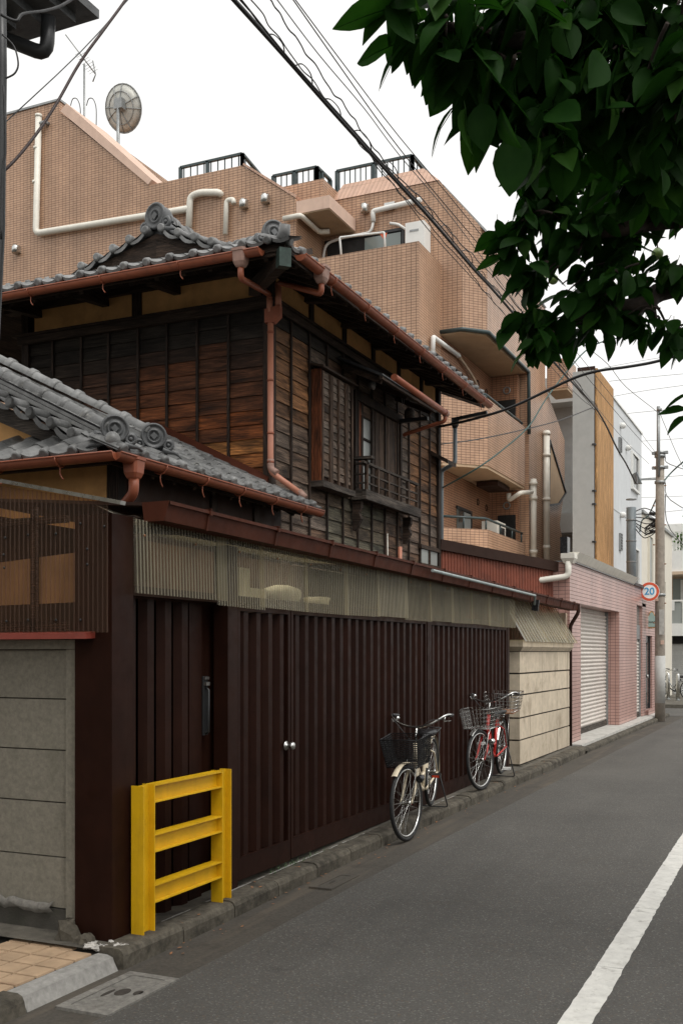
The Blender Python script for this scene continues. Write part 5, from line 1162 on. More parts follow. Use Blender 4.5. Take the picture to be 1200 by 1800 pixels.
# ================================================================== RED RIBBED SCREEN WALL
r0, r1 = V((-5.20, 15.05, 3.42)), V((-3.80, 17.0, 3.17))
t = thing('red_corrugated_wall', (-4.5, 16, .1), 'rust red ribbed metal wall between the timber house and the pink shop', 'wall')
nr = V((r1.y - r0.y, -(r1.x - r0.x), 0)).normalized()
edge = [0, .36, .70, 1.0]
for a, e in zip(edge, edge[1:]):
    A, B = r0.lerp(r1, a), r0.lerp(r1, e); b = MB(); corrugate(b, (A.x, A.y, .3), (B.x, B.y, .3), A - V((0, 0, .1)), B - V((0, 0, .1)), nr, .055, .018); b.build('ribbed_sheet', 'red_corrugated', t)
MB().beam(r0 + nr * .02 - V((0, 0, .06)), r1 + nr * .02 + (r1 - r0) * .03 - V((0, 0, .06)), .10, .16).build('top_trim', 'brown_dark', t)

# ================================================================== BEIGE STONE WALL PIECE WITH SLANTED PLASTIC AWNING
st = thing('beige_stone_wall', (-3.75, 15, .2), 'short beige block wall with cornice between the steel fence and the pink shop', 'wall')
sy0, sy1, sx0, sx1 = 13.55, 16.62, -4.02, -3.545
zj = [pX(954, v, sx1).z for v in (1145, 1181.5, 1216.5, 1254, 1290, 1330)]
for i in range(5):
    a, e = zj[i] - .010, zj[i + 1] + .012
    ends = [sy0, sy0 + 1.05, sy0 + 2.2, sy1] if i % 2 == 0 else [sy0, sy0 + .55, sy0 + 1.65, sy1]
    for j in range(3):
        MB().box((sx0, ends[j] + .003, e), (sx1 + rh.uniform(-.003, .003), ends[j + 1] - .003, a)).build('stone_block', 'beige_stone', st)
MB().box((sx0 + .01, sy0 + .02, .1), (sx1 - .02, sy1 - .01, zj[0])).build('core', 'joint_dark', st)
MB().box((sx0 - .02, sy0 - .03, .1), (sx1 + .03, sy1, zj[5] - .01)).build('plinth', 'kerb_concrete', st)
MB().hexa([(sx0 - .02, sy0 - .0, zj[0]), (sx1 + .01, sy0 - .0, zj[0]), (sx1 + .01, sy1, zj[0]), (sx0 - .02, sy1, zj[0]), (sx0 - .04, sy0 - .07, zj[0] + .06), (sx1 + .06, sy0 - .07, zj[0] + .06), (sx1 + .06, sy1 + .03, zj[0] + .06), (sx0 - .04, sy1 + .03, zj[0] + .06)]).box((sx0 - .04, sy0 - .07, zj[0] + .0605), (sx1 + .06, sy1 + .03, zj[0] + .15)).build('cornice', 'beige_stone', st)
aw = thing('slanted_awning', (-3.7, 15, 1.9), 'yellowed slanted corrugated plastic awning above the beige block wall', 'awning')
az0, az1 = zj[0] + .13, 2.53
for k in range(5):                                         # five lapped sheets of different age
    t0, t1 = k / 5 - (.012 if k else 0), (k + 1) / 5; lo_ = lambda t: V((sx1 + .10 + .006 * (k % 2), sy0 - .10 + (sy1 - sy0 + .20) * t, az0)); hi_ = lambda t: V((sx1 - .22 + .006 * (k % 2), sy0 - .34 + (sy1 - sy0 - .06) * t, az1))
    b = MB(); corrugate(b, lo_(t0), lo_(t1), hi_(t0), hi_(t1), (.9, 0, .4), .15, .016, rib=True); b.build('front_sheet', ['old_corrugated', 'rib_highlight'], aw)
b = MB(); corrugate(b, (sx0 + .0, sy0 - .12, az0 + .02), (sx1 + .10, sy0 - .11, az0), (sx0 - .1, sy0 - .38, az1), (sx1 - .22, sy0 - .35, az1), (0, -1, 0), .035, .008); b.build('side_sheet', 'clear_corrugated', aw)
MB().beam((sx1 - .25, sy0 - .3, az1 - .02), (sx1 - .25, sy1 - .3, az1 - .02), .04, .05).beam((sx1 + .06, sy0, az0 + .03), (sx1 + .06, sy1, az0 + .03), .03, .04).build('frame', 'beam_wood', aw)
b = MB(); a0_, a1_ = pX(760, 1003, -3.36), pX(940, 1047, -3.36); b.tube([a0_, a1_, a1_ + V((-.02, .05, -.12))], .016, 8); tag(b.build('conduit_pipe', 'galvanised', None), 'galvanised pipe lying along the far end of the lean-to gutter', 'pipe')
b = MB(); q = pX(942, 1062, -3.42); b.beam(q + V((0, 0, .06)), q + V((-.02, 0, -.09)), .03, .09); tag(b.build('gutter_clamp', 'black_plastic', None), 'black clamp holding the gutter above the slanted awning', 'clamp')
MB().box((-4.0, 16.68, 1.6), (-3.62, 16.80, 2.35)).build('electric_box', 'cream_concrete', None, 'small weathered box in the gap left of the pink shop', 'box')
b = MB(); b.tube(elbow([(-3.42, 16.72, 2.50), (-3.42, 16.72, 2.36), (-3.56, 16.76, 2.15), (-3.56, 16.76, .2)], .06), .03, 8); tag(b.build('thin_downpipe', 'brown_dark', None), 'thin brown downpipe in the slot beside the pink shop corner', 'pipe')

# ================================================================== PINK TILED SHOP
pk = thing('pink_shop', (-3.9, 22, .2), 'low pink tiled shop with roller shutters and a dark door', 'shop')
PX = -3.60; P0, P1 = 16.90, 27.0; S0, S1, ZS = 17.78, 21.62, 2.54
ztp = 3.19; PKT = 'pink_tile'
def wallbox(a, b_, m=PKT, name='wall'): return MB().box(a, b_).build(name, m, pk)
wallbox((-3.94, P0, .1), (PX, S0, ztp)); wallbox((-3.98, S0, ZS), (PX, S1, ztp)); wallbox((-3.98, S1, .1), (PX, 23.9, ztp))
wallbox((-3.98, 24.75, .1), (PX, 25.3, 2.85)); wallbox((-3.98, 23.9, 2.78), (PX, 25.3, ztp)); wallbox((-3.98, 25.3, 2.12), (PX, 26.35, ztp)); wallbox((-3.98, 26.35, .1), (PX, P1, ztp))
MB().box((-7, P0 + .3, .1), (-3.99, P1, 3.15)).build('rear_wall', 'cream_concrete', pk)
MB().box((-4.02, P0 - .01, ztp + .002), (PX + .04, 23.3, ztp + .02)).build('coping', 'grey_steel', pk)
b = MB(); b.hexa([(PX + .01, P0 + .1, ztp + .021), (PX + .05, P0 + .1, ztp + .021), (PX + .05, 23.3, ztp + .021), (PX + .01, 23.3, ztp + .021), (PX - .03, P0 + .1, ztp + .16), (PX + .14, P0 + .1, ztp + .16), (PX + .14, 23.3, ztp + .14), (PX - .03, 23.3, ztp + .14)]); b.build('eave_gutter', 'cream_pvc', pk)
MB().box((PX - .12, P0 - .12, ztp + .05), (PX + .10, P0 + .12, ztp + .13)).hexa([(PX - .08, P0 - .08, ztp - .03), (PX + .06, P0 - .08, ztp - .03), (PX + .06, P0 + .09, ztp - .03), (PX - .08, P0 + .09, ztp - .03), (PX - .12, P0 - .12, ztp + .05), (PX + .10, P0 - .12, ztp + .05), (PX + .10, P0 + .12, ztp + .05), (PX - .12, P0 + .12, ztp + .05)]).build('rain_hopper', 'cream_pvc', pk)
b = MB(); b.tube(elbow([(PX - .01, P0 - .06, ztp), (PX - .01, P0 - .06, ztp - .24), (PX - .42, P0 - .20, ztp - .30), (PX - .46, P0 - .22, ztp - .3)], .08), .05, 12); b.build('downpipe', 'cream_pvc', pk)
MB().box((PX - .02, 23.4, ztp + .0), (PX + .05, 25.0, ztp + .06)).build('dark_coping', 'dark_metal', pk)
# shutters: every lath its own piece
def shutter(y0, y1, z0, z1, x):
    fr = MB().box((x - .05, y0, z0), (x - .04, y1, z1)).build('roller_shutter', 'shutter_paint', pk)
    q = MB(); L = .0735; pr = [(0, 0), (.004, .010), (.020, .024), (.024, .040), (.018, .056), (.002, .066), (-.004, .0735)]
    q.smooth = True; q.grid([[(dx, y, z) for dx, z in pr] for y in (0, y1 - y0)]); me = q.mesh('lath', 'shutter_paint')
    k = 0
    while z0 + .10 + (k + 1) * L < z1: inst(me, 'lath', Matrix.Translation((x - .035, y0, z0 + .10 + k * L)), fr); k += 1
    MB().box((x - .039, y0, z0), (x + .0, y1, z0 + .095)).build('bottom_bar', 'grey_wood', fr)
    MB().box((x - .04, y0 - .0, z0), (x + .02, y0 + .045, z1)).box((x - .04, y1 - .045, z0), (x + .02, y1, z1)).build('guide_rail', 'grey_steel', fr)
shutter(S0 + .002, S1 - .002, .24, ZS - .002, PX - .24); shutter(23.902, 24.748, .24, 2.02, PX - .055)
MB().box((PX - .30, 23.902, 2.021), (PX - .045, 24.748, 2.34)).build('shutter_hood', 'grey_steel', pk)
MB().box((PX - .119, 23.902, 2.341), (PX - .07, 24.748, 2.776)).build('glass_panel', 'pale_glass', pk)
dk = MB().box((PX - .12, 25.302, .36), (PX - .07, 26.348, 2.118)).build('door', 'black_plastic', pk)
MB().box((PX - .069, 25.55, .5), (PX - .058, 26.1, 1.95)).build('door_glass', 'dark_glass', dk)
MB().box((PX - .069, 25.31, .36), (PX - .04, 25.40, 2.11)).box((PX - .069, 26.25, .36), (PX - .04, 26.34, 2.11)).build('door_frame', 'dark_metal', dk)
MB().lathe((PX - .068, 25.48, 1.15), (1, 0, 0), [(.02, 0), (.02, .06), (.045, .07), (.04, .1)], 12).build('knob', 'steel', dk)
MB().box((PX - .34, 25.302, .2), (PX + .06, 26.348, .355)).build('doorstep', PKT, pk)
pc_ = pX(1144.5, 1090, PX + .06); pn_ = V((.25, -1, 0)).normalized(); pr_ = V((1, .25, 0)).normalized()
def plaque(sc, off, th): 
    oct_ = [(-.11, -.20), (.11, -.20), (.11, .10), (.07, .12), (.045, .19), (0, .22), (-.045, .19), (-.07, .12), (-.11, .10)]
    return MB().prism([pc_ + pr_ * a * sc + V((0, 0, c_ * sc)) + pn_ * off for a, c_ in oct_], pn_ * th)
plq = plaque(1, 0, .05).build('name_plaque', 'strip_wood', pk); plaque(.84, .051, .006).build('plaque_face', 'plaque_green', plq)
MB().beam((PX, pc_.y + .06, pc_.z + .05), pc_ + V((-.1, .05, .05)), .03, .03).build('bracket', 'dark_metal', plq)
b = MB()
for k in range(4): b.torus(pc_ + pr_ * (-.055 + k * .037) + pn_ * .06 + V((0, 0, -.05)), pn_, .014, .0045, 10, 4, .4, 5.6)
b.build('plaque_ornament', 'grey_wood', plq)
MB().box((PX - .2, 17.1, 3.35), (PX - .08, 17.3, 3.62)).build('floodlight', 'black_plastic', pk)

# ================================================================== GREY HOUSE, CREAM HOUSE, WHITE HOUSE
gb = thing('grey_house', (-5.2, 27, .1), 'grey rendered house with a vertical wooden strip rising behind the pink shop', 'building')
GX = -4.5
MB().box((-5.0, 23.78, .1), (GX - .02, 25.9, 8.10)).build('front_pier', 'grey_render', gb)
gY = 29.6
zt_, zu_, zs_2 = pY(985, 662, gY).z, pY(995, 706, gY).z, pY(985, 918, gY).z
MB().box((-7.4, gY, zu_), (-5.7, gY + 1.5, zt_)).build('upper_wall', 'grey_render', gb)
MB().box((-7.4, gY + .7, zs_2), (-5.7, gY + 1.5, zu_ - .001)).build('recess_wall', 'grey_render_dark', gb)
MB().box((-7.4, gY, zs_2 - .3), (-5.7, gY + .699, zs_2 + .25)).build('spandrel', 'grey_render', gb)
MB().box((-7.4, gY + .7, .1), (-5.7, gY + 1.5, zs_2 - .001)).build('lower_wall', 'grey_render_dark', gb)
MB().box((GX - .40, 23.82, .1), (GX - .005, 23.86, 8.2)).build('dark_joint', 'brown_dark', gb)  # narrow dark brown strip at the edge of the wood boards
for k in range(12):
    y0 = 23.87 + k * .175; MB().box((GX - .03, y0 + .002, .1), (GX + .04, y0 + .172, 8.16)).build('wood_board', 'strip_wood', gb)
for z in (4.2, 5.05, 5.35, 6.4): MB().box((GX - .06, 23.76, z), (GX + .02, 23.85, z + .04)).build('ledge', 'dark_metal', gb)
for k in range(11):
    y0 = 25.98 + k * .437; MB().box((GX - .2, y0 + .003, .1), (GX, y0 + .434, 7.97)).build('siding_panel', 'white_siding', gb)
MB().box((-5.0, 25.98, .1), (GX - .201, 30.79, 7.95)).build('core_wall', 'white_siding', gb)
MB().box((GX - .21, 25.95, 7.972), (GX + .03, 30.82, 8.02)).build('coping', 'white_wall', gb)
MB().box((GX + .001, 25.99, 5.25), (GX + .006, 30.78, 5.27)).build('joint', 'grey_steel', gb)
def fwin(name, y0, y1, z0, z1, par, x=GX, m='dark_glass', fr='white_wall'):
    w = MB().box((x + .001, y0, z0), (x + .015, y1, z1)).build(name, m, par)
    MB().box((x + .001, y0 - .06, z0 - .06), (x + .07, y1 + .06, z0 - .001)).box((x + .001, y0 - .06, z1 + .001), (x + .05, y1 + .06, z1 + .05)).box((x + .001, y0 - .06, z0), (x + .06, y0 - .001, z1)).box((x + .001, y1 + .001, z0), (x + .06, y1 + .06, z1)).build('frame', fr, w)
    MB().box((x + .016, y0 + .01, z0 + .01), (x + .02, (y0 + y1) / 2, z1 - .01)).build('pane', 'frosted_glass', w); return w
fwin('window', 28.9, 30.0, 6.2, 7.12, gb); fwin('window', 28.9, 30.0, 3.5, 4.55, gb)
for u0, v0, v1 in ((1088, 770, 795), (1089, 938, 968)):
    a_, c_ = pX(u0, v0, GX), pX(u0, v1, GX); MB().box((GX + .001, a_.y - .15, c_.z), (GX + .05, a_.y + .15, a_.z)).build('louvre', 'grey_steel', gb)
    for k in range(6): z = c_.z + (k + .3) * (a_.z - c_.z) / 6.2; MB().box((GX + .0505, a_.y - .1, z), (GX + .06, a_.y + .1, z + .05)).build('louvre_slat', 'dark_metal', gb)
for u, v in ((1094, 748), (1094, 905), (1104, 787)): q = pX(u, v, GX + .06); MB().ball(q, .09, (1, 1, .9), 10, 6).build('vent_hood', 'white_wall', gb)
cb = thing('cream_house', (-5, 33, .1), 'narrow cream house with small slit windows behind the utility pole', 'building')
MB().box((-9, 30.83, .1), (GX - .02, 38, 5.75)).build('wall', 'cream_siding', cb); MB().box((-9, 30.83, 5.751), (GX + .05, 38.1, 5.83)).build('coping', 'grey_steel', cb)
for y0, y1, z0, z1 in ((32.2, 32.9, 3.6, 5.2), (34.5, 34.9, 4.6, 5.1), (34.5, 34.9, 3.6, 4.1), (35.4, 35.8, 3.6, 4.05)): fwin('window', y0, y1, z0, z1, cb, GX - .02, 'dark_glass' if y0 > 33 else 'frosted_glass', 'cream_siding')
MB().box((GX - .019, 31.9, 3.0), (GX + .01, 33.2, 3.45)).build('pink_panel', 'canopy_pink', cb)
wb = thing('white_house', (-4, 44, .1), 'white house with glazed balcony and grey garage shutter at the street end', 'building')
WYF = 42.0
def wq(u, v): return pY(u, v, WYF)
za, zb_, zc, zd, ze, zf_ = wq(1180, 935).z, wq(1180, 1005).z, wq(1180, 1025).z, wq(1180, 1085).z, wq(1180, 1118).z, wq(1180, 1135).z
MB().box((-6.5, WYF, zb_), (-1, WYF + 6, wq(1180, 968).z)).build('upper_band', 'white_wall', wb)
MB().box((-6.5, WYF + 1.2, zb_ - 1.6), (-1, WYF + 6, zb_ - .001)).build('recess_wall', 'cream_concrete', wb)
MB().box((-6.5, WYF - .1, zb_ - .12), (-1, WYF + 1.2, zb_ - .002)).build('balcony_soffit', 'cream_concrete', wb)
MB().box((-5.1, WYF + 1.15, zd), (-1, WYF + 1.19, zb_ - .2)).build('sliding_window', 'pale_glass', wb)
MB().box((-4.8, WYF + 1.1, zd), (-4.2, WYF + 1.14, zb_ - .25)).build('curtain', 'curtain', wb)
MB().box((-6.5, WYF - .1, ze), (-1, WYF + 6, zd - .25)).build('balcony_wall', 'white_wall', wb)
MB().box((-6.5, WYF - .06, zd - .248), (-1, WYF - .04, zd + .55)).build('balcony_glass', 'frosted_glass', wb)
for k in range(7): MB().box((-5.35 + k * .75, WYF - .1, zd - .247), (-5.28 + k * .75, WYF - .061, zd + .6)).build('balcony_post', 'white_paint', wb)
MB().box((-6.5, WYF - .11, zd + .601), (-1, WYF - .03, zd + .66)).build('balcony_rail', 'white_paint', wb)
MB().box((-6.5, WYF + .3, ze - .3), (-1, WYF + 6, ze - .001)).build('garage_header', 'dark_interior', wb)
gs = MB().box((-6.5, WYF + .4, .1), (-1, WYF + 1, ze - .301)).build('garage_shutter', 'pole_sleeve', wb)
for k in range(18): MB().box((-6.5, WYF + .37, .15 + k * .085), (-1, WYF + .399, .22 + k * .085)).build('lath', 'pole_sleeve', gs)
MB().box((-5.45, WYF + .5, wq(1180, 968).z + .001), (-2, WYF + 5, wq(1180, 905).z - .3)).build('penthouse', 'white_wall', wb)
b = MB()
zr0 = wq(1180, 967).z
b.beam((-6, WYF + .2, zr0 + .75), (-1, WYF + .2, zr0 + .75), .05, .05)
for k in range(40): b.box((-6 + k * .125, WYF + .19, zr0), (-5.975 + k * .125, WYF + .21, zr0 + .75))
b.build('roof_railing', 'white_paint', wb)
b = MB()
for k in range(420):
    p = V((-4.35 + rnd.gauss(0, .30), WYF + .45 + rnd.gauss(0, .15), zr0 + .35 + rnd.gauss(0, .26))); a = V((rnd.gauss(0, 1), rnd.gauss(0, 1), rnd.gauss(0, 1))).normalized() * .07; c_ = a.cross(V((rnd.gauss(0, 1), 1, .3))).normalized() * .04
    b.quad(p - a, p + c_, p + a, p - c_)
tag(b.build('roof_shrub', 'shrub_leaf', None), 'green shrub behind the railing on top of the white house', 'shrub')
b = MB(); p = V((-5.18, WYF - .16, zd + .25)); b.grid([[p + V((x * .1, -.02 * math.sin(x * 3), .38)) for x in range(4)], [p + V((x * .1, -.03 * math.cos(x * 2), 0)) for x in range(4)]]); tag(b.build('hanging_towel', 'white_wall', None), 'white towel hung over the balcony rail of the white house', 'towel')
# ================================================================== POLES AND SIGN
up_ = thing('utility_pole', (-3.27, 25.0, gz(25)), 'tall weathered concrete utility pole with a pale sleeve at street level', 'utility pole')
ux, uy = -3.24, 25.0
def pz(v): return pY(1159, v, uy).z
b = MB(); b.lathe((ux, uy, gz(25)), (0, 0, 1), [(.115, 0), (.112, 2.0), (.104, 4.4), (.092, pz(795) - .13)], 18); b.build('shaft', 'pole_concrete', up_)
b = MB(); b.lathe((ux, uy, gz(25) + .42), (0, 0, 1), [(.120, 0), (.119, pz(1153) - .55)], 18); b.build('sleeve', 'pole_sleeve', up_)
b = MB(); b.tube([(ux - .02, uy - .12, pz(838)), (ux - .02, uy - .12, pz(716))], .04, 8); b.build('extension_mast', 'grey_steel', up_)
for v in (722, 796, 802, 822, 848, 1046): b = MB(); b.lathe((ux, uy - (.12 if v < 760 else 0), pz(v)), (0, 0, 1), [(.125 if v > 760 else .06, -.03), (.125 if v > 760 else .06, .03)], 12); b.build('band', 'grey_steel', up_)
for v in (796, 822): MB().box((ux - .18, uy - .05, pz(v) - .03), (ux + .18, uy + .05, pz(v) + .03)).build('cross_arm', 'grey_steel', up_)
MB().hexa([(ux - .55, uy - .25, pz(850)), (ux - .38, uy - .3, pz(850) + .0), (ux - .38, uy - .1, pz(850)), (ux - .55, uy - .1, pz(850)), (ux - .6, uy - .25, pz(834)), (ux - .48, uy - .3, pz(830)), (ux - .48, uy - .1, pz(830)), (ux - .6, uy - .1, pz(834))]).build('cable_box', 'grey_pipe', up_)
MB().beam((ux - .5, uy - .15, pz(842)), (ux, uy, pz(842)), .04, .04).build('box_arm', 'grey_steel', up_)
MB().box((ux + .0, uy - .145, pz(1116)), (ux + .11, uy - .125, pz(1072))).build('notice_plate', 'apron_concrete', up_)
MB().box((ux + .03, uy - .13, pz(1133)), (ux + .11, uy - .118, pz(1126))).build('sticker', 'canopy_pink', up_); MB().box((ux - .10, uy - .13, pz(1057)), (ux - .02, uy - .118, pz(1050))).build('sticker', 'canopy_pink', up_)
for k in range(9): MB().lathe((ux + (.12 if k % 2 else -.10), uy - .12, 2.4 + k * .45), (.6 if k % 2 else -.6, -.8, 0), [(.014, 0), (.014, .05)], 6).build('step_bolt', 'rust', up_)
sg = thing('speed_limit_sign', (-3.55, 24.7, 3), 'round speed limit sign with a red rim and blue 20 on the pole', 'road sign')
sc_ = pY(1141, 1040, 24.68); sn_ = V((.16, -1, 0)).normalized(); ss = V((0, 0, 1)).cross(-sn_).normalized() * 1
if ss.x < 0: ss = -ss
R_ = 17.2 / F_ * (24.68 * _c + 3.4 * _s)
def disc(r0, r1, off, m, name):
    b = MB(); n = 40; A = [sc_ + sn_ * off + (ss * math.cos(t) + V((0, 0, 1)) * math.sin(t)) * r1 for t in [2 * math.pi * k / n for k in range(n)]]
    if r0 == 0: b.prism(A, sn_ * -.003)
    else:
        I = [sc_ + sn_ * off + (p - sc_ - sn_ * off) * (r0 / r1) for p in A]
        for k in range(n): b.quad(A[k], A[(k + 1) % n], I[(k + 1) % n], I[k])
    return b.build(name, m, sg, fixn=(r0 == 0))
disc(0, R_, 0, 'sign_white', 'plate'); disc(R_ * .70, R_ * .955, .004, 'sign_red', 'red_ring')
cu = bpy.data.curves.new('t', 'FONT'); cu.body = '20'; cu.align_x = 'CENTER'; cu.align_y = 'CENTER'; cu.size = R_ * 1.02; cu.offset = .004; cu.extrude = .001
to = bpy.data.objects.new('t', cu); COL.objects.link(to); bpy.context.view_layer.update()
me = bpy.data.meshes.new_from_object(to.evaluated_get(bpy.context.evaluated_depsgraph_get())); bpy.data.objects.remove(to)
me.materials.clear(); me.materials.append(MAT['sign_blue']); me.name = 'numerals'
M = Matrix(((ss.x, 0, sn_.x, sc_.x + sn_.x * .006), (ss.y, 0, sn_.y, sc_.y + sn_.y * .006), (0, 1, 0, sc_.z), (0, 0, 0, 1)))
nu = inst(me, 'numerals', M, sg)
MB().beam(sc_ + V((0, .02, -.06)), V((ux, uy - .1, sc_.z - .06)), .03, .03).build('bracket', 'grey_steel', sg)
gp = thing('grey_service_mast', (-4.0, 25.6, 3.2), 'blue grey metal service mast standing on the pink shop roof', 'mast')
a_, c_ = pX(1109, 1020, -4.0), pX(1109, 892, -4.0)
b = MB(); b.tube([(-4.0, a_.y, 3.0), (-4.0, a_.y, c_.z)], .115, 12); b.build('mast', 'grey_pipe', gp)
for k in range(5): MB().lathe((-4.0, a_.y, 3.4 + k * .5), (0, 0, 1), [(.125, -.012), (.125, .012)], 12).build('strap', 'grey_steel', gp)
b = MB(); q = V((-4.0, a_.y, c_.z))
for k in range(7): b.tube(bez([q + V((.1, 0, -.1 - .07 * k)), q + V((.35, rnd.uniform(-.2, .2), -.05 - .12 * k)), q + V((.62, rnd.uniform(-.2, .2), -.25 - .06 * k)), q + V((.3, .1, -.5 - .03 * k))], 6), .012, 5)
for k in range(4): b.lathe(q + V((.42, -.05, -.16 - .14 * k)), (1, .3, -.2), [(.02, 0), (.035, .05), (.035, .14), (.015, .2)], 8)
b.build('service_wires', 'cable_black', gp)

# ================================================================== OVERHEAD CABLES
def cable(pts, r, label, m='cable_black', k=8, name='overhead_cable', grp=None, n=6):
    pre = [p for p in pts if p.y < -4]; rest = [p for p in pts if p.y >= -4]
    b = MB(); b.tube(pre + bez(rest, k), r, n); return tag(b.build(name, m, None, origin=pts[0]), label, 'cable', grp)
def onx(X, *uv): return [pX(u, v, X) for u, v in uv]
def back(pts, L=14, dz=-.1):                              # run a cable on, back over the camera to its next pole
    d = (pts[0] - pts[1]).normalized(); return [pts[0] + V((0, -L, dz)) if abs(d.x) < .3 else pts[0] + d * L] + pts
XC = -3.45
mainc = onx(XC, (412, 0), (500, 98), (600, 212), (700, 322), (760, 388), (830, 470), (880, 525), (985, 650), (1050, 722), (1085, 790), (1100, 815), (1118, 850), (1132, 838))
mainc[-1] = V((ux - .5, uy - .2, pz(834)))
cable(back(mainc), .017, 'thickest black trunk cable running down to the pole box', k=5)
c2 = onx(XC + .05, (425, 0), (510, 105), (608, 214), (690, 306), (770, 392), (840, 476), (905, 545), (990, 648), (1045, 715)); cable(back(c2), .007, 'thin black cable lashed along the trunk cable', k=5)
def wav(pts, amp, n=6):
    p = bez(pts, n); return [q + V((rnd.uniform(-1, 1), 0, rnd.uniform(-1, 1))) * amp for q in p]
cable(back(wav(onx(XC - .06, (440, 0), (520, 105), (606, 218), (690, 322), (760, 400), (830, 484), (895, 560), (1000, 668), (1060, 740)), .014)), .005, 'loose wavy wire hanging around the trunk cable', k=4)
cable(back(onx(XC, (440, 20), (500, 100), (560, 165), (622, 237), (700, 335), (760, 412), (840, 500), (920, 590), (1010, 690), (1040, 715))), .0045, 'thin wire just below the trunk cable', k=4)
cable(back(wav(onx(XC + .08, (478, 0), (530, 80), (590, 165), (640, 235), (690, 300), (745, 352), (800, 418), (860, 480), (930, 560), (1000, 640)), .012)), .0055, 'twisted wire right of the trunk cable', k=4)
cable(back(onx(-3.1, (488, 0), (560, 95), (640, 190), (700, 270), (800, 390), (950, 590), (1085, 760), (1140, 815))), .004, 'hair thin grey wire right of the twisted wire', 'cable_grey', k=4)
cable(back(onx(-3.0, (516, 0), (600, 120), (680, 232), (760, 333), (850, 440), (980, 600), (1100, 745), (1150, 800))), .0045, 'left one of the two parallel wires', k=4)
cable(back(onx(-2.95, (520, 0), (606, 115), (700, 238), (790, 345), (900, 480), (1010, 615), (1110, 740), (1152, 796))), .004, 'right one of the two parallel wires', k=4)
lash = MB(); lp = bez(mainc[:9], 6)
for k in range(4, len(lp) - 1, 3):
    p = lp[k]; a = rnd.uniform(.03, .09); q = lp[min(k + 2, len(lp) - 1)]
    lash.tube(bez([p, p.lerp(q, .3) + V((.02, 0, a)), p.lerp(q, .7) + V((.03, 0, a * .8)), q], 4), .005, 4)
tag(lash.build('cable_ties', 'cable_black', None), 'curly tie wires lashed along the trunk cable', 'tie wires', None, 'stuff')
# service drops to the house and to the left
E1 = V((.9, 12.5, 6.0))
hp = V((XW + .03, 14.98, pX(770, 752, XW).z))
dr = [hp, pD(830, 737, 15.2), pD(900, 715, 14.8), pD(1000, 668, 14.3), pD(1050, 652, 14.0), pD(1100, 645, 13.8), pD(1150, 636, 13.6), pD(1195, 622, 13.4), pD(1260, 595, 13.2)]
cable(dr, .020, 'thick grey black service cable sweeping up to the right', 'cable_black', k=5)
dr2 = [pX(778, 857, XW + .05), pD(840, 822, 15.5), pD(890, 785, 16), pD(930, 748, 16.5), pD(960, 700, 17), pD(1000, 648, 17.5), pD(1035, 612, 18), pD(1080, 595, 18.4), pD(1180, 580, 18.8)]
cable(dr2, .012, 'dark green service cable rising from the house end to the sky', 'cable_green', k=5)
dr3 = [pX(770, 781, XW + .03), pD(840, 772, 17), pD(920, 755, 19), pD(985, 738, 21), V((GX - .05, 23.8, pX(1042, 712, GX).z))]
cable(dr3, .011, 'thin black cable from the house end to the wooden strip', k=5)
dr4 = [pD(1026, 606, 19), pD(1068, 640, 20.5), pD(1100, 680, 22), pD(1156, 725, 25.3), pD(1165, 740, 25.6), pD(1190, 800, 27), pD(1230, 880, 29)]
cable(dr4, .007, 'thin stay wire passing over the top of the utility pole', 'cable_grey', k=4)
cable([V((ux - .05, uy, pz(870))), pD(1140, 905, 26), pD(1128, 915, 26.5), pD(1124, 935, 26.8)], .018, 'green cable from the pole down to the cream house', 'cable_green', k=5)
cable([V((ux + .1, uy, pz(845))), pD(1180, 830, 24.6), pD(1200, 812, 24), pD(1240, 780, 23)], .018, 'green cable leaving the pole to the right', 'cable_green', k=5)
for i, (v0, v1, lb) in enumerate(((662, 655, 'highest faint wire'), (690, 672, 'second faint wire'), (722, 716, 'middle faint wire'), (838, 835, 'lower faint wire'), (905, 893, 'lowest faint wire'))):
    cable([pD(1070, v0 + 8, 40), pD(1150, (v0 + v1) / 2 + 3, 40), pD(1290, v1 - 6, 40)], .009, '%s crossing the sky behind the utility pole' % lb, 'cable_grey', k=4)
for i, (v0, v1, lb) in enumerate(((805, 820, 'upper'), (850, 900, 'middle'), (870, 985, 'lower'))):
    cable([V((ux + .12, uy, pz(v0))), pD(1178, (v0 + v1) / 2 + 4, 26), pD(1250, v1 + 20, 28)], .010, '%s black wire fanning right from the pole head' % lb, k=4)
# near wires at the upper left
cable([pD(-40, 330, 4.2), pD(10, 297, 4.2), pD(60, 240, 4.3), pD(100, 180, 4.4), pD(140, 110, 4.5), pD(185, 48, 4.6), pD(220, 0, 4.7), pD(260, -60, 4.8)], .0062, 'dark red twisted cord crossing the upper left sky', 'cable_brown', k=6)
cable([pD(-30, 250, 6), pD(12, 212, 6), pD(140, 92, 6.2), pD(228, -5, 6.4), pD(270, -50, 6.5)], .0035, 'thin straight wire beside the red cord', 'cable_grey', k=3)

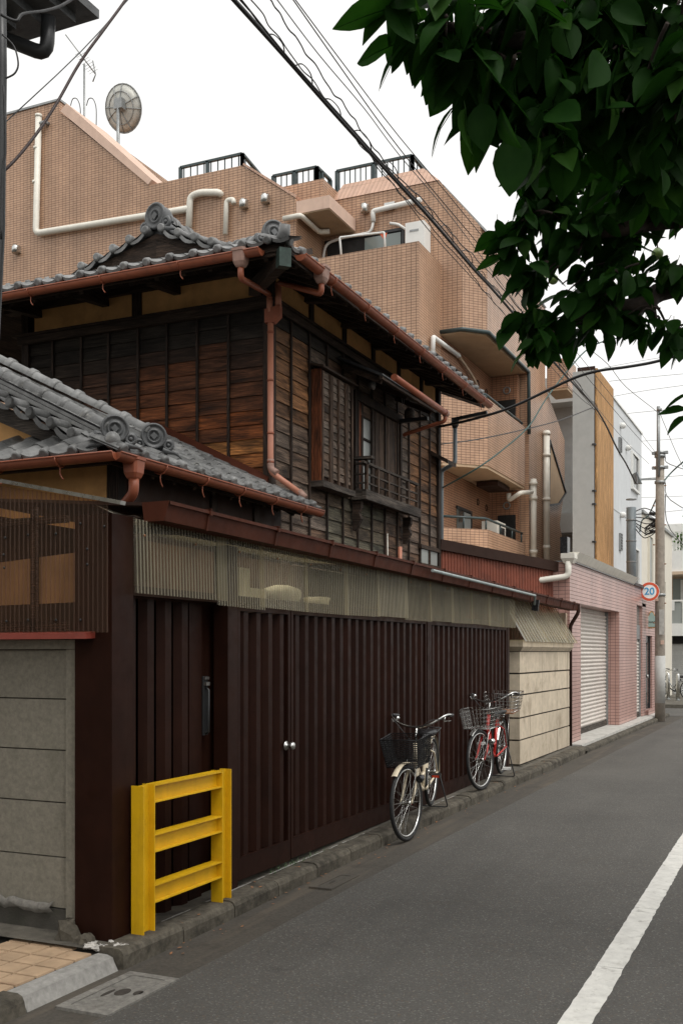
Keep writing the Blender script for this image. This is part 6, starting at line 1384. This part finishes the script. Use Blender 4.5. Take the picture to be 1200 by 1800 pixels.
# ================================================================== NEIGHBOUR EAVE AT THE UPPER LEFT
ne = thing('neighbour_house', (-5.2, 2.5, .08), 'neighbouring house corner with dark tiled eave at the upper left', 'house')
ex, ey, ez = -3.62, 4.66, 5.10
MB().box((-6.5, -1.5, .08), (-5.0, 3.6, 5.2)).build('wall', 'block_concrete', ne)
MB().box((-6.6, -2, ez - .06), (ex - .34, ey - .42, ez - .032)).build('soffit', 'white_wall', ne)
MB().box((-6.6, -2, ez - .12), (ex - .5, ey - .60, ez - .061)).box((ex - .72, -2, ez - .17), (ex - .60, ey - .5, ez - .121)).build('soffit_beam', 'cream_siding', ne)
b = MB(); 
for dz, o in ((-.03, .28), (.02, .18), (.07, .06), (.12, -.03)): b.box((-6.6, -2, ez + dz), (ex - o, ey - o, ez + dz + .048))
b.build('eave_moulding', 'kawara_dark', ne)
b = MB()
b.hexa([(-6.6, -2, ez + .17), (ex + .02, -2, ez + .17), (ex + .02, ey + .02, ez + .17), (-6.6, ey + .02, ez + .17), (-6.6, -2, ez + .9), (ex - 1.6, -2, ez + .9), (ex - 1.6, ey - 1.6, ez + .9), (-6.6, ey - 1.6, ez + .9)]); b.build('tiled_roof', 'kawara_dark', ne)
b = MB(); g1_, g2_ = pY(0, 64, 4.38), pY(82, 96, 4.45); b.tube(elbow([g1_ + (g1_ - g2_) * 2, g2_, g2_ + V((.012, .0, .20))], .07), .038, 12); b.build('gutter_pipe', 'dark_metal', ne)
tp = MB(); tp.tube([pD(2, -40, 4.0), pD(4, 120, 4.0), pD(1, 400, 4.0), pD(-10, 620, 4.0), pD(-30, 1000, 4.0), pD(-50, 1900, 4.0)], .018, 10); tag(tp.build('service_pipe', 'dark_metal', None), 'dark vertical service pipe at the left edge under the eave', 'pipe')
cable([pD(4, 60, 3.95), pD(24, 80, 3.95), pD(32, 110, 3.95), pD(26, 128, 3.95), pD(10, 137, 3.95)], .0035, 'small loop of black cable on the service pipe', k=6)
cable([pD(2, 25, 3.95), pD(28, 36, 3.95), pD(40, 24, 3.98), pD(80, 18, 4.1), pD(110, 8, 4.2), pD(140, -12, 4.3)], .006, 'short black cable clipped under the neighbour eave', k=5)
cable([pD(6, 150, 3.94), pD(10, 260, 3.94), pD(4, 300, 3.94), pD(2, 420, 3.94)], .004, 'thin cable hanging straight down the service pipe', k=5)

for v0, v1, lb in ((640, 612, 'faint wire level with the top of the grey house'), (772, 768, 'faint wire just below the pole head band'), (930, 915, 'faint wire above the white house roof'), (868, 872, 'faint level wire behind the pole shaft')):
    cable([pD(1062, v0 + 6, 46), pD(1150, (v0 + v1) / 2 + 4, 46), pD(1300, v1 - 5, 46)], .009, lb + ' crossing the sky', 'cable_grey', k=4)

# ================================================================== BICYCLES
def bicycle(loc, heading, lean, steer, col, label, basket='mesh', rear_basket=False, grp='bicycles parked against the steel fence', small=False, saddle_h=.71, pitch=0.0):
    t = thing('bicycle', loc, label, 'bicycle', grp, heading); t.rotation_euler = (lean, pitch, heading); t.rotation_mode = 'XYZ'
    R = .335; WB = 1.10
    def part(b, name, m, par=None, **k): return b.build(name, m, par or t, local=True, fixn=k.get('fixn', True))
    st = math.radians(steer); hd = V((-.34, 0, .94)).normalized(); head_top, head_bot = V((.80, 0, .80)), V((.87, 0, .61))
    def rot(p):                                            # turn of fork, bars and basket about the steering axis
        return Matrix.Rotation(st, 3, hd) @ (V(p) - head_bot) + head_bot
    def wheel(c, front):
        ctr = V(c); axl = V((0, 1, 0))
        w = MB(); w.torus(ctr, axl, R - .018, .018, 36, 8)
        r = MB(); r.torus(ctr, axl, R - .043, .011, 36, 6)
        sp_ = MB(); hb = MB(); hb.lathe(ctr - axl * .045, axl, [(.012, 0), (.026, .006), (.018, .02), (.018, .07), (.026, .084), (.012, .09)], 12)
        for k in range(28):
            a = 2 * math.pi * k / 28; s = .03 * (1 if k % 2 else -1); a2 = a + .35 * (1 if k % 4 < 2 else -1)
            sp_.tube([ctr + V((.024 * math.cos(a2), s, .024 * math.sin(a2))), ctr + V(((R - .05) * math.cos(a), s * .1, (R - .05) * math.sin(a)))], .0016, 4, False)
        if front:
            for m_ in (w, r, sp_, hb): m_.v = [rot(p) for p in m_.v]
        rim = part(r, 'wheel', 'chrome')
        for m_, nm, mt in ((w, 'tyre', 'rubber'), (sp_, 'spokes', 'chrome'), (hb, 'hub', 'chrome')):
            o = m_.build(nm, mt, rim, local=True)
        return rim
    wheel((0, 0, R), False); wheel((WB, 0, R), True)
    BB = V((.46, 0, .285)); ST = V((.30, 0, .70))
    f = MB(); f.tube(bez([head_bot + hd * .02, V((.78, 0, .50)), V((.62, 0, .36)), BB], 5), .020, 10); f.tube(bez([head_bot + hd * .10, V((.72, 0, .58)), V((.56, 0, .44)), V((.405, 0, .43))], 5), .015, 10)
    f.tube([BB, ST], .018, 10); f.tube([head_bot - hd * .03, head_top], .021, 10)
    for s in (-1, 1):
        f.tube([BB + V((0, s * .03, 0)), V((.2, s * .05, R - .02)), V((0, s * .06, R))], .010, 8); f.tube([ST + V((0, s * .01, -.06)), V((.12, s * .05, .56)), V((0, s * .06, R))], .008, 8)
    part(f, 'frame', col)
    k = MB()
    for s in (-1, 1): k.tube([rot(p) for p in bez([head_bot + V((.012, s * .025, -.04)), V((.93, s * .05, .55)), V((1.03, s * .052, .42)), V((WB, s * .055, R))], 4)], [.016] * 5 + [.013] * 4 + [.010] * 4, 8)
    k.tube([rot(head_bot + V((.012, -.04, -.035))), rot(head_bot + V((.012, .04, -.035)))], .018, 8); part(k, 'fork', col)
    def guard(c, a0, a1, front, m):
        rows = []
        for j in range(15):
            a = a0 + (a1 - a0) * j / 14; d = V((math.cos(a), 0, math.sin(a)))
            rows.append([V(c) + d * (R + .012 + .012 * math.cos(x * 1.3)) + V((0, x * .027, 0)) for x in (-1, -.5, 0, .5, 1)])
        if front: rows = [[rot(p) for p in r] for r in rows]
        g = MB(); g.grid(rows); part(g, 'mudguard', m)
    guard((0, 0, R), math.radians(20), math.radians(195), False, col if col == 'bike_cream' else 'chrome'); guard((WB, 0, R), math.radians(55), math.radians(165), True, col if col == 'bike_cream' else 'chrome')
    h = MB(); stem = head_top + hd * .16
    h.tube([head_top, stem], .012, 8)
    h.tube([rot(p) for p in bez([V((stem.x - .20, .27, stem.z + .06)), V((stem.x - .06, .27, stem.z + .085)), V((stem.x + .02, .16, stem.z + .03)), V((stem.x + .03, .05, stem.z)), V((stem.x + .03, -.05, stem.z)), V((stem.x + .02, -.16, stem.z + .03)), V((stem.x - .06, -.27, stem.z + .085)), V((stem.x - .20, -.27, stem.z + .06))], 5)], .011, 8)
    hb_ = part(h, 'handlebar', 'chrome')
    for s in (-1, 1):
        g = MB(); g.tube([rot(V((stem.x - .21, s * .27, stem.z + .058))), rot(V((stem.x - .09, s * .27, stem.z + .080)))], .017, 10); g.build('grip', 'black_plastic', hb_, local=True)
        g = MB(); g.tube([rot(p) for p in (V((stem.x - .05, s * .265, stem.z + .07)), V((stem.x - .04, s * .25, stem.z + .035)), V((stem.x - .16, s * .268, stem.z + .015)))], .006, 6); g.build('brake_lever', 'chrome', hb_, local=True)
        g = MB(); g.tube([rot(p) for p in bez([V((stem.x - .05, s * .25, stem.z + .05)), V((stem.x + .10, s * .16, stem.z + .06)), V((stem.x + .12, s * .04, stem.z - .08)), V((stem.x + .04, 0, stem.z - .2))], 5)], .0035, 5); g.build('brake_cable', 'cable_black', hb_, local=True)
    if not small:
        g = MB(); g.lathe(rot(V((stem.x - .02, -.19, stem.z + .07))), (0, 0, 1), [(.02, -.01), (.022, .0), (.015, .014), (.002, .018)], 12); g.build('bell', 'chrome', hb_, local=True)
    sp0 = ST; sd_ = (ST - BB).normalized(); stp = ST + sd_ * (saddle_h - .68)
    b = MB(); b.tube([ST - sd_ * .02, stp], .013, 8); part(b, 'seat_post', 'chrome')
    rows = []
    for x, w, z, dz in ((-.14, .02, .0, .02), (-.12, .085, .02, .05), (-.06, .105, .035, .06), (.0, .08, .03, .055), (.07, .04, .022, .045), (.13, .022, .012, .04), (.15, .008, .0, .03)):
        rows.append([stp + V((x, w * math.sin(a), z + (.02 * math.cos(a) if math.cos(a) > 0 else dz * math.cos(a)))) for a in [2 * math.pi * j / 12 for j in range(13)]])
    b = MB(); b.grid(rows); b.v = [p + V((0, 0, .03)) for p in b.v]; part(b, 'saddle', 'black_plastic')
    b = MB(); 
    for s in (-1, 1): b.torus(stp + V((-.08, s * .05, -.01)), (0, 0, 1), .018, .005, 10, 4)
    part(b, 'saddle_spring', 'chrome')
    def wire_basket(name, o, lx, wy, hz, tap, m, nx, nz, solid, tf):
        """tapered basket: rims, bottom and wires; o = centre of the rear bottom edge"""
        q = MB(); o = V(o)
        def P(x, y, z): k_ = 1 + tap * z / hz; return tf(o + V((x * lx * (1 + .5 * tap * z / hz), y * wy / 2 * k_, z)))
        cs_ = [(0, -1), (1, -.92), (1, .92), (0, 1), (0, -1)]
        r0 = .0045 if not solid else .006
        for j in range(nz + 1):
            z = hz * j / nz; q.tube([P(x, y, z) for x, y in cs_], r0 if j in (0, nz) else (.0032 if solid else .0024), 4, False)
        for (xa, ya2), (xb, yb2) in zip(cs_, cs_[1:]):
            for i in range(nx + 1):
                x, y = xa + (xb - xa) * i / nx, ya2 + (yb2 - ya2) * i / nx; q.tube([P(x, y, 0), P(x, y, hz)], .0030 if solid else .0022, 4, False)
        for i in range(nx + 1):
            y = -1 + 2 * i / nx; q.tube([P(0, y, 0), P(1, y * .92, 0)], .0022, 4, False)
        return part(q, name, m)
    if basket == 'mesh': wire_basket('front_basket', (.88, 0, .66), .25, .32, .25, .22, 'black_plastic', 17, 13, True, rot)
    else: wire_basket('front_basket', (.88, 0, .68), .26, .34, .22, .18, 'chrome', 9, 5, False, rot)
    b = MB(); b.tube([rot(V((.88, -.06, .67))), rot(V((.95, -.05, .60))), rot(V((WB, -.062, R)))], .005, 5); b.tube([rot(V((.88, .06, .67))), rot(V((.95, .05, .60))), rot(V((WB, .062, R)))], .005, 5); part(b, 'basket_stay', 'chrome')
    b = MB(); b.smooth = True; b.lathe(rot(V((.965, .09, .52))), rot(V((1.965, .09, .45))) - rot(V((.965, .09, .52))), [(.02, -.06), (.034, -.02), (.034, .02), (.028, .03)], 12); part(b, 'headlamp', 'chrome' if col == 'bike_red' else 'black_plastic')
    b = MB()
    for s in (-1, 1): b.tube([V((.20, s * .055, .735)), V((-.22, s * .06, .725)), V((-.24, s * .03, .725))], .006, 6); b.tube([V((-.15, s * .06, .725)), V((-.01, s * .066, R))], .005, 6)
    for x in (.12, .0, -.12, -.21): b.tube([V((x, -.06, .73)), V((x, .06, .73))], .005, 6)
    part(b, 'carrier', 'chrome' if col == 'bike_red' else 'dark_metal')
    if rear_basket:
        wire_basket('rear_basket', (-.30, 0, .76), .40, .34, .22, .25, 'chrome', 8, 5, False, lambda p: p)
        b = MB(); b.box((-.30, -.16, .742), (.12, .16, .754)); part(b, 'basket_board', 'rust')
    b = MB(); b.lathe(BB + V((0, -.055, 0)), (0, 1, 0), [(.085, 0), (.085, .006)], 20); part(b, 'chainring', 'chrome')
    b = MB(); b.prism([V((.57, -.07, .285)), V((.50, -.07, .36)), V((.0, -.07, .375)), V((-.04, -.07, R)), V((.0, -.07, .295)), V((.45, -.07, .205))], (0, .01, 0)); part(b, 'chain_guard', 'dark_metal' if col == 'bike_cream' else 'chrome')
    for s, a in ((-1, 1.2 if col == 'bike_red' else -1.9), (1, 1.2 + math.pi if col == 'bike_red' else 1.24)):
        e = BB + V((.16 * math.cos(a), s * .075, .16 * math.sin(a))); b = MB(); b.tube([BB + V((0, s * .06, 0)), e], .009, 6); cr = part(b, 'crank', 'chrome')
        g = MB(); g.box(e + V((-.04, s * .02 - .0, -.012)), e + V((.04, s * .105, .012))); pd_ = g.build('pedal', 'black_plastic' if col == 'bike_cream' else 'pole_sleeve', cr, local=True)
        if not small and col == 'bike_cream':
            pass
        g = MB(); g.box(e + V((.0405, s * .03, -.010)), e + V((.044, s * .095, .010))); part(g, 'reflector', 'reflector_red' if col == 'bike_cream' else 'sign_white')
    b = MB(); b.tube(elbow([V((0, -.075, R)), V((-.07, -.15, -.038)), V((-.07, .15, -.038)), V((0, .075, R))], .03), .007, 6); part(b, 'kickstand', 'dark_metal')
    b = MB(); b.lathe(V((-.365, 0, .42)), (-1, 0, .1), [(.022, 0), (.022, .01), (.008, .014)], 12); part(b, 'rear_reflector', 'reflector_red')
    if col == 'bike_cream':
        b = MB(); m0, m1 = BB.lerp(ST, .62), BB.lerp(ST, .76); b.tube([m0, m1], .0205, 10); m0, m1 = BB.lerp(ST, .88), BB.lerp(ST, .96); b.tube([m0, m1], .0205, 10); part(b, 'frame_decal', 'dark_metal')
    return t
def park(fr, rr, **k):                                     # from the two wheel contact points
    fr, rr = V(fr), V(rr); d = fr - rr; d.z = 0
    return bicycle(rr, math.atan2(d.y, d.x), pitch=math.asin((rr.z - fr.z) / 1.1), **k)
park((-3.245, 8.62, gz(8.6) + .003), (-3.425, 9.71, pad(9.7) + .045), lean=math.radians(-1), steer=-13, col='bike_cream', label='cream step-through bicycle with black mesh front basket, nearest the gate', basket='mesh')
park((-3.335, 11.146, pad(11.15)), (-3.43, 12.24, pad(12.24) + .045), lean=math.radians(-1), steer=-14, col='bike_red', label='red bicycle with wire baskets front and rear beside the beige wall', basket='wire', rear_basket=True)
fb = bicycle((-3.75, 36.2, .14), math.radians(-150), 0, 5, 'dark_metal', 'dark bicycle standing behind the utility pole at the corner', 'wire', False, None, True)
b = MB()
for k in range(150):                                       # grit and dry leaf bits swept against the kerb
    y = rnd.uniform(4.8, 15); x = kx(y) + abs(rnd.gauss(0, .07)) + .01 if rnd.random() < .7 else kx(y) - rnd.uniform(.02, .15); z = gz(y) + .004 if x > kx(y) else pad(y) + .004
    s_ = rnd.uniform(.006, .02); a = rnd.uniform(0, 6.28); d = V((math.cos(a), math.sin(a), rnd.uniform(-.1, .3))) * s_; e = V((-math.sin(a), math.cos(a), .1)) * s_ * .5; p = V((x, y, z)); b.quad(p - d, p + e, p + d, p - e)
tag(b.build('leaf_litter', 'rust', None), 'dry leaf bits and grit swept against the kerb', 'litter', None, 'stuff')
# far pavement with bollards
MB().box((-7, 31, .13), (-2.9, 41.9, .23)).build('corner_pavement', 'pad_concrete', None, kind='structure')
for k, (u, lb) in enumerate(((1174, 'left one of the two steel bollards beyond the pole'), (1191, 'right one of the two steel bollards beyond the pole'))):
    y = 34.2 - k * .6; p = pY(u, 1230, y); bo = thing('bollard', (p.x, y, .23), lb, 'bollard', 'steel bollards on the corner pavement')
    b = MB(); b.lathe((p.x, y, .23), (0, 0, 1), [(.055, 0), (.055, .78), (.045, .82), (.01, .84)], 14); b.build('post', 'steel', bo)
    b = MB(); b.lathe((p.x, y, .231), (0, 0, 1), [(.075, 0), (.07, .03)], 14); b.build('foot', 'grey_steel', bo)
b = MB(); b.tube(bez([(pY(1174, 1200, 34.2).x, 34.2, .85), (pY(1183, 1200, 33.9).x, 33.9, .62), (pY(1191, 1200, 33.6).x, 33.6, .86)], 8), .018, 6); tag(b.build('chain', 'grey_steel', None), 'chain sagging between the two bollards', 'chain')

# ================================================================== UNSEEN HOUSE AND WALL ADDED ACROSS THE STREET FOR THEIR SHADE
oh = thing('shade_house', (8.5, 1, .1), 'unseen plain house added across the street to shade the fence', 'house')
MB().box((6.6, -10, .1), (11, 8.5, 3.0)).build('wall', 'opposite_render', oh)
MB().prism([(6.0, -10.6, 2.95), (11.6, -10.6, 2.95), (8.8, -10.6, 4.1)], (0, 19.7, 0)).build('roof', 'kawara_dark', oh)
for y in (-7, -3, 1, 5):
    w = MB().box((6.57, y, 1.2), (6.595, y + 1.6, 2.4)).build('window', 'dark_glass', oh); MB().box((6.53, y - .05, 1.14), (6.568, y + 1.65, 1.2)).box((6.53, y - .05, 2.4), (6.568, y + 1.65, 2.46)).build('frame', 'white_paint', w)
MB().box((4.62, -14, .1), (4.76, 16, 1.75)).build('shade_wall', 'block_concrete', None, 'unseen block wall added along the far side of the street for shade', 'wall')

# ================================================================== PERSIMMON TREE OVER THE STREET
tr = thing('persimmon_tree', (2.4, 6.2, .1), 'persimmon tree whose dark leafy boughs hang in from the upper right', 'tree')
rt = random.Random(21)
b = MB(); b.smooth = True
b.tube(bez([(2.4, 6.2, -.1), (2.35, 6.15, 1.2), (2.2, 6.0, 2.6), (1.9, 5.8, 3.7)], 5), [.17 - .004 * k for k in range(16)], 12)
T0 = (1.9, 5.8, 3.6)
limbs = [[T0, (1.0, 5.2, 4.0), pD(1210, 120, 3.9), pD(1080, 80, 3.4), pD(920, 70, 3.1), pD(780, 45, 3.0)], [T0, (.9, 5.8, 3.9), pD(1215, 380, 5.3), pD(1100, 400, 5.2), pD(1040, 410, 5.2), pD(970, 415, 5.2)], [T0, (.8, 5.7, 3.6), pD(1215, 500, 5.4), pD(1130, 535, 5.3), pD(1060, 540, 5.3), pD(1010, 560, 5.3)],
         [(1.9, 5.8, 3.7), (1.5, 5.9, 5.0), (.9, 5.8, 5.8), (.2, 5.6, 6.2)], [(1.9, 5.8, 3.7), (1.2, 4.8, 4.6), (.4, 4.0, 5.0), (-.3, 3.6, 5.1)]]
twigs = []
for L in limbs:
    p = bez(L, 6); b.tube(p, [.075 * (1 - k / len(p)) + .010 for k in range(len(p))], 8)
    for k in range(3, int(len(p) * .8), 1):
        if rt.random() < .6:
            d = V((rt.gauss(-.3, .6), rt.gauss(0, .6), rt.gauss(-.1, .4))).normalized() * rt.uniform(.10, .24); q = [p[k], p[k] + d * .5 + V((0, 0, .03)), p[k] + d + V((0, 0, -.06))]; b.tube(bez(q, 3), [.012, .011, .010, .008, .007, .006, .004], 5); twigs.append(bez(q, 3))
b.build('trunk', 'bark', tr, fixn=False)
def leaf_mesh(ln, wd, fold, curl):
    q = MB(); q.smooth = True; rows = []
    for t_, w in ((0, .02), (.12, .55), (.3, .92), (.5, 1.0), (.7, .78), (.86, .42), (1.0, .03)):
        z = -curl * t_ * t_; rows.append([V((t_ * ln, s * w * wd / 2, z + abs(s) * fold * w * wd)) for s in (-1, -.5, 0, .5, 1)])
    q.grid(rows); q.smooth = True; q.tube([V((-.02, 0, .008)), V((0, 0, 0)), V((ln * .5, 0, -curl * .25 - .001)), V((ln * .95, 0, -curl * .9 - .001))], [.0014, .0014, .001, .0005], 4, False); return q
LM = [leaf_mesh(.125, .084, .10, .02).mesh('leaf', 'leaf', V((0, 0, 0)), False), leaf_mesh(.115, .074, .16, .035).mesh('leaf', 'leaf', V((0, 0, 0)), False), leaf_mesh(.14, .092, .08, .012).mesh('leaf', 'leaf', V((0, 0, 0)), False), leaf_mesh(.12, .070, .16, .045).mesh('leaf', 'young_leaf', V((0, 0, 0)), False), leaf_mesh(.13, .068, .12, .05).mesh('leaf', 'leaf', V((0, 0, 0)), False)]
inview = lambda u, v: -30 < u < 1230 and -60 < v < 700
def prj(p):
    q = p - V((0, 0, EYE)); d = -q.x * _s + q.y * _c
    return (CX + F_ * (q.x * _c + q.y * _s) / d, CY - F_ * q.z / d, d) if d > .3 else (9999, 9999, d)
# the crown's envelope: leafy volumes, each an ellipsoid hung on the limbs
blobs = []
for u, v, d, r, n, sc in ((735, 25, 3.0, (.09, .15, .06), 22, 1.15), (800, 75, 3.0, (.10, .2, .09), 40, 1.15), (880, 60, 3.1, (.17, .3, .16), 95, 1.1), (875, 150, 3.1, (.09, .2, .08), 34, 1.1), (980, 60, 3.3, (.22, .4, .2), 150, 1.1), (1000, 170, 3.3, (.19, .3, .13), 110, 1.05), (955, 235, 3.2, (.07, .15, .045), 16, 1.1),
        (1100, 90, 3.4, (.25, .4, .25), 200, 1.05), (1120, 225, 3.5, (.22, .4, .16), 150, 1.05), (1200, 150, 3.5, (.2, .4, .3), 160, 1.05),
        (930, 305, 5.2, (.13, .25, .09), 44, 1.05), (1000, 320, 5.2, (.22, .3, .14), 125, 1.05), (1090, 330, 5.2, (.25, .4, .2), 190, 1.05), (1170, 320, 5.2, (.2, .4, .2), 150, 1.05), (898, 425, 5.2, (.06, .15, .07), 20, 1.05), (955, 400, 5.2, (.13, .25, .13), 72, 1.05), (1040, 415, 5.2, (.19, .3, .15), 120, 1.0), (1105, 420, 5.3, (.12, .3, .12), 52, 1.0),
        (948, 480, 5.2, (.11, .2, .09), 40, 1.05), (1020, 500, 5.3, (.17, .25, .11), 74, 1.05), (1095, 510, 5.3, (.14, .3, .08), 48, 1.05), (925, 550, 5.2, (.06, .12, .04), 11, 1.1), (1000, 565, 5.3, (.12, .2, .05), 26, 1.1), (958, 600, 5.2, (.06, .1, .035), 9, 1.1), (1060, 555, 5.3, (.10, .2, .05), 20, 1.1), (1140, 560, 5.3, (.11, .2, .07), 30, 1.05), (1185, 588, 5.3, (.08, .2, .07), 24, 1.05), (1192, 480, 5.3, (.03, .1, .04), 5, 1.0)):
    blobs.append((pD(u, v, d), r, int(n * (.74 if d > 4 else .92)), sc))
blobs += [(V((.6, 5.5, 5.6)), (1.1, 1.0, .55), 800, 1.1), (V((1.6, 6.2, 5.0)), (1.0, 1.0, .8), 600, 1.1), (V((-.2, 3.6, 5.0)), (.9, .9, .35), 620, 1.1), (V((1.4, 4.4, 4.7)), (.8, .8, .5), 420, 1.1), (V((1.0, 5.5, 3.9)), (.6, .6, .45), 260, 1.1), (V((.2, 5.6, 3.95)), (.4, .5, .4), 200, 1.05), (V((.2, 4.6, 4.3)), (.4, .5, .35), 160, 1.1)]  # first four are unseen, thickened to shade; the rest clothe bare limbs
LV = []
for c_, r, n, sc in blobs:
    cl = []
    while len(cl) < max(5, n // 5):
        p = V((rt.uniform(-1, 1), rt.uniform(-1, 1), rt.uniform(-1, 1)))
        if p.length <= 1: cl.append(V((c_.x + p.x * r[0], c_.y + p.y * r[1], c_.z + p.z * r[2])))
    for k in cl:                                           # little sprays of five drooping leaves
        a0 = rt.uniform(0, 6.28); out = (k - c_); out.z = 0
        for j in range(5):
            a = a0 + j * 1.3 + rt.gauss(0, .25); d = V((math.cos(a), math.sin(a), rt.uniform(-1.1, -.15)))
            if rt.random() < .55: d = d + V((-.7, -.1, -.3))
            LV.append((k + V((rt.gauss(0, .025), rt.gauss(0, .025), rt.gauss(0, .025))), d.normalized(), rt.choice((rt.uniform(.55, .9), rt.uniform(.85, 1.2), rt.uniform(.9, 1.25))) * sc))
for u, v, d, dd, sz in ((1206, 720, 4.6, (-.95, 0, .05), 1), (1210, 732, 4.6, (-.85, -.1, -.4), 1), (1212, 690, 4.6, (-.6, 0, -.3), .9), (700, 0, 2.9, (-.75, -.3, -.55), 1.15), (730, 60, 2.9, (-.85, -.2, -.55), 1.25), (735, 45, 2.95, (-.7, -.2, -.9), 1.2), (765, 60, 2.95, (-.6, -.2, -.9), 1.2), (790, 100, 3.0, (-.35, 0, -1), 1.15), (818, 190, 3.0, (-.2, 0, -1), 1.1), (800, 185, 3.0, (-.75, 0, -.6), 1.1), (845, 180, 3.0, (.05, 0, -1), 1.1), (880, 190, 3.0, (.2, 0, -1), 1.1), (905, 235, 3.05, (-.1, 0, -1), 1.25), (945, 240, 3.05, (.1, 0, -1), 1.2)): LV.append((pD(u, v, d), V(dd).normalized(), sz))
def leafM(p, d, s):
    up = V((rt.gauss(0, .5), rt.gauss(-.2, .5), 1)); y = up.cross(d).normalized(); z = d.cross(y); return Matrix(((d.x * s, y.x * s, z.x * s, p.x), (d.y * s, y.y * s, z.y * s, p.y), (d.z * s, y.z * s, z.z * s, p.z), (0, 0, 0, 1)))
crown = MB(); crown.smooth = True
# a branchlet core so the crown can own the leaves
for c_, r, n, sc in blobs:
    for k in range(3):
        a = c_ + V((rt.uniform(0, 1) * r[0], rt.uniform(-1, 1) * r[1], rt.uniform(0, 1) * r[2])); e = c_ + V((rt.uniform(-1, .3) * r[0], rt.uniform(-1, 1) * r[1], rt.uniform(-1, .3) * r[2])) * .8
        crown.tube(bez([a, a.lerp(e, .5) + V((0, 0, .03)), e], 3), [.007, .0065, .006, .005, .0045, .004, .003], 5)
cr = crown.build('crown', 'bark', tr, fixn=False)
vis = sorted(range(len(LV)), key=lambda i: (not inview(*prj(LV[i][0])[:2]), prj(LV[i][0])[2]))
mass = MB(); mass.smooth = True
for rank, i in enumerate(vis):
    M = leafM(*LV[i]); me = LM[i % 5]
    if rank < 295: inst(me, 'leaf', M, cr)
    else:
        i0 = len(mass.v); mass.v += [M @ v.co for v in me.vertices]
        for q in me.polygons: mass.f.append(tuple(i0 + k for k in q.vertices)); mass.sm.append(True); mass.mi.append(1 if i % 5 == 3 else 0)
mass.build('leaf_mass', ['leaf', 'young_leaf'], cr, kind='stuff', fixn=False)
for u, v, d, r in ((952, 490, 6.05, .026), (972, 491, 6.1, .03), (1155, 446, 5.9, .034)):
    q = pD(u, v, d); fb_ = MB(); fb_.smooth = True; fb_.ball(q, r, (1, 1, .95), 14, 9); fr_ = fb_.build('persimmon', 'fruit', tr, fixn=False)
    MB().lathe(q + V((0, 0, r * .9)), (0, 0, 1), [(.016, 0), (.005, .006), (.003, .03)], 6).build('calyx', 'bark', fr_)
